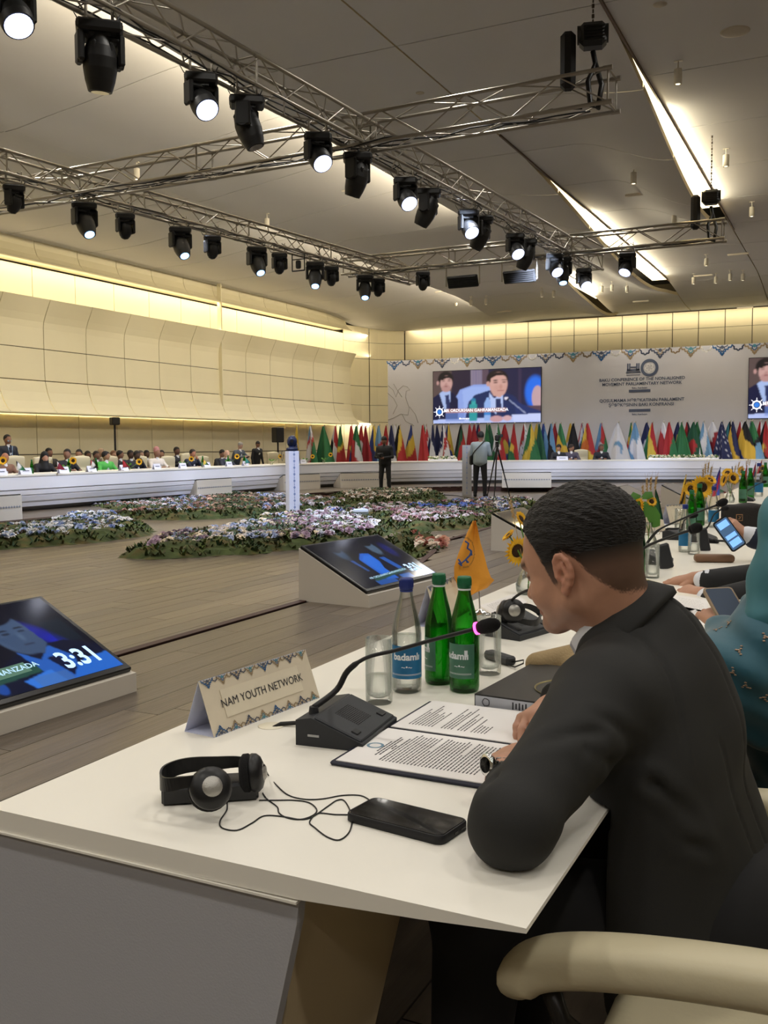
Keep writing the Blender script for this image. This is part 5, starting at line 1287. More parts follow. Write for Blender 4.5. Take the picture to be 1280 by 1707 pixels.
# ---- open folder with two printed pages
t = thing('document_folder', 'open navy folder with two printed pages in front of the man', 'folder', (-.63, 1.6, TZ))
MB().box((0, -.108, .004), (.315, .214, .008), bev=.003).build('cover', M_navyc, t); MB().box((0, .104, .004), (.315, .204, .008), bev=.003).build('cover', M_navyc, t); MB().box((0, -.0005, .003), (.315, .012, .005)).build('spine', M_navyc, t)
rg = random.Random(3)
for s, yc in ((0, -.109), (1, .105)):
    pg = MB().box((0, yc, .0088), (.295, .202, .0016)).build('page', M_paper, t); m = MB()
    x_ = -.135 if s else -.075
    nl = 26 if s == 0 else 24
    for i in range(nl):
        xx = x_ + i * .0066 if s == 0 else x_ + .012 + i * .0066
        if s and i in (8, 9, 14, 18): continue
        y_ = -.072; end = .075 if (s == 0 and i % 9 != 8) else rg.uniform(.0, .075)
        if s and i > 19: end = -.03
        while y_ < end:
            w_ = rg.uniform(.004, .012); m.box((xx, yc + y_ + w_ / 2, .0098), (.0022, w_, .0002)); y_ += w_ + .0022
    if s == 0:
        for i, (a, b) in enumerate(((-.03, .03), (-.05, .05), (-.045, .045), (-.01, .01), (-.07, .05))):
            y_ = a
            while y_ < b: w_ = rg.uniform(.005, .012); m.box((-.105 + i * .006, yc + y_ + w_ / 2, .0098), (.0026, w_, .0002)); y_ += w_ + .0018
    o = m.build('printed_text', M_txt, t); o['kind'] = 'stuff'
M_seal = mat('seal_blue', '6d8da0', .6)
seal(t, None, .0155, M_seal, M_paper, Matrix.Translation((-.122, -.112, .0099)), 'printed_seal')
# ---- ring binder
M_bind = mat('binder_black', '211f1c', .4, noise=.06, nscale=30); M_gold = mat('gold_foil', '857a4e', .35, metal=.6); M_spl = mat('spine_silver', 'b9bdc6', .4, noise=.12, nscale=12); M_blue = mat('spine_blue', '1d4aa0', .4); M_orange = mat('spine_orange', 'c8683a', .5)
b0 = pz(791, 1180, TZ); t = thing('ring_binder', 'black ring binder with gold emblem lying behind the open folder', 'binder', (b0.x, b0.y, TZ), math.radians(-4))
MB().box((.155, .16, .0285), (.31, .32, .003), bev=.001).box((.155, .16, .0015), (.31, .32, .003), bev=.001).box((.155, .0015, .015), (.31, .003, .029)).build('cover', M_bind, t)
MB().box((.155, .17, .0145), (.29, .29, .020)).build('pages', M_paper, t)
MB().box((.12, -.0008, .0155), (.235, .0012, .023)).build('spine_label', M_spl, t); MB().add([(.225, -.0016, .004), (.29, -.0016, .004), (.31, -.0016, .027), (.245, -.0016, .027)], [(0, 1, 2, 3)]).build('spine_band', M_blue, t)
MB().box((.30, -.001, .0155), (.02, .002, .024)).build('spine_tip', M_orange, t)
m = MB()
for i in range(5): m.box((.085 + i * .007, -.0017, .0155), (.0028, .0006, .015 - (i % 2) * .004))
m.build('spine_lettering', M_txt, t); m = MB(); m.tube([(.026 + .0075 * math.cos(a * PI / 5) * (1 + .12 * (a % 2)), -.002, .0155 + .0075 * math.sin(a * PI / 5) * (1 + .12 * (a % 2))) for a in range(10)], .0008, 5, closed=True); m.build('spine_emblem', M_txt, t)
m = MB(); c = Vector((.165, .13, .0302))
m.tube([c + Vector((.078 * math.cos(a * PI / 20), .078 * math.sin(a * PI / 20), 0)) for a in range(5, 44)], .003, 6, flat=.3)
for k_ in range(5):
    a = 2 * PI * k_ / 5; m.tube([c + Vector(((.018 + .034 * math.sin(s / 6 * PI * .9)) * math.cos(a + s * .22), (.018 + .034 * math.sin(s / 6 * PI * .9)) * math.sin(a + s * .22), 0)) for s in range(7)], .0045, 6, flat=.25)
m.build('gold_emblem', M_gold, t)
# ---- black phone with case
A, B, C_, D = pz(592, 1372, TZ), pz(632, 1344, TZ), pz(766, 1378, TZ), pz(724, 1406, TZ)
c = (A + B + C_ + D) / 4; ax = ((C_ - B) + (D - A)).normalized(); ay = (B - A).normalized()
Lp, Wp = .163, .078
t = thing('smartphone', 'black smartphone in a case lying at the table corner', 'phone'); t.matrix_world = frame((c.x, c.y, TZ), ax, ay)
def rrect(w_, h_, r, n=6): return [(sx * (w_ / 2 - r) + r * math.cos(a0 + q * PI / 2 / n), sy * (h_ / 2 - r) + r * math.sin(a0 + q * PI / 2 / n)) for sx, sy, a0 in ((1, 1, 0), (-1, 1, PI / 2), (-1, -1, PI), (1, -1, 1.5 * PI)) for q in range(n + 1)]
def slab(pl, zs, mi=0):
    m = MB(); n = len(pl); vs = []
    for s, z in zs: vs += [(a * s, b * (s if s == 1 else 1 - (1 - s) * Lp / Wp), z) for a, b in pl]
    k = len(zs); m.add(vs, [(j * n + i, j * n + (i + 1) % n, (j + 1) * n + (i + 1) % n, (j + 1) * n + i) for j in range(k - 1) for i in range(n)], 0, True); m.add(vs, [tuple(range(n - 1, -1, -1)), tuple(range((k - 1) * n, k * n))]); return m
slab(rrect(Lp, Wp, .013), [(.985, 0), (1, .0015), (1, .0105), (.988, .0125)]).build('case', mat('case_black', '17171a', .6), t)
slab(rrect(Lp - .006, Wp - .006, .010), [(1, .0122), (.99, .0132)]).build('screen', mat('phone_glass', '060607', .12, coat=1), t)
MB().box((Lp / 2 + .0002, 0, .006), (.001, .009, .003)).box((Lp / 2 + .0002, .02, .006), (.001, .014, .002)).build('port', M_blackg, t)
# ---- interpreter receiver with headphones
M_hp = mat('headphone_black', '121214', .4); M_silver = mat('silver_cap', 'aaa8a2', .35, metal=.7, bump=.2, bscale=600)
c = (pz(275, 1345, TZ) + pz(432, 1335, TZ)) / 2; ax = (pz(432, 1335, TZ) - pz(275, 1345, TZ)).normalized()
t = thing('interpreter_receiver', 'flat black interpreter receiver under the nearest headphones', 'receiver'); t.matrix_world = frame((c.x, c.y, TZ), ax, Vector((-ax.y, ax.x, 0)))
MB().box((-.003, .028, .014), (.145, .055, .028), bev=.004).build('receiver_body', mat('receiver', '1c1d20', .25), t); MB().box((-.04, .028, .0285), (.05, .035, .001)).build('display', mat('display', '30332e', .15), t); MB().box((.06, .015, .03), (.02, .012, .006), bev=.002).build('belt_clip', M_steel, t)
def headphones(label, W, s=1, group=None):
    """W: dict of world data: cup1, cup2 (centre, normal), band (points)"""
    o = W['cup1'][0]; t = thing('headphones', label, 'headphones', o, 0, group)
    for nm in ('cup1', 'cup2'):
        c, n, r = W[nm]; c = Vector(c) - o; n = Vector(n).normalized(); M = n.to_track_quat('Z', 'Y').to_matrix().to_4x4(); M.translation = c
        cu = MB().lathe([(0, .012), (.014, .0118), (r * .8, .008), (r * .97, .002), (r, -.004), (r * .95, -.008)], 28).build('ear_cup', M_hp, t, M=M)
        MB().lathe([(r * .9, -.006), (r * 1.02, -.010), (r * 1.02, -.018), (r * .8, -.023), (0, -.019)], 28).build('ear_cushion', M_foam, cu)
        MB().lathe([(0, .0165), (r * .3, .0155), (r * .5, .011), (r * .52, .009)], 24).build('silver_cap', M_silver, cu)
    P = [Vector(p) - o for p in W['band']]; Q = []
    for i in range(len(P) - 1):
        a, b, c, d = P[max(i - 1, 0)], P[i], P[i + 1], P[min(i + 2, len(P) - 1)]
        for q in range(6): u = q / 6; Q.append(.5 * ((2 * b) + (c - a) * u + (2 * a - 5 * b + 4 * c - d) * u * u + (3 * b - a - 3 * c + d) * u ** 3))
    Q.append(P[-1]); vs = []; nn = len(Q); up = Vector(W.get('up', (0, 0, 1)))
    for i, p in enumerate(Q):
        d = (Q[min(i + 1, nn - 1)] - Q[max(i - 1, 0)]).normalized(); wv = (up - d * up.dot(d)).normalized(); th = d.cross(wv) * .0016; hw = W.get('w', .011) * (.45 + .55 * math.sin(PI * min(1, max(0, i / nn))))
        vs += [p + wv * hw + th, p - wv * hw + th, p - wv * hw - th, p + wv * hw - th]
    m = MB(); m.add(vs, [(i * 4 + k, i * 4 + (k + 1) % 4, i * 4 + 4 + (k + 1) % 4, i * 4 + 4 + k) for i in range(nn - 1) for k in range(4)], 0, False); m.add(vs, [(3, 2, 1, 0), tuple(range(4 * nn - 4, 4 * nn))]); m.build('headband', M_hp, t)
    return t
hc1 = at(352, 1313, 1.385); hc2 = at(427, 1288, 1.48)
tc = (Vector((0, 0, CAMH)) - hc1).normalized()
H1 = headphones('black headphones with silver cap lying on the receiver, nearest', dict(cup1=(hc1, tc + Vector((.25, 0, .25)), .031), cup2=(hc2, Vector((.9, .45, .12)), .030),
    band=[hc1 + Vector((-.012, .004, .012)), at(318, 1302, 1.385), at(280, 1308, 1.39), at(268, 1303, 1.41), at(276, 1288, 1.44), at(310, 1276, 1.47), at(360, 1272, 1.49), at(400, 1270, 1.5), hc2 + Vector((-.014, .004, .008))], w=.012))
def cable(pts, label, r=.0011, z=TZ, catn='cable', closed=False):
    P = [pz(a, b, z + r) if len(q) == 2 else at(a, b, q[2]) for q in pts for a, b in [q[:2]]]; Q = []
    for i in range(len(P) - 1):
        a, b, c, d = P[max(i - 1, 0)], P[i], P[i + 1], P[min(i + 2, len(P) - 1)]
        for q in range(6): u = q / 6; Q.append(.5 * ((2 * b) + (c - a) * u + (2 * a - 5 * b + 4 * c - d) * u * u + (3 * b - a - 3 * c + d) * u ** 3))
    Q.append(P[-1]); o0 = Q[0].copy(); o = MB().tube([p - o0 for p in Q], r, 6).build('audio_cable', M_black); o.location = o0; return tag(o, label, catn)
cable([(440, 1275, 1.47), (447, 1292), (462, 1310), (480, 1325), (505, 1332), (535, 1332), (570, 1326), (600, 1326), (616, 1334), (620, 1342)], 'thin black cable from the far ear cup to the phone')
cable([(378, 1335), (378, 1350), (367, 1368), (370, 1380), (395, 1384), (420, 1372), (440, 1360), (470, 1361), (500, 1366), (520, 1362), (545, 1345), (562, 1334), (575, 1336), (586, 1360), (583, 1385), (566, 1400), (545, 1395), (525, 1380), (516, 1370), (530, 1356), (560, 1358), (592, 1358)], 'thin black looped cable from the near ear cup across the table')
cable([(432, 1334), (460, 1334), (490, 1334), (515, 1338), (528, 1350), (520, 1360), (500, 1366), (478, 1363), (465, 1355), (462, 1345), (445, 1332), (438, 1322)], 'thin black cable loop beside the receiver')
# ---- orange desk flag
M_orf = mat('flag_orange', 'e0982e', .7, bump=.1, bscale=80); M_fb = mat('emblem_blue', '2e4c8c', .6)
fp = pz(800, 1025, TZ); ft = (fp - Vector((0, 0, CAMH))).dot(FF)
t = thing('desk_flag', 'orange desk flag with blue twisted emblem behind the green bottles', 'flag', (fp.x, fp.y, TZ), 0)
L_ = lambda a, b, dt=0: at(a, b, ft + dt) - Vector((fp.x, fp.y, TZ))
MB().lathe([(0, .02), (.008, .016), (.02, .012), (.034, .004), (.036, 0)], 28).build('base', M_chrome, t)
MB().rod((0, 0, .01), L_(791, 868), .0028, n=8).build('pole', M_chrome, t)
rows = [(868, 788, 793), (885, 780, 797), (905, 771, 801), (925, 763, 807), (945, 757, 812), (962, 757, 818), (975, 762, 824), (988, 768, 812), (996, 780, 793)]
vs = []; nu = 10
for j, (yy, xl, xr) in enumerate(rows):
    for i in range(nu + 1):
        s = i / nu; xx = xl + (xr - xl) * s; y2 = yy + (-(s) * 8 if j >= 6 else 0); vs.append(L_(xx, y2, -.012 - .03 * math.sin(s * PI) * min(1, j / 4) - .012 * math.sin(s * 7 + j * .3)))
N = nu + 1; m = MB(); m.add(vs, [(j * N + i, (j + 1) * N + i, (j + 1) * N + i + 1, j * N + i + 1) for j in range(len(rows) - 1) for i in range(nu)], 0, True); fo = m.build('flag_cloth', M_orf, t)
m = MB()
for pts in ([(775, 902), (781, 906), (779, 914), (785, 918), (786, 926)], [(786, 918), (783, 926), (777, 932), (779, 938)], [(764, 932), (769, 939), (776, 933), (781, 938)], [(764, 938), (770, 943)]): m.tube([L_(a, b, -.048) for a, b in pts], .0032, 6)
m.build('blue_emblem', M_fb, t)
cm = text('flag_lettering', 'Non-Aligned Movement Parliamentary Network', .0105, M_txt, t)
r_ = .047
for v in cm.data.vertices:
    a = 1.9 - (v.co.x + .11) / r_ * .82; rr = r_ + v.co.y; q = L_(775, 921, -.05) ; v.co = q + Vector((math.cos(math.radians(26)) * rr * math.cos(a) * .62, math.sin(math.radians(26)) * rr * math.cos(a) * .62, rr * math.sin(a)))
# ---- sunflower vases
M_yel = mat('petal_yellow', 'e8b31c', .6, noise=.15, nscale=30); M_disc = mat('sunflower_disc', '3a2413', .9, bump=.6, bscale=200); M_stem = mat('stem_green', '5f8a38', .6); M_leafg = mat('leaf_green', '4a7c2e', .5, noise=.12, nscale=15); M_wheat = mat('wheat_straw', 'b99c6c', .8)
def sunflower(parent, c, n, r, sub=True):
    c = Vector(c); n = Vector(n).normalized(); M = n.to_track_quat('Z', 'Y').to_matrix().to_4x4(); M.translation = c
    f = MB().lathe([(0, .004), (r * .25, .006), (r * .42, .002), (r * .44, -.004), (0, -.008)], 16).build('sunflower_disc', M_disc, parent, M=M)
    m = MB(); k = 22
    for ring in range(2):
        for i in range(k):
            a = 2 * PI * (i + ring * .5) / k; rr = r * (1 - ring * .1) * (.9 + .2 * ((i * 7) % 5) / 5); w_ = .085 * r * 1.5; ca, sa = math.cos(a), math.sin(a); z1 = .10 * r + ring * .12 * r; z2 = (.22 if ring else .05) * r
            P = [(r * .38, 0, 0), (r * .65, -w_, z1), (r * .65, w_, z1), (rr, 0, z2), (r * .65, 0, z1 + .03 * r)]; P = [(x * ca - y * sa, x * sa + y * ca, z) for x, y, z in P]; m.add(P, [(0, 1, 4), (0, 4, 2), (1, 3, 4), (4, 3, 2)], 0, True)
    m.build('petals', M_yel, f)
def leafm(parent, pts, wdt, m_=None, nm='leaf'):
    P = [Vector(p) for p in pts]; n = len(P); vs = []
    for i, p in enumerate(P):
        d = (P[min(i + 1, n - 1)] - P[max(i - 1, 0)]).normalized(); s = d.cross(Vector((.4, -.85, .3))).normalized() * wdt * math.sin(PI * (i + .35) / (n + .1)); vs += [p - s, p + Vector((0, -.004, -.003)), p + s]
    m = MB(); m.add(vs, [(i * 3 + k, i * 3 + k + 1, i * 3 + k + 4, i * 3 + k + 3) for i in range(n - 1) for k in range(2)], 0, True); return m.build(nm, m_ or M_leafg, parent)
def wheat(parent, a, b, r=.005):
    a = Vector(a); b = Vector(b); m = MB(); m.rod(a, b, .0012, n=5); d = (b - a); L = d.length; dn = d.normalized(); u = dn.orthogonal().normalized(); v = dn.cross(u)
    for i in range(11):
        p = b - dn * (.055 - i * .006); q = i * 2.4
        s = u * math.cos(q) + v * math.sin(q); m.ball(tuple(p + s * r * .6), (r * .7, r * .7, r * 1.3), 6); m.rod(p + s * r * .6, p + s * r * 1.8 + dn * .035, .0004, n=3, cap=False)
    o = m.build('wheat_ear', M_wheat, parent)
def vase(label, px_, py_, flowers, wheats=(), leaves=(), s=1.0, group='sunflower vases on the near table'):
    p = pz(px_, py_, TZ); tt = (p - Vector((0, 0, CAMH))).dot(FF); t = thing('flower_vase', label, 'vase', (p.x, p.y, TZ), 0, group); o = Vector((p.x, p.y, TZ))
    MB().lathe([(0, 0), (.035 * s, 0), (.042 * s, .01), (.045 * s, .035 * s), (.03 * s, .075 * s), (.018 * s, .10 * s), (.022 * s, .13 * s), (.0205 * s, .13 * s), (.0165 * s, .10 * s), (.028 * s, .075 * s), (.043 * s, .035 * s), (.04 * s, .012), (0, .008)], 24).build('vase_glass', M_cg, t)
    MB().lathe([(0, .009), (.039 * s, .013), (.0415 * s, .035 * s), (.030 * s, .065 * s), (0, .065 * s)], 20).build('water', M_water, t)
    for a, b, r, n in flowers:
        c = at(a, b, tt) - o; sunflower(t, c, n, r / F * tt)
        MB().tube([(0, 0, .012), (.004, 0, .08), tuple(c * .6 + Vector((0, 0, .04))), tuple(c - Vector(n).normalized() * .008)], .0028, 6).build('stem', M_stem, t)
    for (a, b) in wheats: c = at(a, b, tt) - o; wheat(t, (c.x * .1, c.y * .1, .06), c)
    for pts, w_ in leaves: leafm(t, [at(a, b, tt - .01) - o for a, b in pts], w_ / F * tt)
    return t
nv = -FF
vase('sunflower vase partly hidden by the man face', 880, 990, [(862, 918, 27, Vector((.75, -.55, -.1))), (848, 893, 15, Vector((-.5, -.3, .6))), (868, 865, 15, Vector((.9, -.2, .5)))], [(851, 838)])
vase('sunflower vase with big leaves just right of the man head', 1080, 912, [(1066, 845, 18, Vector((-.6, -.5, .1))), (1086, 836, 10, Vector((.4, -.6, .4)))], [(1078, 800), (1085, 798), (1094, 797), (1071, 812)], [([(1068, 828), (1058, 826), (1050, 835)], 7), ([(1072, 838), (1082, 846), (1090, 862), (1094, 878)], 12), ([(1070, 830), (1078, 826), (1088, 824)], 7), ([(1064, 835), (1070, 850), (1076, 862)], 8)])
vase('vase with one large open sunflower facing the camera', 1172, 872, [(1170, 812, 21, nv + Vector((0, 0, .15))), (1151, 815, 14, Vector((-.4, -.7, .1))), (1184, 800, 12, Vector((.4, -.3, .5)))], [(1176, 775), (1181, 773), (1186, 780), (1172, 784)])
vase('vase of sunflowers in profile with wheat leaning right', 1216, 838, [(1208, 800, 14, Vector((-.7, -.4, .2))), (1212, 788, 10, Vector((-.2, -.6, .6))), (1222, 797, 12, Vector((.5, -.6, .2)))], [(1232, 772), (1237, 778), (1226, 778)])
vase('small far sunflower vase behind the light green bottle', 1243, 812, [(1236, 785, 9, Vector((-.6, -.6, .1)))], [(1247, 766), (1250, 768), (1244, 770)])
vase('farthest sunflower vase at the right picture edge', 1271, 800, [(1271, 781, 7, nv)], [(1270, 742), (1274, 740), (1277, 746)])
# ---- desk flags farther along
def deskflag(label, px_, py_, topy, w_, cols, lean=0):
    p = pz(px_, py_, TZ); tt = (p - Vector((0, 0, CAMH))).dot(FF); h = at(px_, topy, tt).z - TZ; W_ = w_ / F * tt
    t = thing('desk_flag', label, 'flag', (p.x, p.y, TZ), YAW, 'desk flags on the near table'); MB().rod((0, 0, 0), (0, 0, h), .0025, n=6).build('pole', M_chrome, t); MB().lathe([(0, .014), (.03, .004), (.032, 0)], 16).build('base', M_chrome, t)
    nvr, nur = 12, 8; vs = []; cc = []; H_ = h * .66
    for j in range(nvr + 1):
        for i in range(nur + 1):
            s = i / nur; q = j / nvr; vs.append(((s - (1 if lean < 0 else 0)) * W_ * q ** .7, -.006 - .012 * math.sin(s * 6), h - q * H_ - abs(s - (1 if lean < 0 else 0)) * .01)); cc.append(lin(cols[min(len(cols) - 1, int((q * .55 + s * .45) * len(cols) * .999))]) + (1,))
    m = MB(); N = nur + 1; m.add(vs, [(j * N + i, (j + 1) * N + i, (j + 1) * N + i + 1, j * N + i + 1) for j in range(nvr) for i in range(nur)], 0, True); me = m.mesh('flag_cloth', M_flag); colset(me, cc); link('flag_cloth', me, t)
    return t
deskflag('dark green desk flag right of the leafy sunflower vase', 1091, 890, 812, 14, ['14452c', '1d5a38', '14452c'])
deskflag('yellow and black desk flag in front of the blue monitor', 1142, 870, 790, 12, ['e8c84a', 'e0a83a', '1a1a1a', 'd8b040'], -1)
deskflag('blue and red desk flag between two sunflower vases', 1199, 850, 778, 14, ['2c2f86', '3a3aa0', 'c23048', '4a6ad0'], -1)
deskflag('small dark blue desk flag behind the profile sunflowers', 1219, 822, 777, 5, ['182a4a', '1c3a5a'])
deskflag('small red desk flag before the far green bottles', 1244, 812, 775, 6, ['b02a2a', 'c83a30'], -1)
deskflag('dark red and blue desk flag at the far right', 1259, 808, 770, 7, ['7a1c2c', '9a2030', '20305a'], -1)
deskflag('red and black desk flag at the right picture edge', 1269, 800, 766, 8, ['a81f2e', 'c02a30', '111111'], -1)
# ---- second microphone unit with headphones on it
p = pz(846, 1062, TZ); Mc2 = frame((p.x + .01, p.y + .06, TZ), Vector((.97, -.25, 0)), Vector((.25, .97, 0)))
t = console('second microphone unit with headphones lying on it beyond the orange flag', Mc2); b_ = Mc2 @ Vector((-.047, -.05, .06)); tb = (b_ - Vector((0, 0, CAMH))).dot(FF)
gooseneck(t, [b_, at(842, 1022, tb - .02), at(850, 1004, tb - .05), at(866, 990, tb - .1), at(887, 981, tb - .16)], at(912, 972, tb - .2))
h1 = at(837, 1018, tb - .03); h2 = at(856, 1018, tb - .06)
headphones('black headphones hung over the second microphone unit', dict(cup1=(h2, Vector((.5, -.8, .2)), .034), cup2=(h1, Vector((-.9, -.2, .2)), .032), band=[h2, at(875, 1010, tb - .02), at(896, 1018, tb), at(901, 1028, tb), at(893, 1038, tb - .03), at(872, 1036, tb - .05), h1 + Vector((0, 0, -.01))], w=.010))
# odds and ends near the glass
p = pz(845, 1108, TZ); t = thing('lapel_receiver', 'small black receiver with a coiled cord right of the water glass', 'receiver', (p.x, p.y, TZ), -.6)
MB().box((-.03, 0, .012), (.10, .03, .022), bev=.005).build('receiver_body', M_mic, t); MB().tube([(.02, 0, .01), (.05, .012, .02), (.065, 0, .016), (.05, -.014, .006), (.015, -.012, .004)], .0018, 6).build('cord', M_black, t)
blob('eyeglass_pouch', [(0, .01, 'cap', ((-.66, 2.15, .775), (-.50, 2.33, .79), .028, .04)), (0, .01, 'ell', ((-.58, 2.2, .772), (.07, .04, .026))), ('cut', .006, 'ell', ((-.70, 2.105, .775), (.03, .026, .016)))], .004, [mat('suede', '9a8460', .9, bump=.3, bscale=200)], label='soft brown cloth pouch in front of the man chest', cat='pouch')
def sheet(label, pts, m_=M_paper, lines=0, z=TZ):
    P = [pz(a, b, z) for a, b in pts]; o0 = P[0]; n = len(P); t = thing('paper_sheet', label, 'paper', o0)
    vs = [tuple(p - o0 + Vector((0, 0, .0002))) for p in P] + [tuple(p - o0 + Vector((0, 0, .0012))) for p in P]
    fs = [tuple(range(n)), tuple(range(2 * n - 1, n - 1, -1))] + [(i, (i + 1) % n, n + (i + 1) % n, n + i) for i in range(n)]
    MB().add(vs, fs).build('sheet', m_, t)
    if lines:
        m = MB(); A_, B_, C2, D_ = [p - o0 + Vector((0, 0, .0016)) for p in P[:4]]; rg = random.Random(lines)
        for i in range(lines):
            u = .2 + .6 * i / lines; a = A_.lerp(D_, u); b = B_.lerp(C2, u); x_ = .12
            while x_ < .85: w_ = rg.uniform(.02, .07); p = a.lerp(b, x_); q = a.lerp(b, x_ + w_); d = (D_ - A_).normalized() * .0012; m.add([p - d, q - d, q + d, p + d], [(0, 1, 2, 3)]); x_ += w_ + .02
        o = m.build('printed_text', M_txt, t); o['kind'] = 'stuff'
    return t
sheet('printed sheet on the table behind the orange flag', [(800, 1010), (858, 990), (880, 1004), (822, 1024)], lines=7)
sheet('printed sheet under the folded hands at the right', [(1085, 985), (1180, 1000), (1180, 1026), (1150, 1022)], lines=8)
sheet('yellow card under the hands near the right glass', [(1062, 962), (1100, 972), (1092, 985), (1060, 975)], mat('card_yellow', 'd8cc7a', .6))
sheet('printed page in front of the woman with the phone', [(1130, 1010), (1190, 1022), (1195, 1050), (1150, 1035)], lines=6)
# ---- settings of the neighbours farther along the table
gB = freeze(bottle('green', 'x', detail=False)); cB = freeze(bottle('clear', 'x', detail=False)); gG = freeze(glass('x', .03, n=16))
KIDS_USED = []
def rep(proto, label, px_, py_, group, s=1, rz=0):
    o = proto if proto.name not in KIDS_USED else copy_tree(proto)
    KIDS_USED.append(proto.name); o['label'] = label; o['group'] = group; return put(o, px_, py_, rz, s)
rep(gB, 'green bottle standing right behind the man neck beside the glass', 1062, 958, 'bottles farther along')
rep(gB, 'tall green bottle under the large open sunflower', 1165, 876, 'bottles farther along', 1.1)
rep(gB, 'shorter green bottle left of the tall one under the sunflower', 1152, 884, 'bottles farther along')
rep(cB, 'clear bottle with blue label beside the dark glass of the hands', 1141, 920, 'bottles farther along', .95, .4)
rep(cB, 'clear bottle with blue cap in front of the black bag', 1189, 879, 'bottles farther along', 1.05, .4)
rep(gB, 'light green bottle, left of the far pair by the teal scarf', 1238, 838, 'bottles farther along', 1.15)
rep(gB, 'light green bottle, right of the far pair by the teal scarf', 1250, 832, 'bottles farther along', 1.2)
rep(cB, 'clear bottle farthest right beside the teal scarf', 1264, 828, 'bottles farther along', 1.35)
rep(gB, 'green bottle at the far right picture edge', 1275, 812, 'bottles farther along', 1.2)
rep(gG, 'water glass standing just right of the man collar', 1087, 963, 'glasses farther along', 1.0)
rep(gG, 'water glass before the blue label, under the drooping microphone', 1156, 924, 'glasses farther along', .98)
rep(gG, 'water glass left of the tall green bottle under the sunflower', 1133, 890, 'glasses farther along', 1.1)
for k, (a, b, g1, hd, lab) in enumerate(((1172, 902, [(1178, 880), (1190, 858), (1205, 848)], (1222, 846), 'microphone unit in front of the hand holding a phone'), (1128, 898, [(1135, 880), (1140, 868), (1150, 862)], (1190, 848), 'microphone unit beside the card left of the green bottles'), (1245, 835, [(1250, 815), (1262, 808), (1272, 804)], (1282, 801), 'microphone unit far right beside the scarf'))):
    p = pz(a, b, TZ); Mk = frame((p.x, p.y, TZ), Vector((1, 0, 0)), Vector((0, 1, 0))); t = console(lab, Mk, det=False, group='microphones farther along'); b_ = Mk @ Vector((-.047, -.05, .06)); tb = (b_ - Vector((0, 0, CAMH))).dot(FF)
    gooseneck(t, [b_] + [at(x, y, tb - .03 * (i + 1)) for i, (x, y) in enumerate(g1)], at(hd[0], hd[1], tb - .18))
p = pz(1062, 985, TZ); Mk = frame((-.93, 3.75, TZ), Vector((1, 0, 0)), Vector((0, 1, 0))); t = console('microphone unit hidden behind the man head with two long booms', Mk, det=False)
b_ = Mk @ Vector((-.047, -.05, .06)); gooseneck(t, [b_, at(1050, 925, 3.65), at(1085, 907, 3.6), at(1120, 894, 3.55), at(1150, 884, 3.5)], at(1182, 872, 3.45), hr=(.017, .03), rr=.006)
p = pz(1092, 938, TZ); Mk = frame((p.x, p.y, TZ), Vector((1, 0, 0)), Vector((0, 1, 0))); t = console('microphone unit behind the right glass, boom rising to the right', Mk, det=False)
b_ = Mk @ Vector((-.047, -.05, .06)); tb = (b_ - Vector((0, 0, CAMH))).dot(FF); gooseneck(t, [b_, at(1084, 898, tb - .03), at(1100, 882, tb - .06), at(1130, 868, tb - .1), at(1165, 853, tb - .14), at(1195, 842, tb - .18)], at(1225, 828, tb - .2), hr=(.015, .03), rr=.005)
# black receiver standing on its edge, receiver docks, bag and cases
p = pz(1112, 948, TZ); t = thing('interpreter_receiver', 'black receiver standing upright right of the water glass', 'receiver', (p.x, p.y, TZ), .5)
MB().box((0, 0, .055), (.06, .022, .11), bev=.006, M=Matrix.Rotation(-.25, 4, 'Y')).build('receiver_body', M_mic, t)
p = pz(1176, 918, TZ); t = thing('interpreter_receiver', 'black receiver leaning behind the second glass at the right', 'receiver', (p.x, p.y, TZ), .5)
MB().box((0, 0, .055), (.05, .022, .12), bev=.006, M=Matrix.Rotation(-.2, 4, 'Y')).build('receiver_body', M_mic, t)
p = pz(1240, 880, TZ); t = thing('shoulder_bag', 'black soft bag with small tan label on the table at the right', 'bag', (p.x, p.y, TZ), YAW)
blob('bag_body', [(0, .02, 'box', ((0, 0, .075), (.14, .05, .075), .03)), (0, .02, 'ell', ((.02, 0, .1), (.1, .05, .06)))], .006, [mat('bag_black', '1e1b1a', .7, bump=.3, bscale=120)], t)
m = MB(); m.box((-.05, -.052, .07), (.042, .003, .042), bev=.001); lb = m.build('tan_label', mat('tan_label', 'a8805a', .6), t); MB().box((-.05, -.054, .07), (.034, .001, .034)).build('label_field', M_black, lb); m = MB(); m.tube([(-.06, -.055, .06), (-.045, -.055, .07), (-.055, -.055, .08)], .002, 4); m.rod((-.05, -.055, .058), (-.04, -.055, .082), .0015, n=4); m.build('label_mark', mat('tan_label', 'a8805a'), lb)
p = pz(1190, 937, TZ); t = thing('glasses_case', 'brown rounded eyeglass case above the folded hands', 'case', (p.x, p.y, TZ), YAW - .1)
blob('case_body', [(0, .01, 'box', ((0, 0, .018), (.088, .03, .018), .016))], .004, [mat('case_brown', '7a5a42', .5)], t)
p = pz(1188, 905, TZ); t = thing('headphones', 'black headphones folded on the table before the lit phone', 'headphones', (p.x, p.y, TZ), .4)
m = MB(); m.lathe([(0, .02), (.03, .018), (.034, .01), (.03, 0)], 16, c=(0, 0, 0)); m.lathe([(0, .025), (.03, .023), (.034, .012), (.03, 0)], 16, c=(.1, .03, 0)); m.build('ear_cups', M_foam, t); m = MB(); m.tube([(0, 0, .012), (.02, -.09, .02), (.08, -.11, .02), (.12, -.05, .02), (.1, .03, .015)], .006, 6); m.build('headband', M_hp, t)
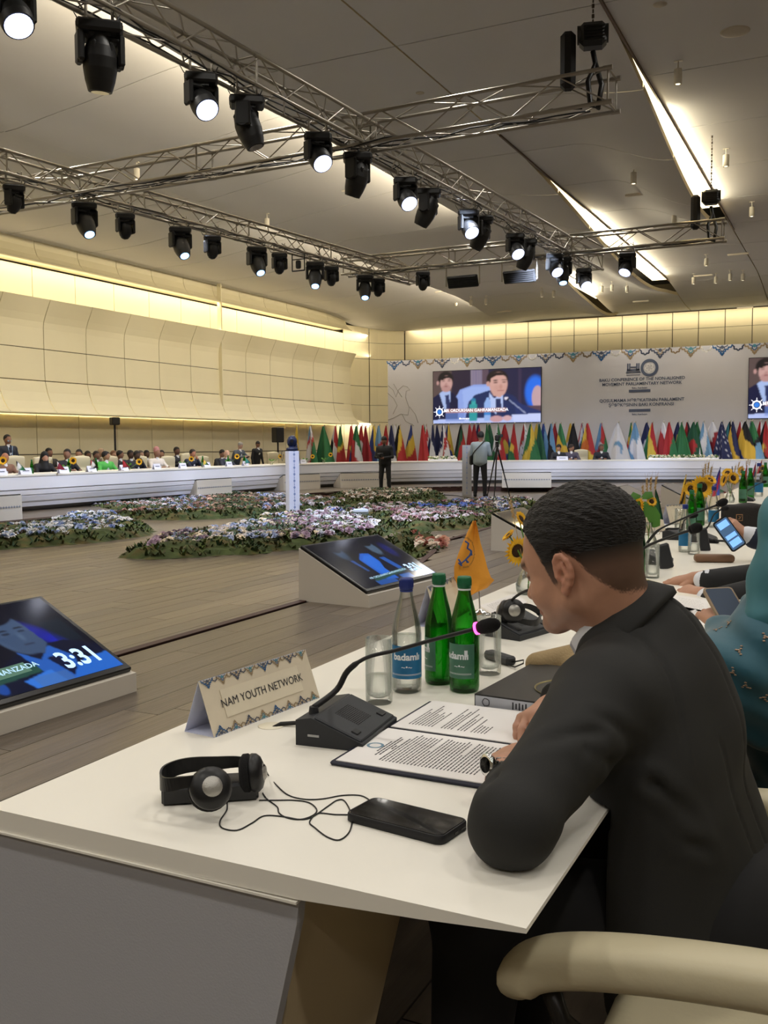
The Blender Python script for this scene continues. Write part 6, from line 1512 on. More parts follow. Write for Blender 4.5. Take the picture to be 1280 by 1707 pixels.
def card_px(a0, b0, a1, b1, h_, label, words):
    p0, p1 = pz(a0, b0, TZ), pz(a1, b1, TZ); return name_card((p0 + p1) / 2, math.radians(-35), .22, h_, .09, label, words, fancy=True, size=.03, group='name cards farther along')
card_px(1122, 876, 1136, 870, .13, 'name card left of the green bottles at the right', 'CICA')
card_px(1184, 850, 1196, 846, .13, 'name card right of the open sunflower', '')
card_px(1074, 890, 1084, 884, .13, 'name card behind the leafy vase', '')
# ================================================================ CHAIRS
M_lea = mat('cream_leather', 'c9bfa0', .42, bump=.06, bscale=90, noise=.04, nscale=4); M_stitch = mat('stitching', 'a99c7c', .7); M_cf = mat('chair_frame', '2a2826', .35, metal=.5)
def arm_mesh(t, side):
    yy = side * .29; P = [(.34, yy, .575), (.335, yy, .60), (.30, yy, .625), (.22, yy, .645), (.10, yy, .66), (0, yy, .665), (-.12, yy, .655), (-.2, yy, .63), (-.24, yy, .58)]
    Q = []
    for i in range(len(P) - 1):
        A_, B_, C2, D_ = [Vector(P[min(max(j, 0), len(P) - 1)]) for j in (i - 1, i, i + 1, i + 2)]
        for q in range(5): u = q / 5; Q.append(.5 * ((2 * B_) + (C2 - A_) * u + (2 * A_ - 5 * B_ + 4 * C2 - D_) * u * u + (3 * B_ - A_ - 3 * C2 + D_) * u ** 3))
    Q.append(Vector(P[-1])); n = len(Q); vs = []; K = 20
    for i, p in enumerate(Q):
        d = (Q[min(i + 1, n - 1)] - Q[max(i - 1, 0)]).normalized(); lat = Vector((0, 1, 0)); nn = d.cross(lat).normalized()
        e = min(1, .35 + .65 * math.sin(min(1, (i + .5) / 6) * PI / 2), .5 + .5 * math.sin(min(1, (n - i) / 5) * PI / 2))
        for k in range(K):
            a = 2 * PI * k / K; ca, sa = math.cos(a), math.sin(a); vs.append(p + lat * (.038 * e * math.copysign(abs(ca) ** .7, ca)) + nn * (.030 * e * math.copysign(abs(sa) ** .75, sa)))
    m = MB(); m.add(vs, [(i * K + k, i * K + (k + 1) % K, (i + 1) * K + (k + 1) % K, (i + 1) * K + k) for i in range(n - 1) for k in range(K)], 0, True); m.add(vs, [tuple(range(K - 1, -1, -1)), tuple(range((n - 1) * K, n * K))], 0, True)
    a = m.build('armrest', M_lea, t)
    m = MB()
    for dy in (-.022, .022):
        pts = [(p[0], p[1] + dy * 1.6, p[2] + .012) for p in P[2:-1]]
        for i in range(len(pts) - 1):
            for q in range(14):
                A_, B_ = Vector(pts[i]).lerp(Vector(pts[i + 1]), q / 14), Vector(pts[i]).lerp(Vector(pts[i + 1]), (q + .6) / 14); m.rod(A_, B_, .0009, n=4, cap=False)
    m.tube([(p[0], p[1] + .034, p[2] + .015) for p in P[2:-1]], .001, 4); m.build('seam', M_stitch, a)
    m = MB(); m.tube([(.3, yy, .60), (.28, yy, .55), (.1, yy, .44), (-.05, yy * .9, .42)], .014, 8); m.build('arm_bracket', M_cf, t)
def chair(label, loc, rz, detail=True, group='cream leather conference chairs'):
    """faces local +x"""
    t = thing('conference_chair', label, 'chair', loc, rz, group); h = .008 if detail else .02
    blob('seat', [(0, .03, 'box', ((.0, 0, .46), (.26, .26, .05), .045))], h, [M_lea], t)
    blob('backrest', [(0, .03, 'box', ((-.27, 0, .78), (.045, .25, .33), .04), ), (0, .06, 'ell', ((-.265, 0, 1.0), (.055, .22, .13))), (0, .05, 'ell', ((-.23, 0, .66), (.05, .2, .14)))], h, [M_lea], t)
    for s in (-1, 1): 
        if detail: arm_mesh(t, s)
        else: blob('armrest', [(0, .02, 'cap', ((.2, s * .29, .64), (-.2, s * .29, .64), .035))], .02, [M_lea], t)
    m = MB(); m.rod((0, 0, .1), (0, 0, .42), .03, n=10)
    for i in range(5): a = 2 * PI * i / 5; m.rod((0, 0, .11), (.28 * math.cos(a), .28 * math.sin(a), .06), .022, .014, n=8); m.ball((.28 * math.cos(a), .28 * math.sin(a), .03), .03, 8)
    m.build('swivel_base', M_cf, t); return t
chair('cream leather chair of the man in the foreground, armrest towards the camera', (-.04, 1.45, 0), PI)
chair('cream leather chair of the woman in the teal scarf', (.22, 2.42, 0), PI)
# ================================================================ PEOPLE: the man in the foreground
M_skin = mat('skin', 'b98a70', .55, noise=.05, nscale=40, bump=.05, bscale=300); M_skv = mat('skin_head', 'ffffff', .5, attr='Col', noise=.05, nscale=60); M_hair = mat('hair_dark', '17120e', .55, noise=.5, nscale=60, bump=1.0, bscale=120, stretch=(1, 1, 3))
M_suit = mat('suit_charcoal', '222221', .8, noise=.05, nscale=500, bump=.08, bscale=900); M_pants = mat('trousers_black', '141416', .85); M_shirt = mat('shirt_white', 'dfe2ea', .7)
man = thing('person', 'man in charcoal suit with short dark hair sitting in the foreground', 'person', (-.15, 1.5, 0))
MO = (-.15, 1.5, 0)
ear = at(943, 956, 1.53)
yawh = PI - math.radians(15)                     # facing -x, turned a little to +y
Rz = Matrix.Rotation(yawh, 3, 'Z'); Ry = Matrix.Rotation(math.radians(17), 3, 'Y'); Rx = Matrix.Rotation(math.radians(2), 3, 'X')
RH = Rz @ Ry @ Rx                                # columns: forward, left, up of the head
fw_, lf_, up_ = RH.col[0], RH.col[1], RH.col[2]
HO = ear - lf_ * .073 + fw_ * .008               # head origin, between the ears
def hw(x, y, z): v = HO + fw_ * x + lf_ * y + up_ * z; return (v.x, v.y, v.z)
RHr = [tuple(fw_), tuple(lf_), tuple(up_)]
def hl(P):                                        # world -> head coordinates
    X, Y, Z = P[0] - HO.x, P[1] - HO.y, P[2] - HO.z
    return [X * a.x + Y * a.y + Z * a.z for a in (fw_, lf_, up_)]
Rcol = [[fw_[i] for i in range(3)], [lf_[i] for i in range(3)], [up_[i] for i in range(3)]]
# d_ell with rotation expects R[k][i]: component k of the axis i
RM = [[fw_[k], lf_[k], up_[k]] for k in range(3)]
RB, RF_ = at(1062, 984, 1.615), at(972, 1078, 1.585); RC_ = (RB + RF_) / 2; re1 = (RF_ - RB).normalized(); rlat = Vector((0, -1, 0)); rlat = (rlat - re1 * rlat.dot(re1)).normalized(); rn = rlat.cross(re1); rn = rn if rn.z > 0 else -rn
C7 = RC_ - rn * .01
hp = [
 (0, 0, 'ell', (hw(-.012, 0, .050), (.099, .076, .088), RM)), (0, .03, 'ell', (hw(.032, 0, .025), (.062, .064, .085), RM)),
 (0, .02, 'ell', (hw(.03, 0, -.025), (.058, .056, .060), RM)),
 (0, .02, 'cap', (hw(.005, .05, -.045), hw(.068, .014, -.070), .022, .017)), (0, .02, 'cap', (hw(.005, -.05, -.045), hw(.068, -.014, -.070), .022, .017)),
 (0, .015, 'ell', (hw(.078, 0, -.072), (.018, .024, .017), RM)), (0, .015, 'ell', (hw(.055, .036, -.022), (.03, .026, .028), RM)), (0, .015, 'ell', (hw(.055, -.036, -.022), (.03, .026, .028), RM)),
 (0, .012, 'cap', (hw(.082, .036, .032), hw(.086, 0, .03), .012)), (0, .012, 'cap', (hw(.082, -.036, .032), hw(.086, 0, .03), .012)),
 (0, .01, 'cap', (hw(.088, 0, .02), hw(.108, 0, -.016), .007, .011)), (0, .006, 'ell', (hw(.096, .012, -.020), (.011, .008, .008), RM)), (0, .006, 'ell', (hw(.096, -.012, -.020), (.011, .008, .008), RM)),
 (0, .008, 'ell', (hw(.087, 0, -.040), (.014, .024, .007), RM)), (0, .006, 'ell', (hw(.086, 0, -.051), (.013, .02, .007), RM)),
 ('cut', .01, 'ell', (hw(.094, .031, .012), (.014, .017, .011), RM)), ('cut', .01, 'ell', (hw(.094, -.031, .012), (.014, .017, .011), RM)),
 (0, .002, 'ell', (hw(.078, .031, .012), (.0125, .0125, .0125), RM)), (0, .002, 'ell', (hw(.078, -.031, .012), (.0125, .0125, .0125), RM)),
 # neck
 (0, .035, 'cap', (hw(-.035, 0, -.02), tuple(C7 - rn * .03), .058, .060)), (0, .03, 'cap', (hw(-.005, 0, -.045), tuple(C7 + re1 * .012 - rn * .04), .045, .050)),
]
def ear_prims(s):
    y = .073 * s; o = []
    # helix: arc of small capsules, tilted back
    arc = []
    for i in range(13):
        a = math.radians(-60 + i * 23) ; arc.append((-.012 - .0155 * math.sin(a + .5) * 1.0 * 0 , 0, 0))
    pts = [(.008, .002, -.002), (.004, .006, .012), (.001, .010, .022), (-.007, .013, .029), (-.017, .0155, .028), (-.025, .017, .018), (-.027, .016, .005), (-.024, .014, -.008), (-.017, .011, -.019), (-.008, .007, -.027)]
    for i in range(len(pts) - 1):
        a, b = pts[i], pts[i + 1]; o.append((0, .003, 'cap', (hw(a[0], y + s * a[1], a[2]), hw(b[0], y + s * b[1], b[2]), .0043, .0043)))
    o.append((0, .006, 'ell', (hw(-.012, y + s * .007, .004), (.016, .006, .024), RM)))            # body of the ear
    o.append((0, .004, 'ell', (hw(-.005, y + s * .006, -.026), (.009, .0055, .010), RM)))         # lobe
    o.append((0, .003, 'cap', (hw(-.013, y + s * .013, .017), hw(-.017, y + s * .014, -.008), .0032, .0035)))   # antihelix
    o.append((0, .003, 'cap', (hw(-.017, y + s * .014, -.008), hw(-.006, y + s * .010, -.016), .0035, .0035)))
    o.append((0, .003, 'ell', (hw(.003, y + s * .007, -.004), (.004, .005, .007), RM)))            # tragus
    o.append(('cut', .003, 'ell', (hw(-.006, y + s * .013, -.002), (.0065, .008, .0095), RM)))     # concha
    return o
hp += ear_prims(1) + ear_prims(-1)
# hands: left hand, half closed on the folder; knuckles seen above the sleeve
def finger(pts, r0, r1):
    return [(0, .003, 'cap', (pts[i], pts[i + 1], r0 + (r1 - r0) * i / (len(pts) - 1), r0 + (r1 - r0) * (i + 1) / (len(pts) - 1))) for i in range(len(pts) - 1)]
def hand_prims(wrist, fwd, up, side, curl=.9, s=1.0, spread=.1):
    """side=+1: thumb on the +lateral side (lateral = up x fwd)"""
    W = Vector(wrist); f = Vector(fwd).normalized(); u = Vector(up); u = (u - f * u.dot(f)).normalized(); l = u.cross(f)
    def q(a, b, c): v = W + f * a * s + l * b * s * side + u * c * s; return tuple(v)
    o = [(0, .01, 'cap', (q(-.05, 0, 0), q(.0, 0, 0), .027 * s, .026 * s))]
    o += [(0, .014, 'cap', (q(.01, .012, 0), q(.075, .028, .002), .017 * s, .014 * s)), (0, .014, 'cap', (q(.01, 0, 0), q(.08, .008, .004), .017 * s, .014 * s)), (0, .014, 'cap', (q(.01, -.008, 0), q(.078, -.012, .002), .016 * s, .013 * s)), (0, .014, 'cap', (q(.01, -.015, -.002), q(.07, -.03, -.002), .015 * s, .012 * s))]
    for b0, L, r, k in ((.029, .072, .0095, 0), (.009, .08, .0098, 1), (-.012, .074, .0093, 2), (-.031, .058, .0082, 3)):
        a = 0; base = .078 - (.008 if k == 3 else 0); p = Vector((base, b0, .003)); pts = [q(*p)]
        for j, fr in enumerate((.45, .3, .25)):
            a += curl * (.75 if j == 0 else 1.0); dr = Vector((math.cos(a), (b0 * spread * 8) * .2, -math.sin(a))); p = p + dr.normalized() * L * fr; pts.append(q(*p))
        o += finger(pts, r * s, r * .82 * s)
    p = [q(.012, .022, -.004), q(.042, .045, -.014), q(.068, .046, -.024), q(.09, .036, -.030)]
    o += finger(p, .0135 * s, .0095 * s)
    return o
W_ = Vector((-.476, 1.39, .786))
hnd = hand_prims(W_, (-.16, .9, .03), (-.3, 0, .95), -1, 1.1, .92)
W2 = Vector((-.50, 1.72, .80)); hnd2 = hand_prims(W2, (-.15, -.9, -.05), (-.25, 0, .95), 1, .6, .95)
def hairmask(x, z):
    """1 in the hair zone; x forward, z up in head coordinates (left and right alike)"""
    line = np.interp(x, [-.11, -.075, -.045, -.030, -.012, .006, .016, .024, .030, .040, .055, .072, .09], [-.052, -.048, -.010, .018, .034, .030, -.014, -.012, .022, .050, .072, .092, .100])
    return z - line
f_head = field(hp)
def hairdisp(P, d):
    x, y, z = hl(P); m = hairmask(x, z); th = np.clip((z - .035) / .06, 0, 1); return d - .0085 * th * th * (3 - 2 * th) * np.clip(m / .012, 0, 1)
v1, q1 = nets(lambda P: hairdisp(P, f_head(P)), np.minimum(np.array(hw(0, 0, 0)) - .18, np.array(C7) - .12), np.maximum(np.array(hw(0, 0, 0)) + .18, np.array(C7) + .1), .0026)
f_hn = field(hnd); f_hn2 = field(hnd2)
def b3(prims, pad=.02):
    pts = np.array([p for _, _, k, a in prims for p in ((a[0], a[1]) if k == 'cap' else (a[0],))]); return pts.min(0) - pad - .03, pts.max(0) + pad + .03
lo, hi = b3(hnd); v2, q2 = nets(f_hn, lo, hi, .0026); lo, hi = b3(hnd2); v3, q3 = nets(f_hn2, lo, hi, .004)
V = np.concatenate([v1, v2, v3]); Q = np.concatenate([q1, q2 + len(v1), q3 + len(v1) + len(v2)])
x, y, z = hl([V[:, 0], V[:, 1], V[:, 2]]); isn = np.zeros(len(V)); isn[:len(v1)] = 1
nrm_side = np.abs(y)
mk = hairmask(x, z) + .004 * np.sin(x * 900 + z * 500) * np.sin(z * 1100 + y * 700)
dens = np.clip(mk / .006 + .5, 0, 1) * (.78 + .22 * np.clip((z + .005) / .03, 0, 1)) * isn
earm = (np.abs(y) > .0795) & (np.abs(x + .01) < .03) & (z < .04) & (z > -.045); dens[earm] = 0
face = np.array(lin('bd8e75')); hairc = np.array(lin('191410')); red = np.array(lin('c88a72')); stub = np.array(lin('927260'))
c = np.tile(face, (len(V), 1)); c[earm] = c[earm] * .35 + red * .65
st = np.clip((-z - .035) / .03, 0, 1) * np.clip((x + .02) / .04, 0, 1) * isn * .55; c = c * (1 - st[:, None]) + stub * st[:, None]
brow = np.exp(-((z - .030 - .1 * (np.abs(y) - .03)) / .0055) ** 2) * np.clip((x - .065) / .01, 0, 1) * (np.abs(y) > .012) * (np.abs(y) < .052) * isn; c = c * (1 - brow[:, None] * .85) + hairc * brow[:, None] * .85
lash = np.exp(-((z - .010) / .003) ** 2) * (np.abs(np.abs(y) - .031) < .015) * (x > .078) * isn; c = c * (1 - lash[:, None] * .8) + hairc * lash[:, None] * .8
lips = ((z < -.034) & (z > -.058) & (np.abs(y) < .022) & (x > .085)) * isn; c = c * (1 - lips[:, None] * .5) + np.array(lin('9a5a50')) * lips[:, None] * .5
c = c * (1 - dens[:, None]) + hairc * dens[:, None]
V0 = V - np.array(MO)
me = np_mesh('body', V0, Q, [M_skv], None, True); colset(me, np.concatenate([c, np.ones((len(c), 1))], 1)); link('body', me, man)
# hair on top: a separate shell with strand relief
def hairtop(P):
    d = f_head(P); x, y, z = hl(P); m = hairmask(x, z)
    a = np.arctan2(y, z - .0); st_ = .0012 * np.sin(x * 260 + 3 * np.sin(a * 9 + x * 40)) * np.sin(a * 70 + 8 * np.sin(x * 30)) + .0012 * np.sin(a * 45 + x * 120)
    th = np.clip((z - .0) / .075, 0, 1) * (1 - .35 * np.clip((x - .03) / .05, 0, 1)); th = th * th * (3 - 2 * th)
    return d - (-.004 + (.0145 + st_) * th * np.clip(m / .010, 0, 1) - .004 * np.clip(-m / .01, 0, 1))
vh, qh = nets(hairtop, np.array(hw(0, 0, 0)) - .19, np.array(hw(0, 0, 0)) + .19, .0026)
k = hl([vh[:, 0], vh[:, 1], vh[:, 2]]); keep = (k[2] > .0) & (hairmask(k[0], k[2]) > -.004); qh = qh[keep[qh].all(1)]
me = np_mesh('hair', vh - np.array(MO), qh, [M_hair], None, True); link('hair', me, man)
# ---- jacket
SH = Vector((-.335, 1.405, .905)); SF = Vector((-.31, 1.79, .925)); EL = Vector((-.385, 1.158, .798)); WR = Vector((-.462, 1.35, .784)); ER = Vector((-.40, 1.93, .81)); WRr = Vector((-.50, 1.76, .80))
jk = [
 (0, 0, 'cap', ((-.21, 1.50, .50), (-.265, 1.54, .76), .135, .105)), (0, .06, 'cap', ((-.20, 1.64, .50), (-.26, 1.65, .76), .14, .108)), (0, .05, 'cap', ((-.27, 1.46, .50), (-.275, 1.46, .78), .105, .085)), (0, .06, 'ell', ((-.285, 1.60, .85), (.115, .20, .15))),
 (0, .05, 'cap', (tuple(C7 - rn * .035 + Vector((.02, 0, 0))), (-.28, 1.60, .84), .080, .11)),
 (0, .04, 'cap', (tuple(C7 - rn * .03), tuple(SF + Vector((0, -.06, .02))), .062, .058)), (0, .04, 'cap', (tuple(C7 - rn * .035), tuple(SH + Vector((.0, .05, .01))), .062, .060)),
 (0, .05, 'cap', (tuple(SH + Vector((.01, .03, 0))), (-.31, 1.60, .90), .066, .085)), (0, .05, 'cap', (tuple(SF + Vector((.01, -.03, 0))), (-.30, 1.62, .90), .065, .08)),
 (0, .035, 'cap', (tuple(SH), tuple(EL + Vector((.0, .01, .008))), .072, .052)), (0, .03, 'cap', (tuple(EL), tuple(WR), .048, .031)),
 (0, .03, 'ell', (tuple(EL + Vector((-.008, -.008, -.002))), (.045, .044, .044))),
 (0, .035, 'cap', (tuple(SF), tuple(ER), .068, .054)), (0, .03, 'cap', (tuple(ER), tuple(WRr), .053, .038)),
]
fj = field(jk)
def seg(P, a, b): return d_cap(P, a, b, 0)
folds = [((-.44, 1.12, .86), (-.33, 1.30, .83), .006), ((-.42, 1.17, .90), (-.30, 1.28, .90), .006), ((-.46, 1.16, .85), (-.46, 1.30, .86), .005), ((-.35, 1.22, .98), (-.26, 1.36, .86), .006), ((-.32, 1.25, .88), (-.24, 1.40, .79), .006), ((-.43, 1.32, .87), (-.38, 1.42, .87), .005), ((-.30, 1.33, .99), (-.20, 1.40, .92), .004), ((-.36, 1.15, .82), (-.30, 1.26, .78), .006), ((-.25, 1.38, .80), (-.12, 1.42, .70), .006), ((-.22, 1.40, .72), (-.05, 1.44, .66), .005)]
def jpost(P, d):
    X, Y, Z = P
    d = d + .0025 * np.sin(X * 31 + Z * 23) * np.sin(Y * 27 - Z * 17 + 1)
    for a, b, k in folds: e = seg(P, a, b); d = d + k * .8 * np.exp(-(e / .007) ** 2) - k * .35 * np.exp(-((e - .02) / .012) ** 2)
    # sleeve head seam and back seams
    e = np.abs((P[0] - SH.x) * .0 + (P[1] - 1.455) + (P[2] - .9) * -.25 + (P[0] + .3) * .25); near_ = np.exp(-((np.sqrt((P[0] - SH.x) ** 2 + (P[2] - SH.z) ** 2)) / .12) ** 4); d = d + .007 * np.exp(-(e / .006) ** 2) * near_
    e = np.abs(Y - 1.60 + .02 * Z); d = d + .0035 * np.exp(-(e / .0035) ** 2) * (X > -.27)
    e = np.abs(Y - 1.50 - .12 * (.85 - Z) ** 1 + .0); d = d + .003 * np.exp(-(e / .0035) ** 2) * (X > -.24) * (Z < .84)
    # opening of the neck
    nk = d_cap(P, tuple(C7 + rn * .15), tuple(C7 - rn * .03), .069, .069); d = -smin(-d, nk, .01)
    # keep the elbow on the table top
    on = (X < -.318) & (Y > 1.0); tab = (Z - .752); d = np.where(on & (Z < .80), np.maximum(d, -tab), d)
    d = np.where((X < -.314) & (Z < .752) & (Z > .715), np.maximum(d, .004), d)
    # open cuffs
    for w_, e_ in ((WR, EL), (WRr, ER)):
        n = (w_ - e_).normalized(); s = (P[0] - w_.x) * n.x + (P[1] - w_.y) * n.y + (P[2] - w_.z) * n.z; loc_ = np.sqrt((P[0] - w_.x) ** 2 + (P[1] - w_.y) ** 2 + (P[2] - w_.z) ** 2) < .09; d = np.where(loc_, np.maximum(d, s - .012), d)
    return d
blob('jacket', jk, .005, [M_suit], man, post=jpost, loc=MO, lo=np.array((-.60, 1.03, .40)), hi=np.array((.12, 2.04, 1.12)))
# collar of the jacket, shirt collar, cuffs
nax0 = Vector(hw(-.035, 0, -.03)); nax1 = C7 + Vector((-.005, 0, -.03)); nd = (nax0 - nax1).normalized()
def ring_collar(name, m_, r_top, r_bot, th, h0, h1, tilt, parent, hh=.003, notch=None):
    fwd2 = Vector((-.95, .1, -.2)); fwd2 = (fwd2 - nd * fwd2.dot(nd)).normalized(); lat = nd.cross(fwd2); o = nax1
    def fn(P):
        X, Y, Z = P[0] - o.x, P[1] - o.y, P[2] - o.z; h = X * nd.x + Y * nd.y + Z * nd.z; a = X * fwd2.x + Y * fwd2.y + Z * fwd2.z; b = X * lat.x + Y * lat.y + Z * lat.z
        r = np.sqrt(a * a + b * b); hh_ = h + a * tilt; R_ = r_bot + (r_top - r_bot) * np.clip((hh_ - h0) / (h1 - h0), -.3, 1.2)
        d = np.abs(r - R_) - th; d = np.maximum(d, h0 - hh_); d = smin(d * -1, -(hh_ - h1), .0); d = -d
        if notch: d = np.maximum(d, a - notch)
        return d
    v, q = nets(fn, np.array(o) - .17, np.array(o) + .17, hh); me = np_mesh(name, v - np.array(MO), q, [m_], None, True); return link(name, me, parent)
def ring_strip(name, m_, rows, parent, open_=0, taper=None):
    # rows: (scale a, scale b, height along rn); closed cross-section swept round the neck ellipse
    A0 = (RF_ - RB).length / 2; B0 = .062; vs = []; n = 56; k = len(rows)
    for i in range(n + 1):
        th = -PI + open_ + (2 * PI - 2 * open_) * i / n        # th = 0 back, +-PI front
        for sa, sb, h in rows:
            f_ = taper(abs(th)) if taper else 1
            p = RC_ - re1 * (A0 + sa * f_) * math.cos(th) + rlat * (B0 + sb * f_) * math.sin(th) + rn * h; vs.append(tuple(p - Vector(MO)))
    m = MB(); m.add(vs, [(i * k + j, i * k + (j + 1) % k, (i + 1) * k + (j + 1) % k, (i + 1) * k + j) for i in range(n) for j in range(k)], 0, True); m.add(vs, [tuple(range(k)), tuple(range(n * k + k - 1, n * k - 1, -1))], 0, False)
    return m.build(name, m_, parent)
ring_strip('shirt_collar', M_shirt, [(.000, .001, .020), (.003, .003, .0215), (.007, .007, .018), (.018, .013, -.035), (.008, .004, -.035), (-.002, -.001, -.01)], man, .12, lambda q: 1 + .5 * max(0, q - 1.6))
ring_strip('jacket_collar', M_suit, [(.006, .006, -.006), (.009, .010, .002), (.014, .014, .003), (.022, .022, -.004), (.040, .046, -.040), (.036, .042, -.050), (.014, .016, -.045)], man, .95, lambda q: 1 + .10 * max(0, q - 1.4))
for w_, e_ in ((WR, EL),):
    n = (w_ - e_).normalized(); M = n.to_track_quat('Z', 'Y').to_matrix().to_4x4(); M.translation = w_ - Vector(MO) + n * .006; MB().lathe([(.026, -.01), (.027, .012), (.025, .013), (.024, -.01)], 24, closed=True).build('shirt_cuff', M_shirt, man, M=M)
# wrist watch
t = thing('wrist_watch', 'steel wrist watch at the man cuff on the folder', 'watch', tuple(W_ + Vector((-.012, -.012, .004))))
wv = at(840, 1274, (W_ - Vector((0, 0, CAMH))).dot(FF) - .035); t.location = wv
M = frame((0, 0, 0), (1, .25, 0), (0, .2, 1)); mm = MB()
for i in range(14):
    a = 2 * PI * i / 14; mm.box((.024 * math.cos(a), 0, .019 * math.sin(a)), (.0095, .014, .003), bev=.001, M=Matrix.Identity(4))
for i in range(14):
    pass
m = MB()
for i in range(16):
    a = 2 * PI * i / 16; R_ = Matrix.Translation((.026 * math.cos(a), 0, .020 * math.sin(a))) @ Matrix.Rotation(-a + PI / 2, 4, 'Y'); m.box((0, 0, 0), (.009, .015, .003), bev=.001, M=R_)
m.build('steel_bracelet', M_chrome, t, M=M); m = MB(); m.lathe([(0, .0), (.016, 0), (.017, .003), (.0165, .007), (.013, .009), (0, .009)], 28)
wc = m.build('watch_case', M_chrome, t, M=M @ Matrix.Translation((-.02, 0, .014)) @ Matrix.Rotation(-.8, 4, 'Y')); MB().lathe([(0, .0093), (.012, .0093)], 20).build('watch_dial', M_blackg, wc)
# trousers and shoes
tr = [(0, 0, 'cap', ((-.18, 1.50, .53), (-.52, 1.40, .56), .10, .082)), (0, .04, 'cap', ((-.18, 1.66, .53), (-.52, 1.74, .56), .10, .082)), (0, .03, 'cap', ((-.52, 1.40, .55), (-.56, 1.42, .13), .078, .055)), (0, .03, 'cap', ((-.52, 1.74, .55), (-.56, 1.72, .13), .078, .055)), (0, .08, 'cap', ((-.17, 1.52, .55), (-.17, 1.62, .55), .12, .12))]
blob('trousers', tr, .012, [M_pants], man, loc=MO)
for yy in (1.42, 1.72): blob('shoe', [(0, .02, 'cap', ((-.54, yy, .045), (-.72, yy, .035), .042, .036)), (0, .02, 'cap', ((-.55, yy, .04), (-.56, yy, .12), .04, .042))], .01, [M_blackg], man, loc=MO)
# ================================================================ WOMAN IN THE TEAL SCARF, at the right picture edge
M_teal = mat('teal_silk', '23596a', .6, noise=.12, nscale=7, sheen=.3); M_teal2 = mat('teal_veil', '3d7580', .6, noise=.1, nscale=9); M_emb = mat('embroidery', 'a98f78', .7)
wo = thing('person', 'woman in teal embroidered scarf and dress looking at a phone, right edge', 'person', (.1, 2.4, 0)); WO = (.1, 2.4, 0)
def X_(a, b, t): return tuple(at(a, b, t))
wv_ = [(0, 0, 'ell', (X_(1375, 850, 2.35), (.09, .085, .11))), (0, .06, 'cap', (X_(1360, 860, 2.35), X_(1345, 1000, 2.35), .08, .11)), (0, .06, 'cap', (X_(1330, 1040, 2.3), X_(1365, 1250, 2.35), .13, .17)),
 (0, .05, 'cap', (X_(1290, 1030, 2.2), X_(1250, 1105, 2.15), .085, .065)), (0, .05, 'cap', (X_(1250, 1105, 2.15), X_(1212, 1065, 2.3), .062, .045)), (0, .04, 'cap', (X_(1215, 1075, 2.3), X_(1205, 1055, 2.33), .045, .04)), (0, .08, 'cap', (X_(1290, 1180, 2.2), X_(1200, 1130, 2.2), .10, .085))]
def wpost(P, d):
    X, Y, Z = P; d = d + .006 * np.sin(X * 40 + Z * 30 + Y * 9) * np.sin(Y * 22 + Z * 14) + .004 * np.sin(Z * 70 + X * 35)
    return np.where(X < -.318, np.maximum(d, .752 - Z), d)
blob('dress', wv_, .009, [M_teal], wo, post=wpost, loc=WO)
vl = [(0, 0, 'cap', (X_(1350, 860, 2.28), X_(1312, 870, 2.2), .075, .05)), (0, .04, 'cap', (X_(1310, 862, 2.2), X_(1288, 960, 2.18), .045, .045)), (0, .05, 'cap', (X_(1288, 960, 2.18), X_(1278, 1030, 2.15), .045, .045)), (0, .05, 'cap', (X_(1325, 850, 2.25), X_(1330, 1000, 2.2), .06, .075))]
blob('head_scarf', vl, .009, [M_teal2], wo, post=lambda P, d: d + .004 * np.sin(P[0] * 60 + P[2] * 20) , loc=WO)
# embroidery sprigs lying on the cloth
dep = bpy.context.evaluated_depsgraph_get; sp = [(1195, 1050), (1215, 1040), (1262, 1025), (1232, 1085), (1275, 1062), (1274, 1162), (1243, 1142), (1222, 1120)]
bpy.context.view_layer.update()
dress = [o for o in bpy.data.objects if o.parent == wo and o.name.startswith('dress')][0]
m = MB()
for a, b in sp:
    o_ = dress.matrix_world.inverted() @ Vector((0, 0, CAMH)); d_ = ray(a, b).normalized(); hit, loc, nrm, _ = dress.ray_cast(Vector((0, 0, CAMH)) - Vector(WO), d_)
    if not hit: continue
    Mx = nrm.to_track_quat('Z', 'Y').to_matrix().to_4x4(); Mx.translation = loc + nrm * .002
    for q in range(7):
        a_ = q * 2.2 + a; rr = .0016 * q; m.ball((rr * math.cos(a_), rr * 1.4 * math.sin(a_), 0), (.0034, .0022, .001), 6, M=Mx)
m.build('embroidery', M_emb, wo, kind='stuff')
wh = X_(1188, 1020, 2.42)
blob('hand', hand_prims(X_(1200, 1040, 2.4), Vector(X_(1180, 1015, 2.5)) - Vector(X_(1200, 1040, 2.4)), (0, -.3, 1), -1, .35, .9), .0035, [M_skin], wo, loc=WO)
t = thing('smartphone', 'phone with brown case held by the woman in the teal scarf', 'phone'); c = at(1210, 1012, 2.42); r1 = at(1232, 1011, 2.42) - c; t.matrix_world = frame(c, r1, at(1199, 986, 2.48) - c)
slab(rrect(.075, .15, .01), [(1, 0), (1, .009)]).build('case', mat('case_tan', '8a7458', .5), t); slab(rrect(.066, .138, .008), [(1, .0092), (1, .0100)]).build('screen', mat('phone_dim', '3c4450', .15, emit=.25), t)
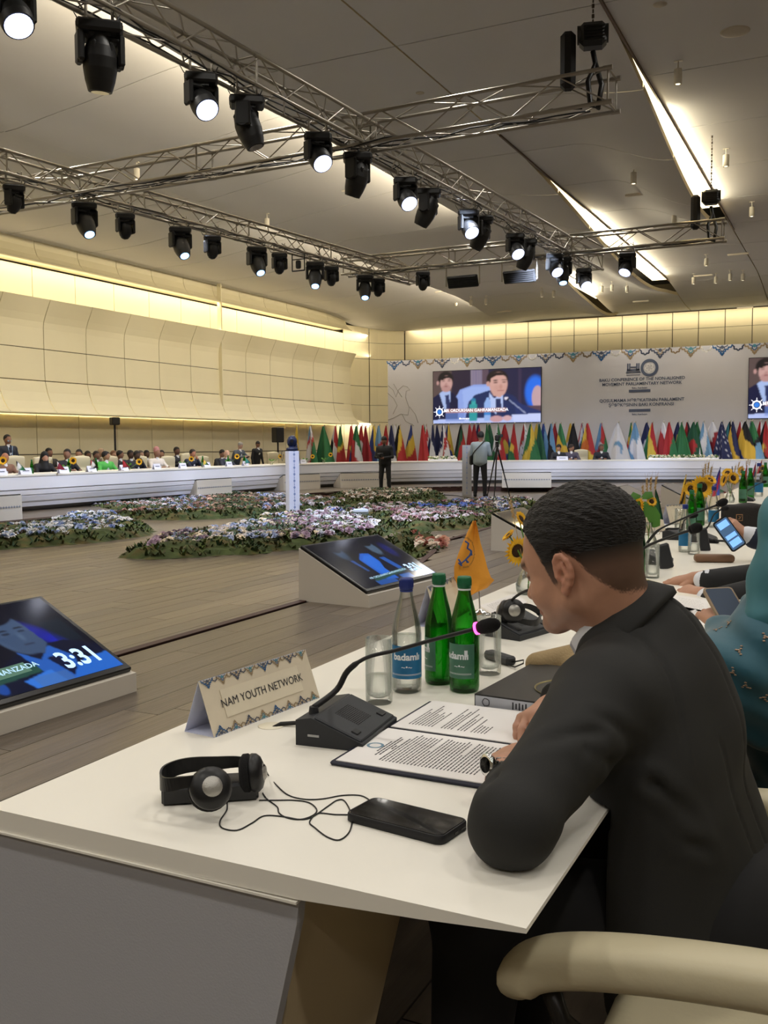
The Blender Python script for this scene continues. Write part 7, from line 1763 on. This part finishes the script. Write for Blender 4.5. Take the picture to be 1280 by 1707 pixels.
# ================================================================ THE NEXT MAN: folded hands on the table
def sleeve_man(label, O, parts, suit, hands, cuffs, hd, extra=None):
    t = thing('person', label, 'person', O); blob('jacket', parts, .010, [suit], t, loc=O)
    for c_ in cuffs: blob('shirt_cuff', c_, .004, [M_shirt], t, loc=O)
    for h_ in hands: blob('hand', h_, .0035, [M_skin], t, loc=O)
    body = [(0, 0, 'ell', (hd, (.095, .078, .12))), (0, .03, 'cap', (tuple(Vector(hd) + Vector((.02, 0, -.06))), tuple(Vector(hd) + Vector((.05, 0, -.22))), .055, .06))]
    blob('head', body, .01, [M_skin], t, loc=O); blob('hair', [(0, 0, 'ell', (tuple(Vector(hd) + Vector((.02, 0, .03))), (.095, .083, .105)))], .01, [M_hair], t, loc=O)
    return t
M_suit2 = mat('suit_black', '19191b', .75); M_suit3 = mat('suit_navy', '1a2236', .75)
tt = 3.72
a1, a2 = X_(1185, 985, 3.55), X_(1300, 975, 3.45); b1, b2 = X_(1195, 1012, 3.35), X_(1300, 1000, 3.3)
sleeve_man('man in black suit with folded hands behind the woman in teal', (.15, 3.45, 0), [(0, 0, 'cap', (X_(1180, 968, 3.62), X_(1300, 960, 3.6), .042, .058)), (0, .03, 'cap', (X_(1188, 1003, 3.38), X_(1300, 985, 3.35), .046, .065)), (0, .05, 'cap', (X_(1300, 985, 3.35), (.12, 3.3, .98), .065, .07)), (0, .05, 'cap', (X_(1300, 960, 3.6), (.12, 3.72, .98), .058, .07)), (0, .08, 'cap', ((.16, 3.42, .52), (.12, 3.42, .92), .16, .15)), (0, .08, 'cap', ((.16, 3.6, .52), (.12, 3.6, .92), .15, .15))], M_suit2,
  [hand_prims(X_(1158, 964, 3.66), Vector(X_(1100, 972, 3.74)) - Vector(X_(1158, 964, 3.66)), (-.1, -.2, 1), 1, .16, .95), hand_prims(X_(1168, 990, 3.45), Vector(X_(1125, 982, 3.55)) - Vector(X_(1168, 990, 3.45)), (-.1, -.3, 1), -1, .45, .95)],
  [[(0, .003, 'cap', (X_(1171, 967, 3.63), X_(1180, 966, 3.62), .034, .038))], [(0, .003, 'cap', (X_(1178, 997, 3.41), X_(1187, 999, 3.4), .036, .042))]], (.02, 3.5, 1.2))
t4 = 4.35
sleeve_man('man in dark suit holding up a lit phone at the right', (.2, 4.3, 0), [(0, 0, 'cap', (X_(1258, 897, t4), X_(1310, 905, t4), .05, .06)), (0, .06, 'cap', (X_(1310, 905, t4), (.18, 4.15, .95), .06, .07)), (0, .08, 'cap', ((.22, 4.3, .52), (.2, 4.3, .92), .17, .16))], M_suit3,
  [hand_prims(X_(1243, 892, t4), Vector(X_(1218, 872, t4)) - Vector(X_(1243, 892, t4)), (.4, -.5, .8), 1, .5, 1.0, .2)], [[(0, .003, 'cap', (X_(1246, 892, t4), X_(1257, 895, t4), .040, .045))]], (.1, 4.25, 1.2))
t = thing('smartphone', 'lit phone with bright screen held up at the right', 'phone'); c = at(1215, 890, t4 - .04); t.matrix_world = frame(c, at(1224, 884, t4 - .04) - c, at(1206, 867, t4 - .03) - c)
slab(rrect(.074, .156, .012), [(1, 0), (1, .009)]).build('case', M_black, t); ph = slab(rrect(.064, .142, .008), [(1, .0092), (1, .0100)]).build('screen', mat('phone_lit', '39506a', .15, emit=.8), t)
for yy, hh in ((.048, .03), (-.012, .02), (-.045, .03)): MB().box((0, yy, .0104), (.05, hh, .0004)).build('screen_tile', mat('phone_tile', '7db4ff', emit=.6), ph)
# ================================================================ FAR PEOPLE
FMATS = {}
def fm(kind, col): return mat('%s_%s' % (kind, col), col, .7)
def seated(lean=.1, turn=0, look=0, arms='table', hijab=False, hatk=None, standing=False):
    """faces local +x; floor at z=0; tags 0 skin 1 hair 2 jacket 3 shirt 4 trousers 5 shoes"""
    hz = .5 if not standing else .92; th = .50; sx = lean
    sh = (.0 + sx, hz + .50); nk = (sx * 1.1, hz + .56); hd = Vector((sx * 1.25 + .02, 0, hz + .69)); ct, st_ = math.cos(turn), math.sin(turn)
    f = Vector((ct, st_, -look)).normalized(); l = Vector((-st_, ct, 0)); u = f.cross(l)
    def h(a, b, c): return tuple(hd + f * a + l * b + u * c)
    R_ = [[f[k], l[k], u[k]] for k in range(3)]; p = []
    p += [(2, 0, 'cap', ((0, -.06, hz + .02), (sh[0] * .6, -.06, sh[1] - .12), .13, .135)), (2, .05, 'cap', ((0, .06, hz + .02), (sh[0] * .6, .06, sh[1] - .12), .13, .135)), (2, .05, 'cap', ((sh[0], -.19, sh[1] - .03), (sh[0], .19, sh[1] - .03), .07)), (2, .04, 'ell', ((sh[0] + .01, 0, sh[1] - .1), (.12, .19, .14)))]
    p += [(3, .01, 'cap', ((sh[0] + .10, 0, sh[1] - .16), (nk[0] + .045, 0, nk[1] - .01), .035, .04))]
    p += [(0, .015, 'cap', ((nk[0], 0, nk[1] - .05), h(-.01, 0, -.04), .052, .05)), (0, .0, 'ell', (h(0, 0, 0), (.1, .082, .118), R_)), (0, .015, 'ell', (h(.03, 0, -.07), (.055, .05, .05), R_)), (0, .01, 'cap', (h(.088, 0, .01), h(.105, 0, -.02), .009, .012)), (0, .0, 'ell', (h(-.0, .078, -.005), (.018, .012, .03), R_)), (0, .0, 'ell', (h(-.0, -.078, -.005), (.018, .012, .03), R_))]
    if hijab: p += [(1, .0, 'ell', (h(-.02, 0, .02), (.105, .098, .13), R_)), (1, .03, 'cap', (h(-.03, 0, -.03), (nk[0] - .01, 0, nk[1] - .06), .095, .13)), (1, .05, 'cap', (h(.04, 0, -.13), (sh[0] + .06, 0, sh[1] - .1), .07, .11)), (0, .0, 'ell', (h(.065, 0, -.015), (.042, .055, .075), R_))]
    elif hatk == 'bald': p += [(1, 0, 'ell', (h(-.035, 0, -.02), (.065, .0765, .07), R_))]
    elif hatk == 'cap': p += [(1, 0, 'cap', (h(-.015, 0, .055), h(-.02, 0, .10), .088, .085))]
    else: p += [(1, 0, 'ell', (h(-.02, 0, .032), (.1, .089, .106), R_)), (1, .01, 'ell', (h(.015, 0, .085), (.07, .062, .035), R_))]
    for s in (-1, 1):
        S_ = (sh[0], s * .2, sh[1] - .05)
        if arms == 'table': E_ = (sh[0] + .16, s * .27, hz + .27); W2_ = (sh[0] + .38, s * .12, hz + .29)
        elif arms == 'down': E_ = (sh[0] - .02, s * .27, sh[1] - .32); W2_ = (sh[0] + .06, s * .27, sh[1] - .58)
        elif arms == 'front': E_ = (sh[0] + .04, s * .26, sh[1] - .3); W2_ = (sh[0] + .24, s * .05, sh[1] - .33)
        elif arms == 'up': E_ = (sh[0] + .14, s * .24, sh[1] - .2); W2_ = (sh[0] + .25, s * .06, sh[1] + .10)
        elif arms == 'chin': E_ = (sh[0] + .2, s * .2, hz + .28); W2_ = (sh[0] + .2, s * .06, hz + .52) if s > 0 else (sh[0] + .38, s * .1, hz + .29)
        p += [(2, .03, 'cap', (S_, E_, .06, .05)), (2, .02, 'cap', (E_, W2_, .048, .036))]
        d = (Vector(W2_) - Vector(E_)).normalized(); w2 = Vector(W2_); p += [(0, .01, 'cap', (tuple(w2 + d * .02), tuple(w2 + d * .09), .034, .028)), (0, .01, 'cap', (tuple(w2 + d * .05 + Vector((0, 0, .02))), tuple(w2 + d * .10 + Vector((0, -s * .03, .02))), .014, .012))]
    if standing:
        for s in (-1, 1): p += [(4, .03, 'cap', ((0, s * .09, hz), (.02, s * .12, .5), .095, .07)), (4, .02, 'cap', ((.02, s * .12, .5), (-.01, s * .13, .1), .068, .052)), (5, .01, 'cap', ((-.03, s * .13, .045), (.15, s * .15, .035), .045, .04))]
    else:
        for s in (-1, 1): p += [(4, .03, 'cap', ((0, s * .1, hz), (.42, s * .12, hz + .02), .085, .07)), (4, .02, 'cap', ((.42, s * .12, hz), (.4, s * .12, .1), .065, .05)), (5, .01, 'cap', ((.38, s * .12, .045), (.56, s * .12, .035), .045, .04))]
    return p
TEMPL = {}
def person(key, loc, rz, label, skin='8f6a52', hair='1a1512', jacket='20222c', shirt='d8d8dc', trousers='1a1a1e', h=.019, group='delegates behind the far tables', **kw):
    if key not in TEMPL:
        TEMPL[key] = blob('person_body', seated(**kw), h, [M_skin] * 6)
    me = TEMPL[key]; o = bpy.data.objects.new('person', me); COL.objects.link(o); o.location = loc; o.rotation_euler = (0, 0, rz)
    for i, (kn, cc) in enumerate((('skin', skin), ('hair', hair), ('cloth', jacket), ('cloth', shirt), ('cloth', trousers), ('shoe', '0f0f10'))):
        if i < len(me.materials): o.material_slots[i].link = 'OBJECT'; o.material_slots[i].material = fm(kn, cc)
    return tag(o, label, 'person', group)
def left_row(a, b, X, zh=1.22):                # stand point so that the head at height zh shows at pixel (a, b)
    p = pX(a, b, X); return (p.x, p.y, p.z)
KW = dict(up=dict(lean=.05), fwd=dict(lean=.18, look=.35), turnr=dict(lean=.06, turn=.9), turnl=dict(lean=.06, turn=-.9, arms='table'), chin=dict(lean=.14, look=.2, arms='chin'), hij=dict(lean=.16, look=.5, turn=-.3, hijab=True), cap=dict(lean=.08, hatk='cap'), bald=dict(lean=.12, look=.3, hatk='bald'))
ROW = [ # px, py of head, X, key, jacket, hair, skin, label
 (2, 768, -16.35, 'bald', '7c5a48', '5a3a2c', 'a8735a', 'bald delegate at the left picture edge behind the sunflower'),
 (66, 764, -16.3, 'hij', '121216', '0e0e12', 'b98c76', 'woman in black headscarf at the left table'),
 (79, 755, -18.2, 'up', '2a2420', '171210', '7a5644', 'dark haired person behind the second empty chair'),
 (108, 757, -16.5, 'turnl', '16181e', '15110e', '8a6450', 'man in black suit right of the woman in black'),
 (128, 757, -17.4, 'turnl', '24262c', '17120f', '9a7258', 'dark haired man leaning behind the man in black suit'),
 (144, 760, -18.2, 'up', '2a2a2e', '17120f', '6a4a3a', 'head just above the chair left of the woman in green'),
 (158, 762, -17.3, 'up', '3a3a40', '241a14', '7a5644', 'round faced man left of the woman in green'),
 (166, 755, -18.2, 'up', '6a5a4a', 'a89078', 'a8846c', 'light haired person behind the woman in green'),
 (173, 761, -16.4, 'turnr', '4fae4a', '120f0e', '9a7258', 'woman in bright green dress with dark hair'),
 (187, 758, -18.1, 'up', '2f3038', '6a4a34', 'b08a70', 'brown haired head beside the woman in green'),
 (197, 758, -17.8, 'turnr', '26262c', '17120f', '8a6450', 'dark haired man behind the fourth chair'),
 (215, 758, -16.9, 'up', '1c1e26', '16110f', '4f3629', 'broad man in dark suit left of the grey haired man'),
 (221, 763, -16.3, 'chin', '1e2028', '16110f', '4a3428', 'man holding his face, in front of the broad man'),
 (232, 758, -17.6, 'up', '70664e', '4a4038', '9a7860', 'man in khaki behind the fifth name card'),
 (242, 758, -18.3, 'up', '26262a', '151110', '5a4030', 'dark head left of the man with the pink turban'),
 (257, 755, -16.4, 'cap', 'd8cfc4', 'b07a78', '8a6450', 'man in white robe with pink turban'),
 (266, 757, -18.0, 'turnl', '1c1c22', '141010', '9a7258', 'dark man behind the man with the pink turban'),
 (292, 752, -18.1, 'up', '22242c', '17120f', '6a4a3a', 'dark haired man above the sixth chair'),
 (314, 756, -16.4, 'chin', '1d2438', '2a201a', 'a8735a', 'man in navy suit resting his chin on his hand'),
 (362, 763, -16.9, 'fwd', '1a1c22', '17120f', '8a6450', 'small dark man left of the bald man'),
 (372, 763, -16.3, 'bald', '2c3040', 'b8a898', 'c09880', 'bald man in dark suit beside the leaning man'),
]
def headz(kw): return .5 + .72
for a, b, X, key, jc, hc, sk, lab in ROW:
    p = pX(a, b, X); kw = KW[key]; s = min(1.12, max(.9, (p.z) / 1.19)); o = person(key, (p.x - .0, p.y, 0), math.radians(-12), lab, sk, hc, jc, **kw); o.scale = (s,) * 3
    tag(o, group='delegates behind the left table')
# standing people along the left wall
SP = [(12, 733, -17.2, 'st_front', dict(lean=.0, standing=True, arms='front'), '20242e', '16110f', '8a6450', 'standing man in dark suit with a light blue face mask'),
      (391, 743, -16.6, 'st_lean', dict(lean=.22, look=.5, standing=True, arms='table'), '4a525e', '8a8680', 'b08a78', 'grey haired man in grey suit leaning over the table'),
      (426, 741, -17.2, 'st_look', dict(lean=.08, look=.5, turn=-.6, standing=True, arms='down'), '16181c', '17120f', '8a6450', 'standing man in black suit looking down left of the large loudspeaker')]
for a, b, X, key, kw, jc, hc, sk, lab in SP:
    p = pX(a, b, X); o = person(key, (p.x, p.y, 0), math.radians(-10), lab, sk, hc, jc, group='standing people at the left', **kw); o.scale = (p.z / 1.61,) * 3
    if a == 12:
        hz = p.z; m = MB(); m.ball((.075, 0, 0), (.045, .062, .05), 12); t = m.build('face_mask', mat('mask_blue', '8fb4c4', .8), o); t.location = (0, 0, 1.59); m = MB(); m.box((.13, 0, 1.33), (.01, .04, .3), bev=.004); m.build('necktie', mat('tie_navy', '1a2440', .6), o)
        m = MB(); m.tube([(.12, -.06, 1.45), (.15, -.03, 1.2), (.15, .03, 1.2), (.12, .06, 1.45)], .006, 5); m.box((.15, 0, 1.14), (.006, .09, .12)); m.build('lanyard', mat('lanyard_blue', '9db8d8', .6), o)
# head table
for a, b, key, kw, jc, hc, sk, lab in ((930, 754, 'hfwd', dict(lean=.14, look=.5, turn=-.4), '191c26', '15110f', '9a7258', 'man in dark suit bending down at the head table'), (951, 759, 'hturn', dict(lean=.12, look=.3, turn=1.1), '4a4456', '2a1c18', '8a6450', 'dark haired woman at the head table beside the empty chair'), (1002, 755, 'hup', dict(lean=.05, look=.1, turn=.2), '181c2a', '4a4038', '7a5644', 'man in dark suit right of the empty head table chair')):
    e, d = front_at(a); base = e + d * 1.4; p = pY(a, b, base.y); o = person(key, (p.x, base.y, 0), math.atan2(-d.y, -d.x), lab, sk, hc, jc, group='people at the head table', **kw); o.scale = (max(.97, (p.z + .02) / 1.19),) * 3
# chairs behind the left table (cream), one prototype copied
proto = chair('x', (0, 0, 0), 0, detail=False); freeze(proto); used_p = False
for a, b, X, lab in ((34, 757, -16.6, 'cream chair between the masked man and the woman in black'), (81, 758, -16.7, 'cream chair right of the woman in black headscarf'), (145, 757, -16.7, 'cream chair left of the woman in green'), (192, 757, -16.9, 'cream chair right of the woman in green'), (242, 757, -16.9, 'cream chair left of the man with the pink turban'), (289, 757, -16.9, 'cream chair right of the man with the pink turban'), (322, 752, -17.2, 'cream chair behind the man resting his chin'), (346, 757, -17, 'narrow cream chair seen left of the bald man'), (416, 752, -17.0, 'cream chair right of the leaning grey haired man'), (464, 750, -16.6, 'cream chair under the large loudspeaker')):
    p = pX(a, b + 4, X); s = (p.z + .0) / 1.11; o = proto if not used_p else copy_tree(proto); used_p = True; o.location = (p.x, p.y, 0); o.rotation_euler = (0, 0, math.radians(-14)); o.scale = (min(1.1, max(.85, s)),) * 3; o['label'] = lab; o['group'] = 'cream chairs behind the left table'
for a, lab in ((970, 'empty cream chair at the head table'), (886, 'cream chair left of the bending man at the head table')):
    if a == 886: continue
    e, d = front_at(a); q = e + d * 1.6; p = pY(a, 750, q.y); o = copy_tree(proto); o.location = (p.x, q.y, 0); o.rotation_euler = (0, 0, math.atan2(-d.y, -d.x)); o['label'] = lab; o['group'] = 'chairs at the head table'; o.scale = (p.z / 1.11,) * 3
# things on the far tables
M_nc = mat('far_card', 'dfe0ee', .6)
for a, w_, lab in ((17, 24, 'first white name card from the left on the left table'), (48, 24, 'white name card in front of the woman in black'), (111, 22, 'white name card before the man in black suit'), (164, 20, 'white name card before the woman in green'), (219, 19, 'white name card before the broad dark man'), (267, 17, 'white name card before the man with the pink turban'), (310, 17, 'white name card before the man in navy suit'), (350, 17, 'white name card left of the bald man'), (388, 15, 'white name card under the leaning grey haired man'), (418, 14, 'white name card before the chair right of the leaning man'), (511, 13, 'white name card right of the white pillar'), (939, 18, 'white name card on the head table')):
    e, d = front_at(a); q = e + d * .16; tt = (Vector((q.x, q.y, TZ - CAMH))).dot(FF); o = name_card((q.x, q.y, TZ), math.atan2(-d.y, -d.x), w_ / F * tt * 1.02, .13, .09, lab, '', fancy=False, group='white name cards on the far tables', back=M_nc)
    m = MB(); m.box((.028, 0, .07), (.002, w_ / F * tt * .6, .014), M=None); m.build('card_lettering', M_ink, o)
sf = None
for a, b, r, lab in ((5, 768, 8, 'yellow sunflower at the left picture edge'), (122, 768, 7, 'sunflower bunch right of the man in black suit'), (232, 770, 6, 'sunflower before the man in khaki'), (319, 765, 5, 'sunflower before the man in navy suit'), (395, 761, 5, 'sunflower under the leaning grey haired man'), (467, 761, 4, 'sunflower under the large loudspeaker'), (521, 761, 4, 'sunflower right of the pillar'), (551, 758, 4, 'sunflower right of the green flag foot')):
    e, d = front_at(a); q = e + d * .3; tt = (Vector((q.x, q.y, TZ - CAMH))).dot(FF); c = at(a, b, tt); t = thing('flower_vase', lab, 'vase', (q.x, q.y, TZ), 0, 'sunflower vases on the far tables')
    MB().lathe([(0, 0), (.04, 0), (.045, .03), (.02, .09), (.024, .12)], 10).build('vase_glass', M_cg, t); k_ = c - Vector((q.x, q.y, TZ)); sunflower(t, k_, -FF, r / F * tt)
    MB().rod((0, 0, .01), tuple(k_), .005, n=5).build('stem', M_stem, t)
    for q_ in ((.06, .02), (-.05, .04)): leafm(t, [(0, 0, .1), (q_[0], 0, .14), (q_[0] * 1.6, 0, .12 + q_[1])], .025)
for a, cols, h_, lab in ((28, ['1a1a1e', 'e8e8e8', '2f7a50'], 12, 'small black white and green desk flag at the far left'), (96, ['e8e4e8', '8a1f3a', '8a1f3a'], 10, 'small white and maroon desk flag before the second chair'), (152, ['c02a30', 'e8e8e8', '151515'], 10, 'small red white and black desk flag left of the woman in green'), (205, ['b02a34', 'b02a34', '7a1f2c'], 9, 'small red desk flag before the fourth chair'), (339, ['c0483a', 'e8d060', '3a6a4a'], 7, 'tiny desk flag behind the name card left of the bald man'), (409, ['2f7a78', '3a8a80', '2f6a70'], 7, 'small teal desk flag right of the leaning man')):
    e, d = front_at(a); q = e + d * .3; v = Vector((q.x, q.y, TZ - CAMH)); tt = v.dot(FF); by = CY - F * v.dot(UU) / tt; deskflag(lab, a, by, by - h_ * 2.0, h_ * 1.3, cols)['group'] = 'desk flags on the far tables'
for a, lab in ((73, 'green bottle beside the woman in black'), (134, 'green bottle right of the sunflower bunch'), (181, 'green bottle at the hand of the woman in green'), (360, 'green bottle left of the bald man'), (402, 'green bottle behind the teal desk flag'), (427, 'pale bottle before the chair right of the leaning man')):
    e, d = front_at(a); q = e + d * .4; o = copy_tree(gB); o.location = (q.x, q.y, TZ); o.scale = (1.15,) * 3; o['label'] = lab; o['group'] = 'bottles on the far tables'
# ---- the two cameramen on the pit floor
v = pz(642, 823, -.14)
o = person('man_a', (v.x, v.y, -.14), math.radians(-80), 'man in black shirt and trousers standing with a monopod among the flower beds', '8a6450', '121010', '141416', '141416', '121214', h=.014, group='camera operators', lean=.05, look=.7, standing=True, arms='front')
o.scale = (.97,) * 3
t = thing('monopod', 'black monopod with small camera held by the man in black', 'monopod', (v.x + .02, v.y - .35, -.14)); MB().rod((0, 0, 0), (0, 0, 1.05), .014, n=8).build('pole', M_black, t); MB().box((0, 0, 1.14), (.15, .16, .13), bev=.02).rod((0, -.08, 1.14), (0, -.18, 1.14), .045, n=12).build('camera_body', M_black, t)
m = MB()
for q in range(3): m.rod((0, 0, .1), (.14 * math.cos(q * 2.1), .14 * math.sin(q * 2.1), .01), .008, n=6)
m.build('feet', M_black, t)
v = pz(800, 828, -.14)
o = person('man_b', (v.x, v.y, -.14), math.radians(98), 'man in pale grey shirt with a shoulder bag filming towards the head table', '8a6450', '151110', '8e9a9e', '8e9a9e', '15161c', h=.014, group='camera operators', lean=.05, look=.0, turn=.3, standing=True, arms='front')
o.scale = (1.03,) * 3; t = thing('shoulder_bag', 'small black bag on a strap at the filming man hip', 'bag', (v.x, v.y, -.14), math.radians(98))
MB().box((-.0, .24, 1.0), (.22, .08, .26), bev=.03).build('bag_body', M_black, t); MB().tube([(.0, .25, 1.1), (-.13, .12, 1.25), (-.15, -.05, 1.42), (-.06, -.15, 1.54), (.05, -.12, 1.53)], .018, 6, flat=.4).build('strap', M_black, t)
v = pz(822, 832, -.14); t = thing('video_camera_tripod', 'black video camera on a tripod beside the filming man', 'tripod', (v.x, v.y + .3, -.14), math.radians(20))
for q in range(3):
    a = q * 2 * PI / 3 + .3; m = MB(); m.rod((0, 0, 1.38), (.36 * math.cos(a), .36 * math.sin(a), .02), .022, .012, n=8); m.rod((.03 * math.cos(a), .03 * math.sin(a), 1.2), (.30 * math.cos(a + .06), .30 * math.sin(a + .06), .25), .010, n=6); m.ball((.36 * math.cos(a), .36 * math.sin(a), .02), .025, 8); m.build('leg', M_black, t)
MB().rod((0, 0, 1.36), (0, 0, 1.5), .05, n=12).rod((0, 0, 1.46), (-.1, -.45, 1.25), .012, n=6).build('tripod_head', M_black, t)
MB().box((0, 0, 1.60), (.13, .34, .16), bev=.03).rod((0, .16, 1.61), (0, .32, 1.61), .055, .065, n=14).box((0, -.05, 1.71), (.04, .2, .03), bev=.01).box((.1, -.02, 1.66), (.1, .12, .08), bev=.01).build('camera_body', M_black, t)
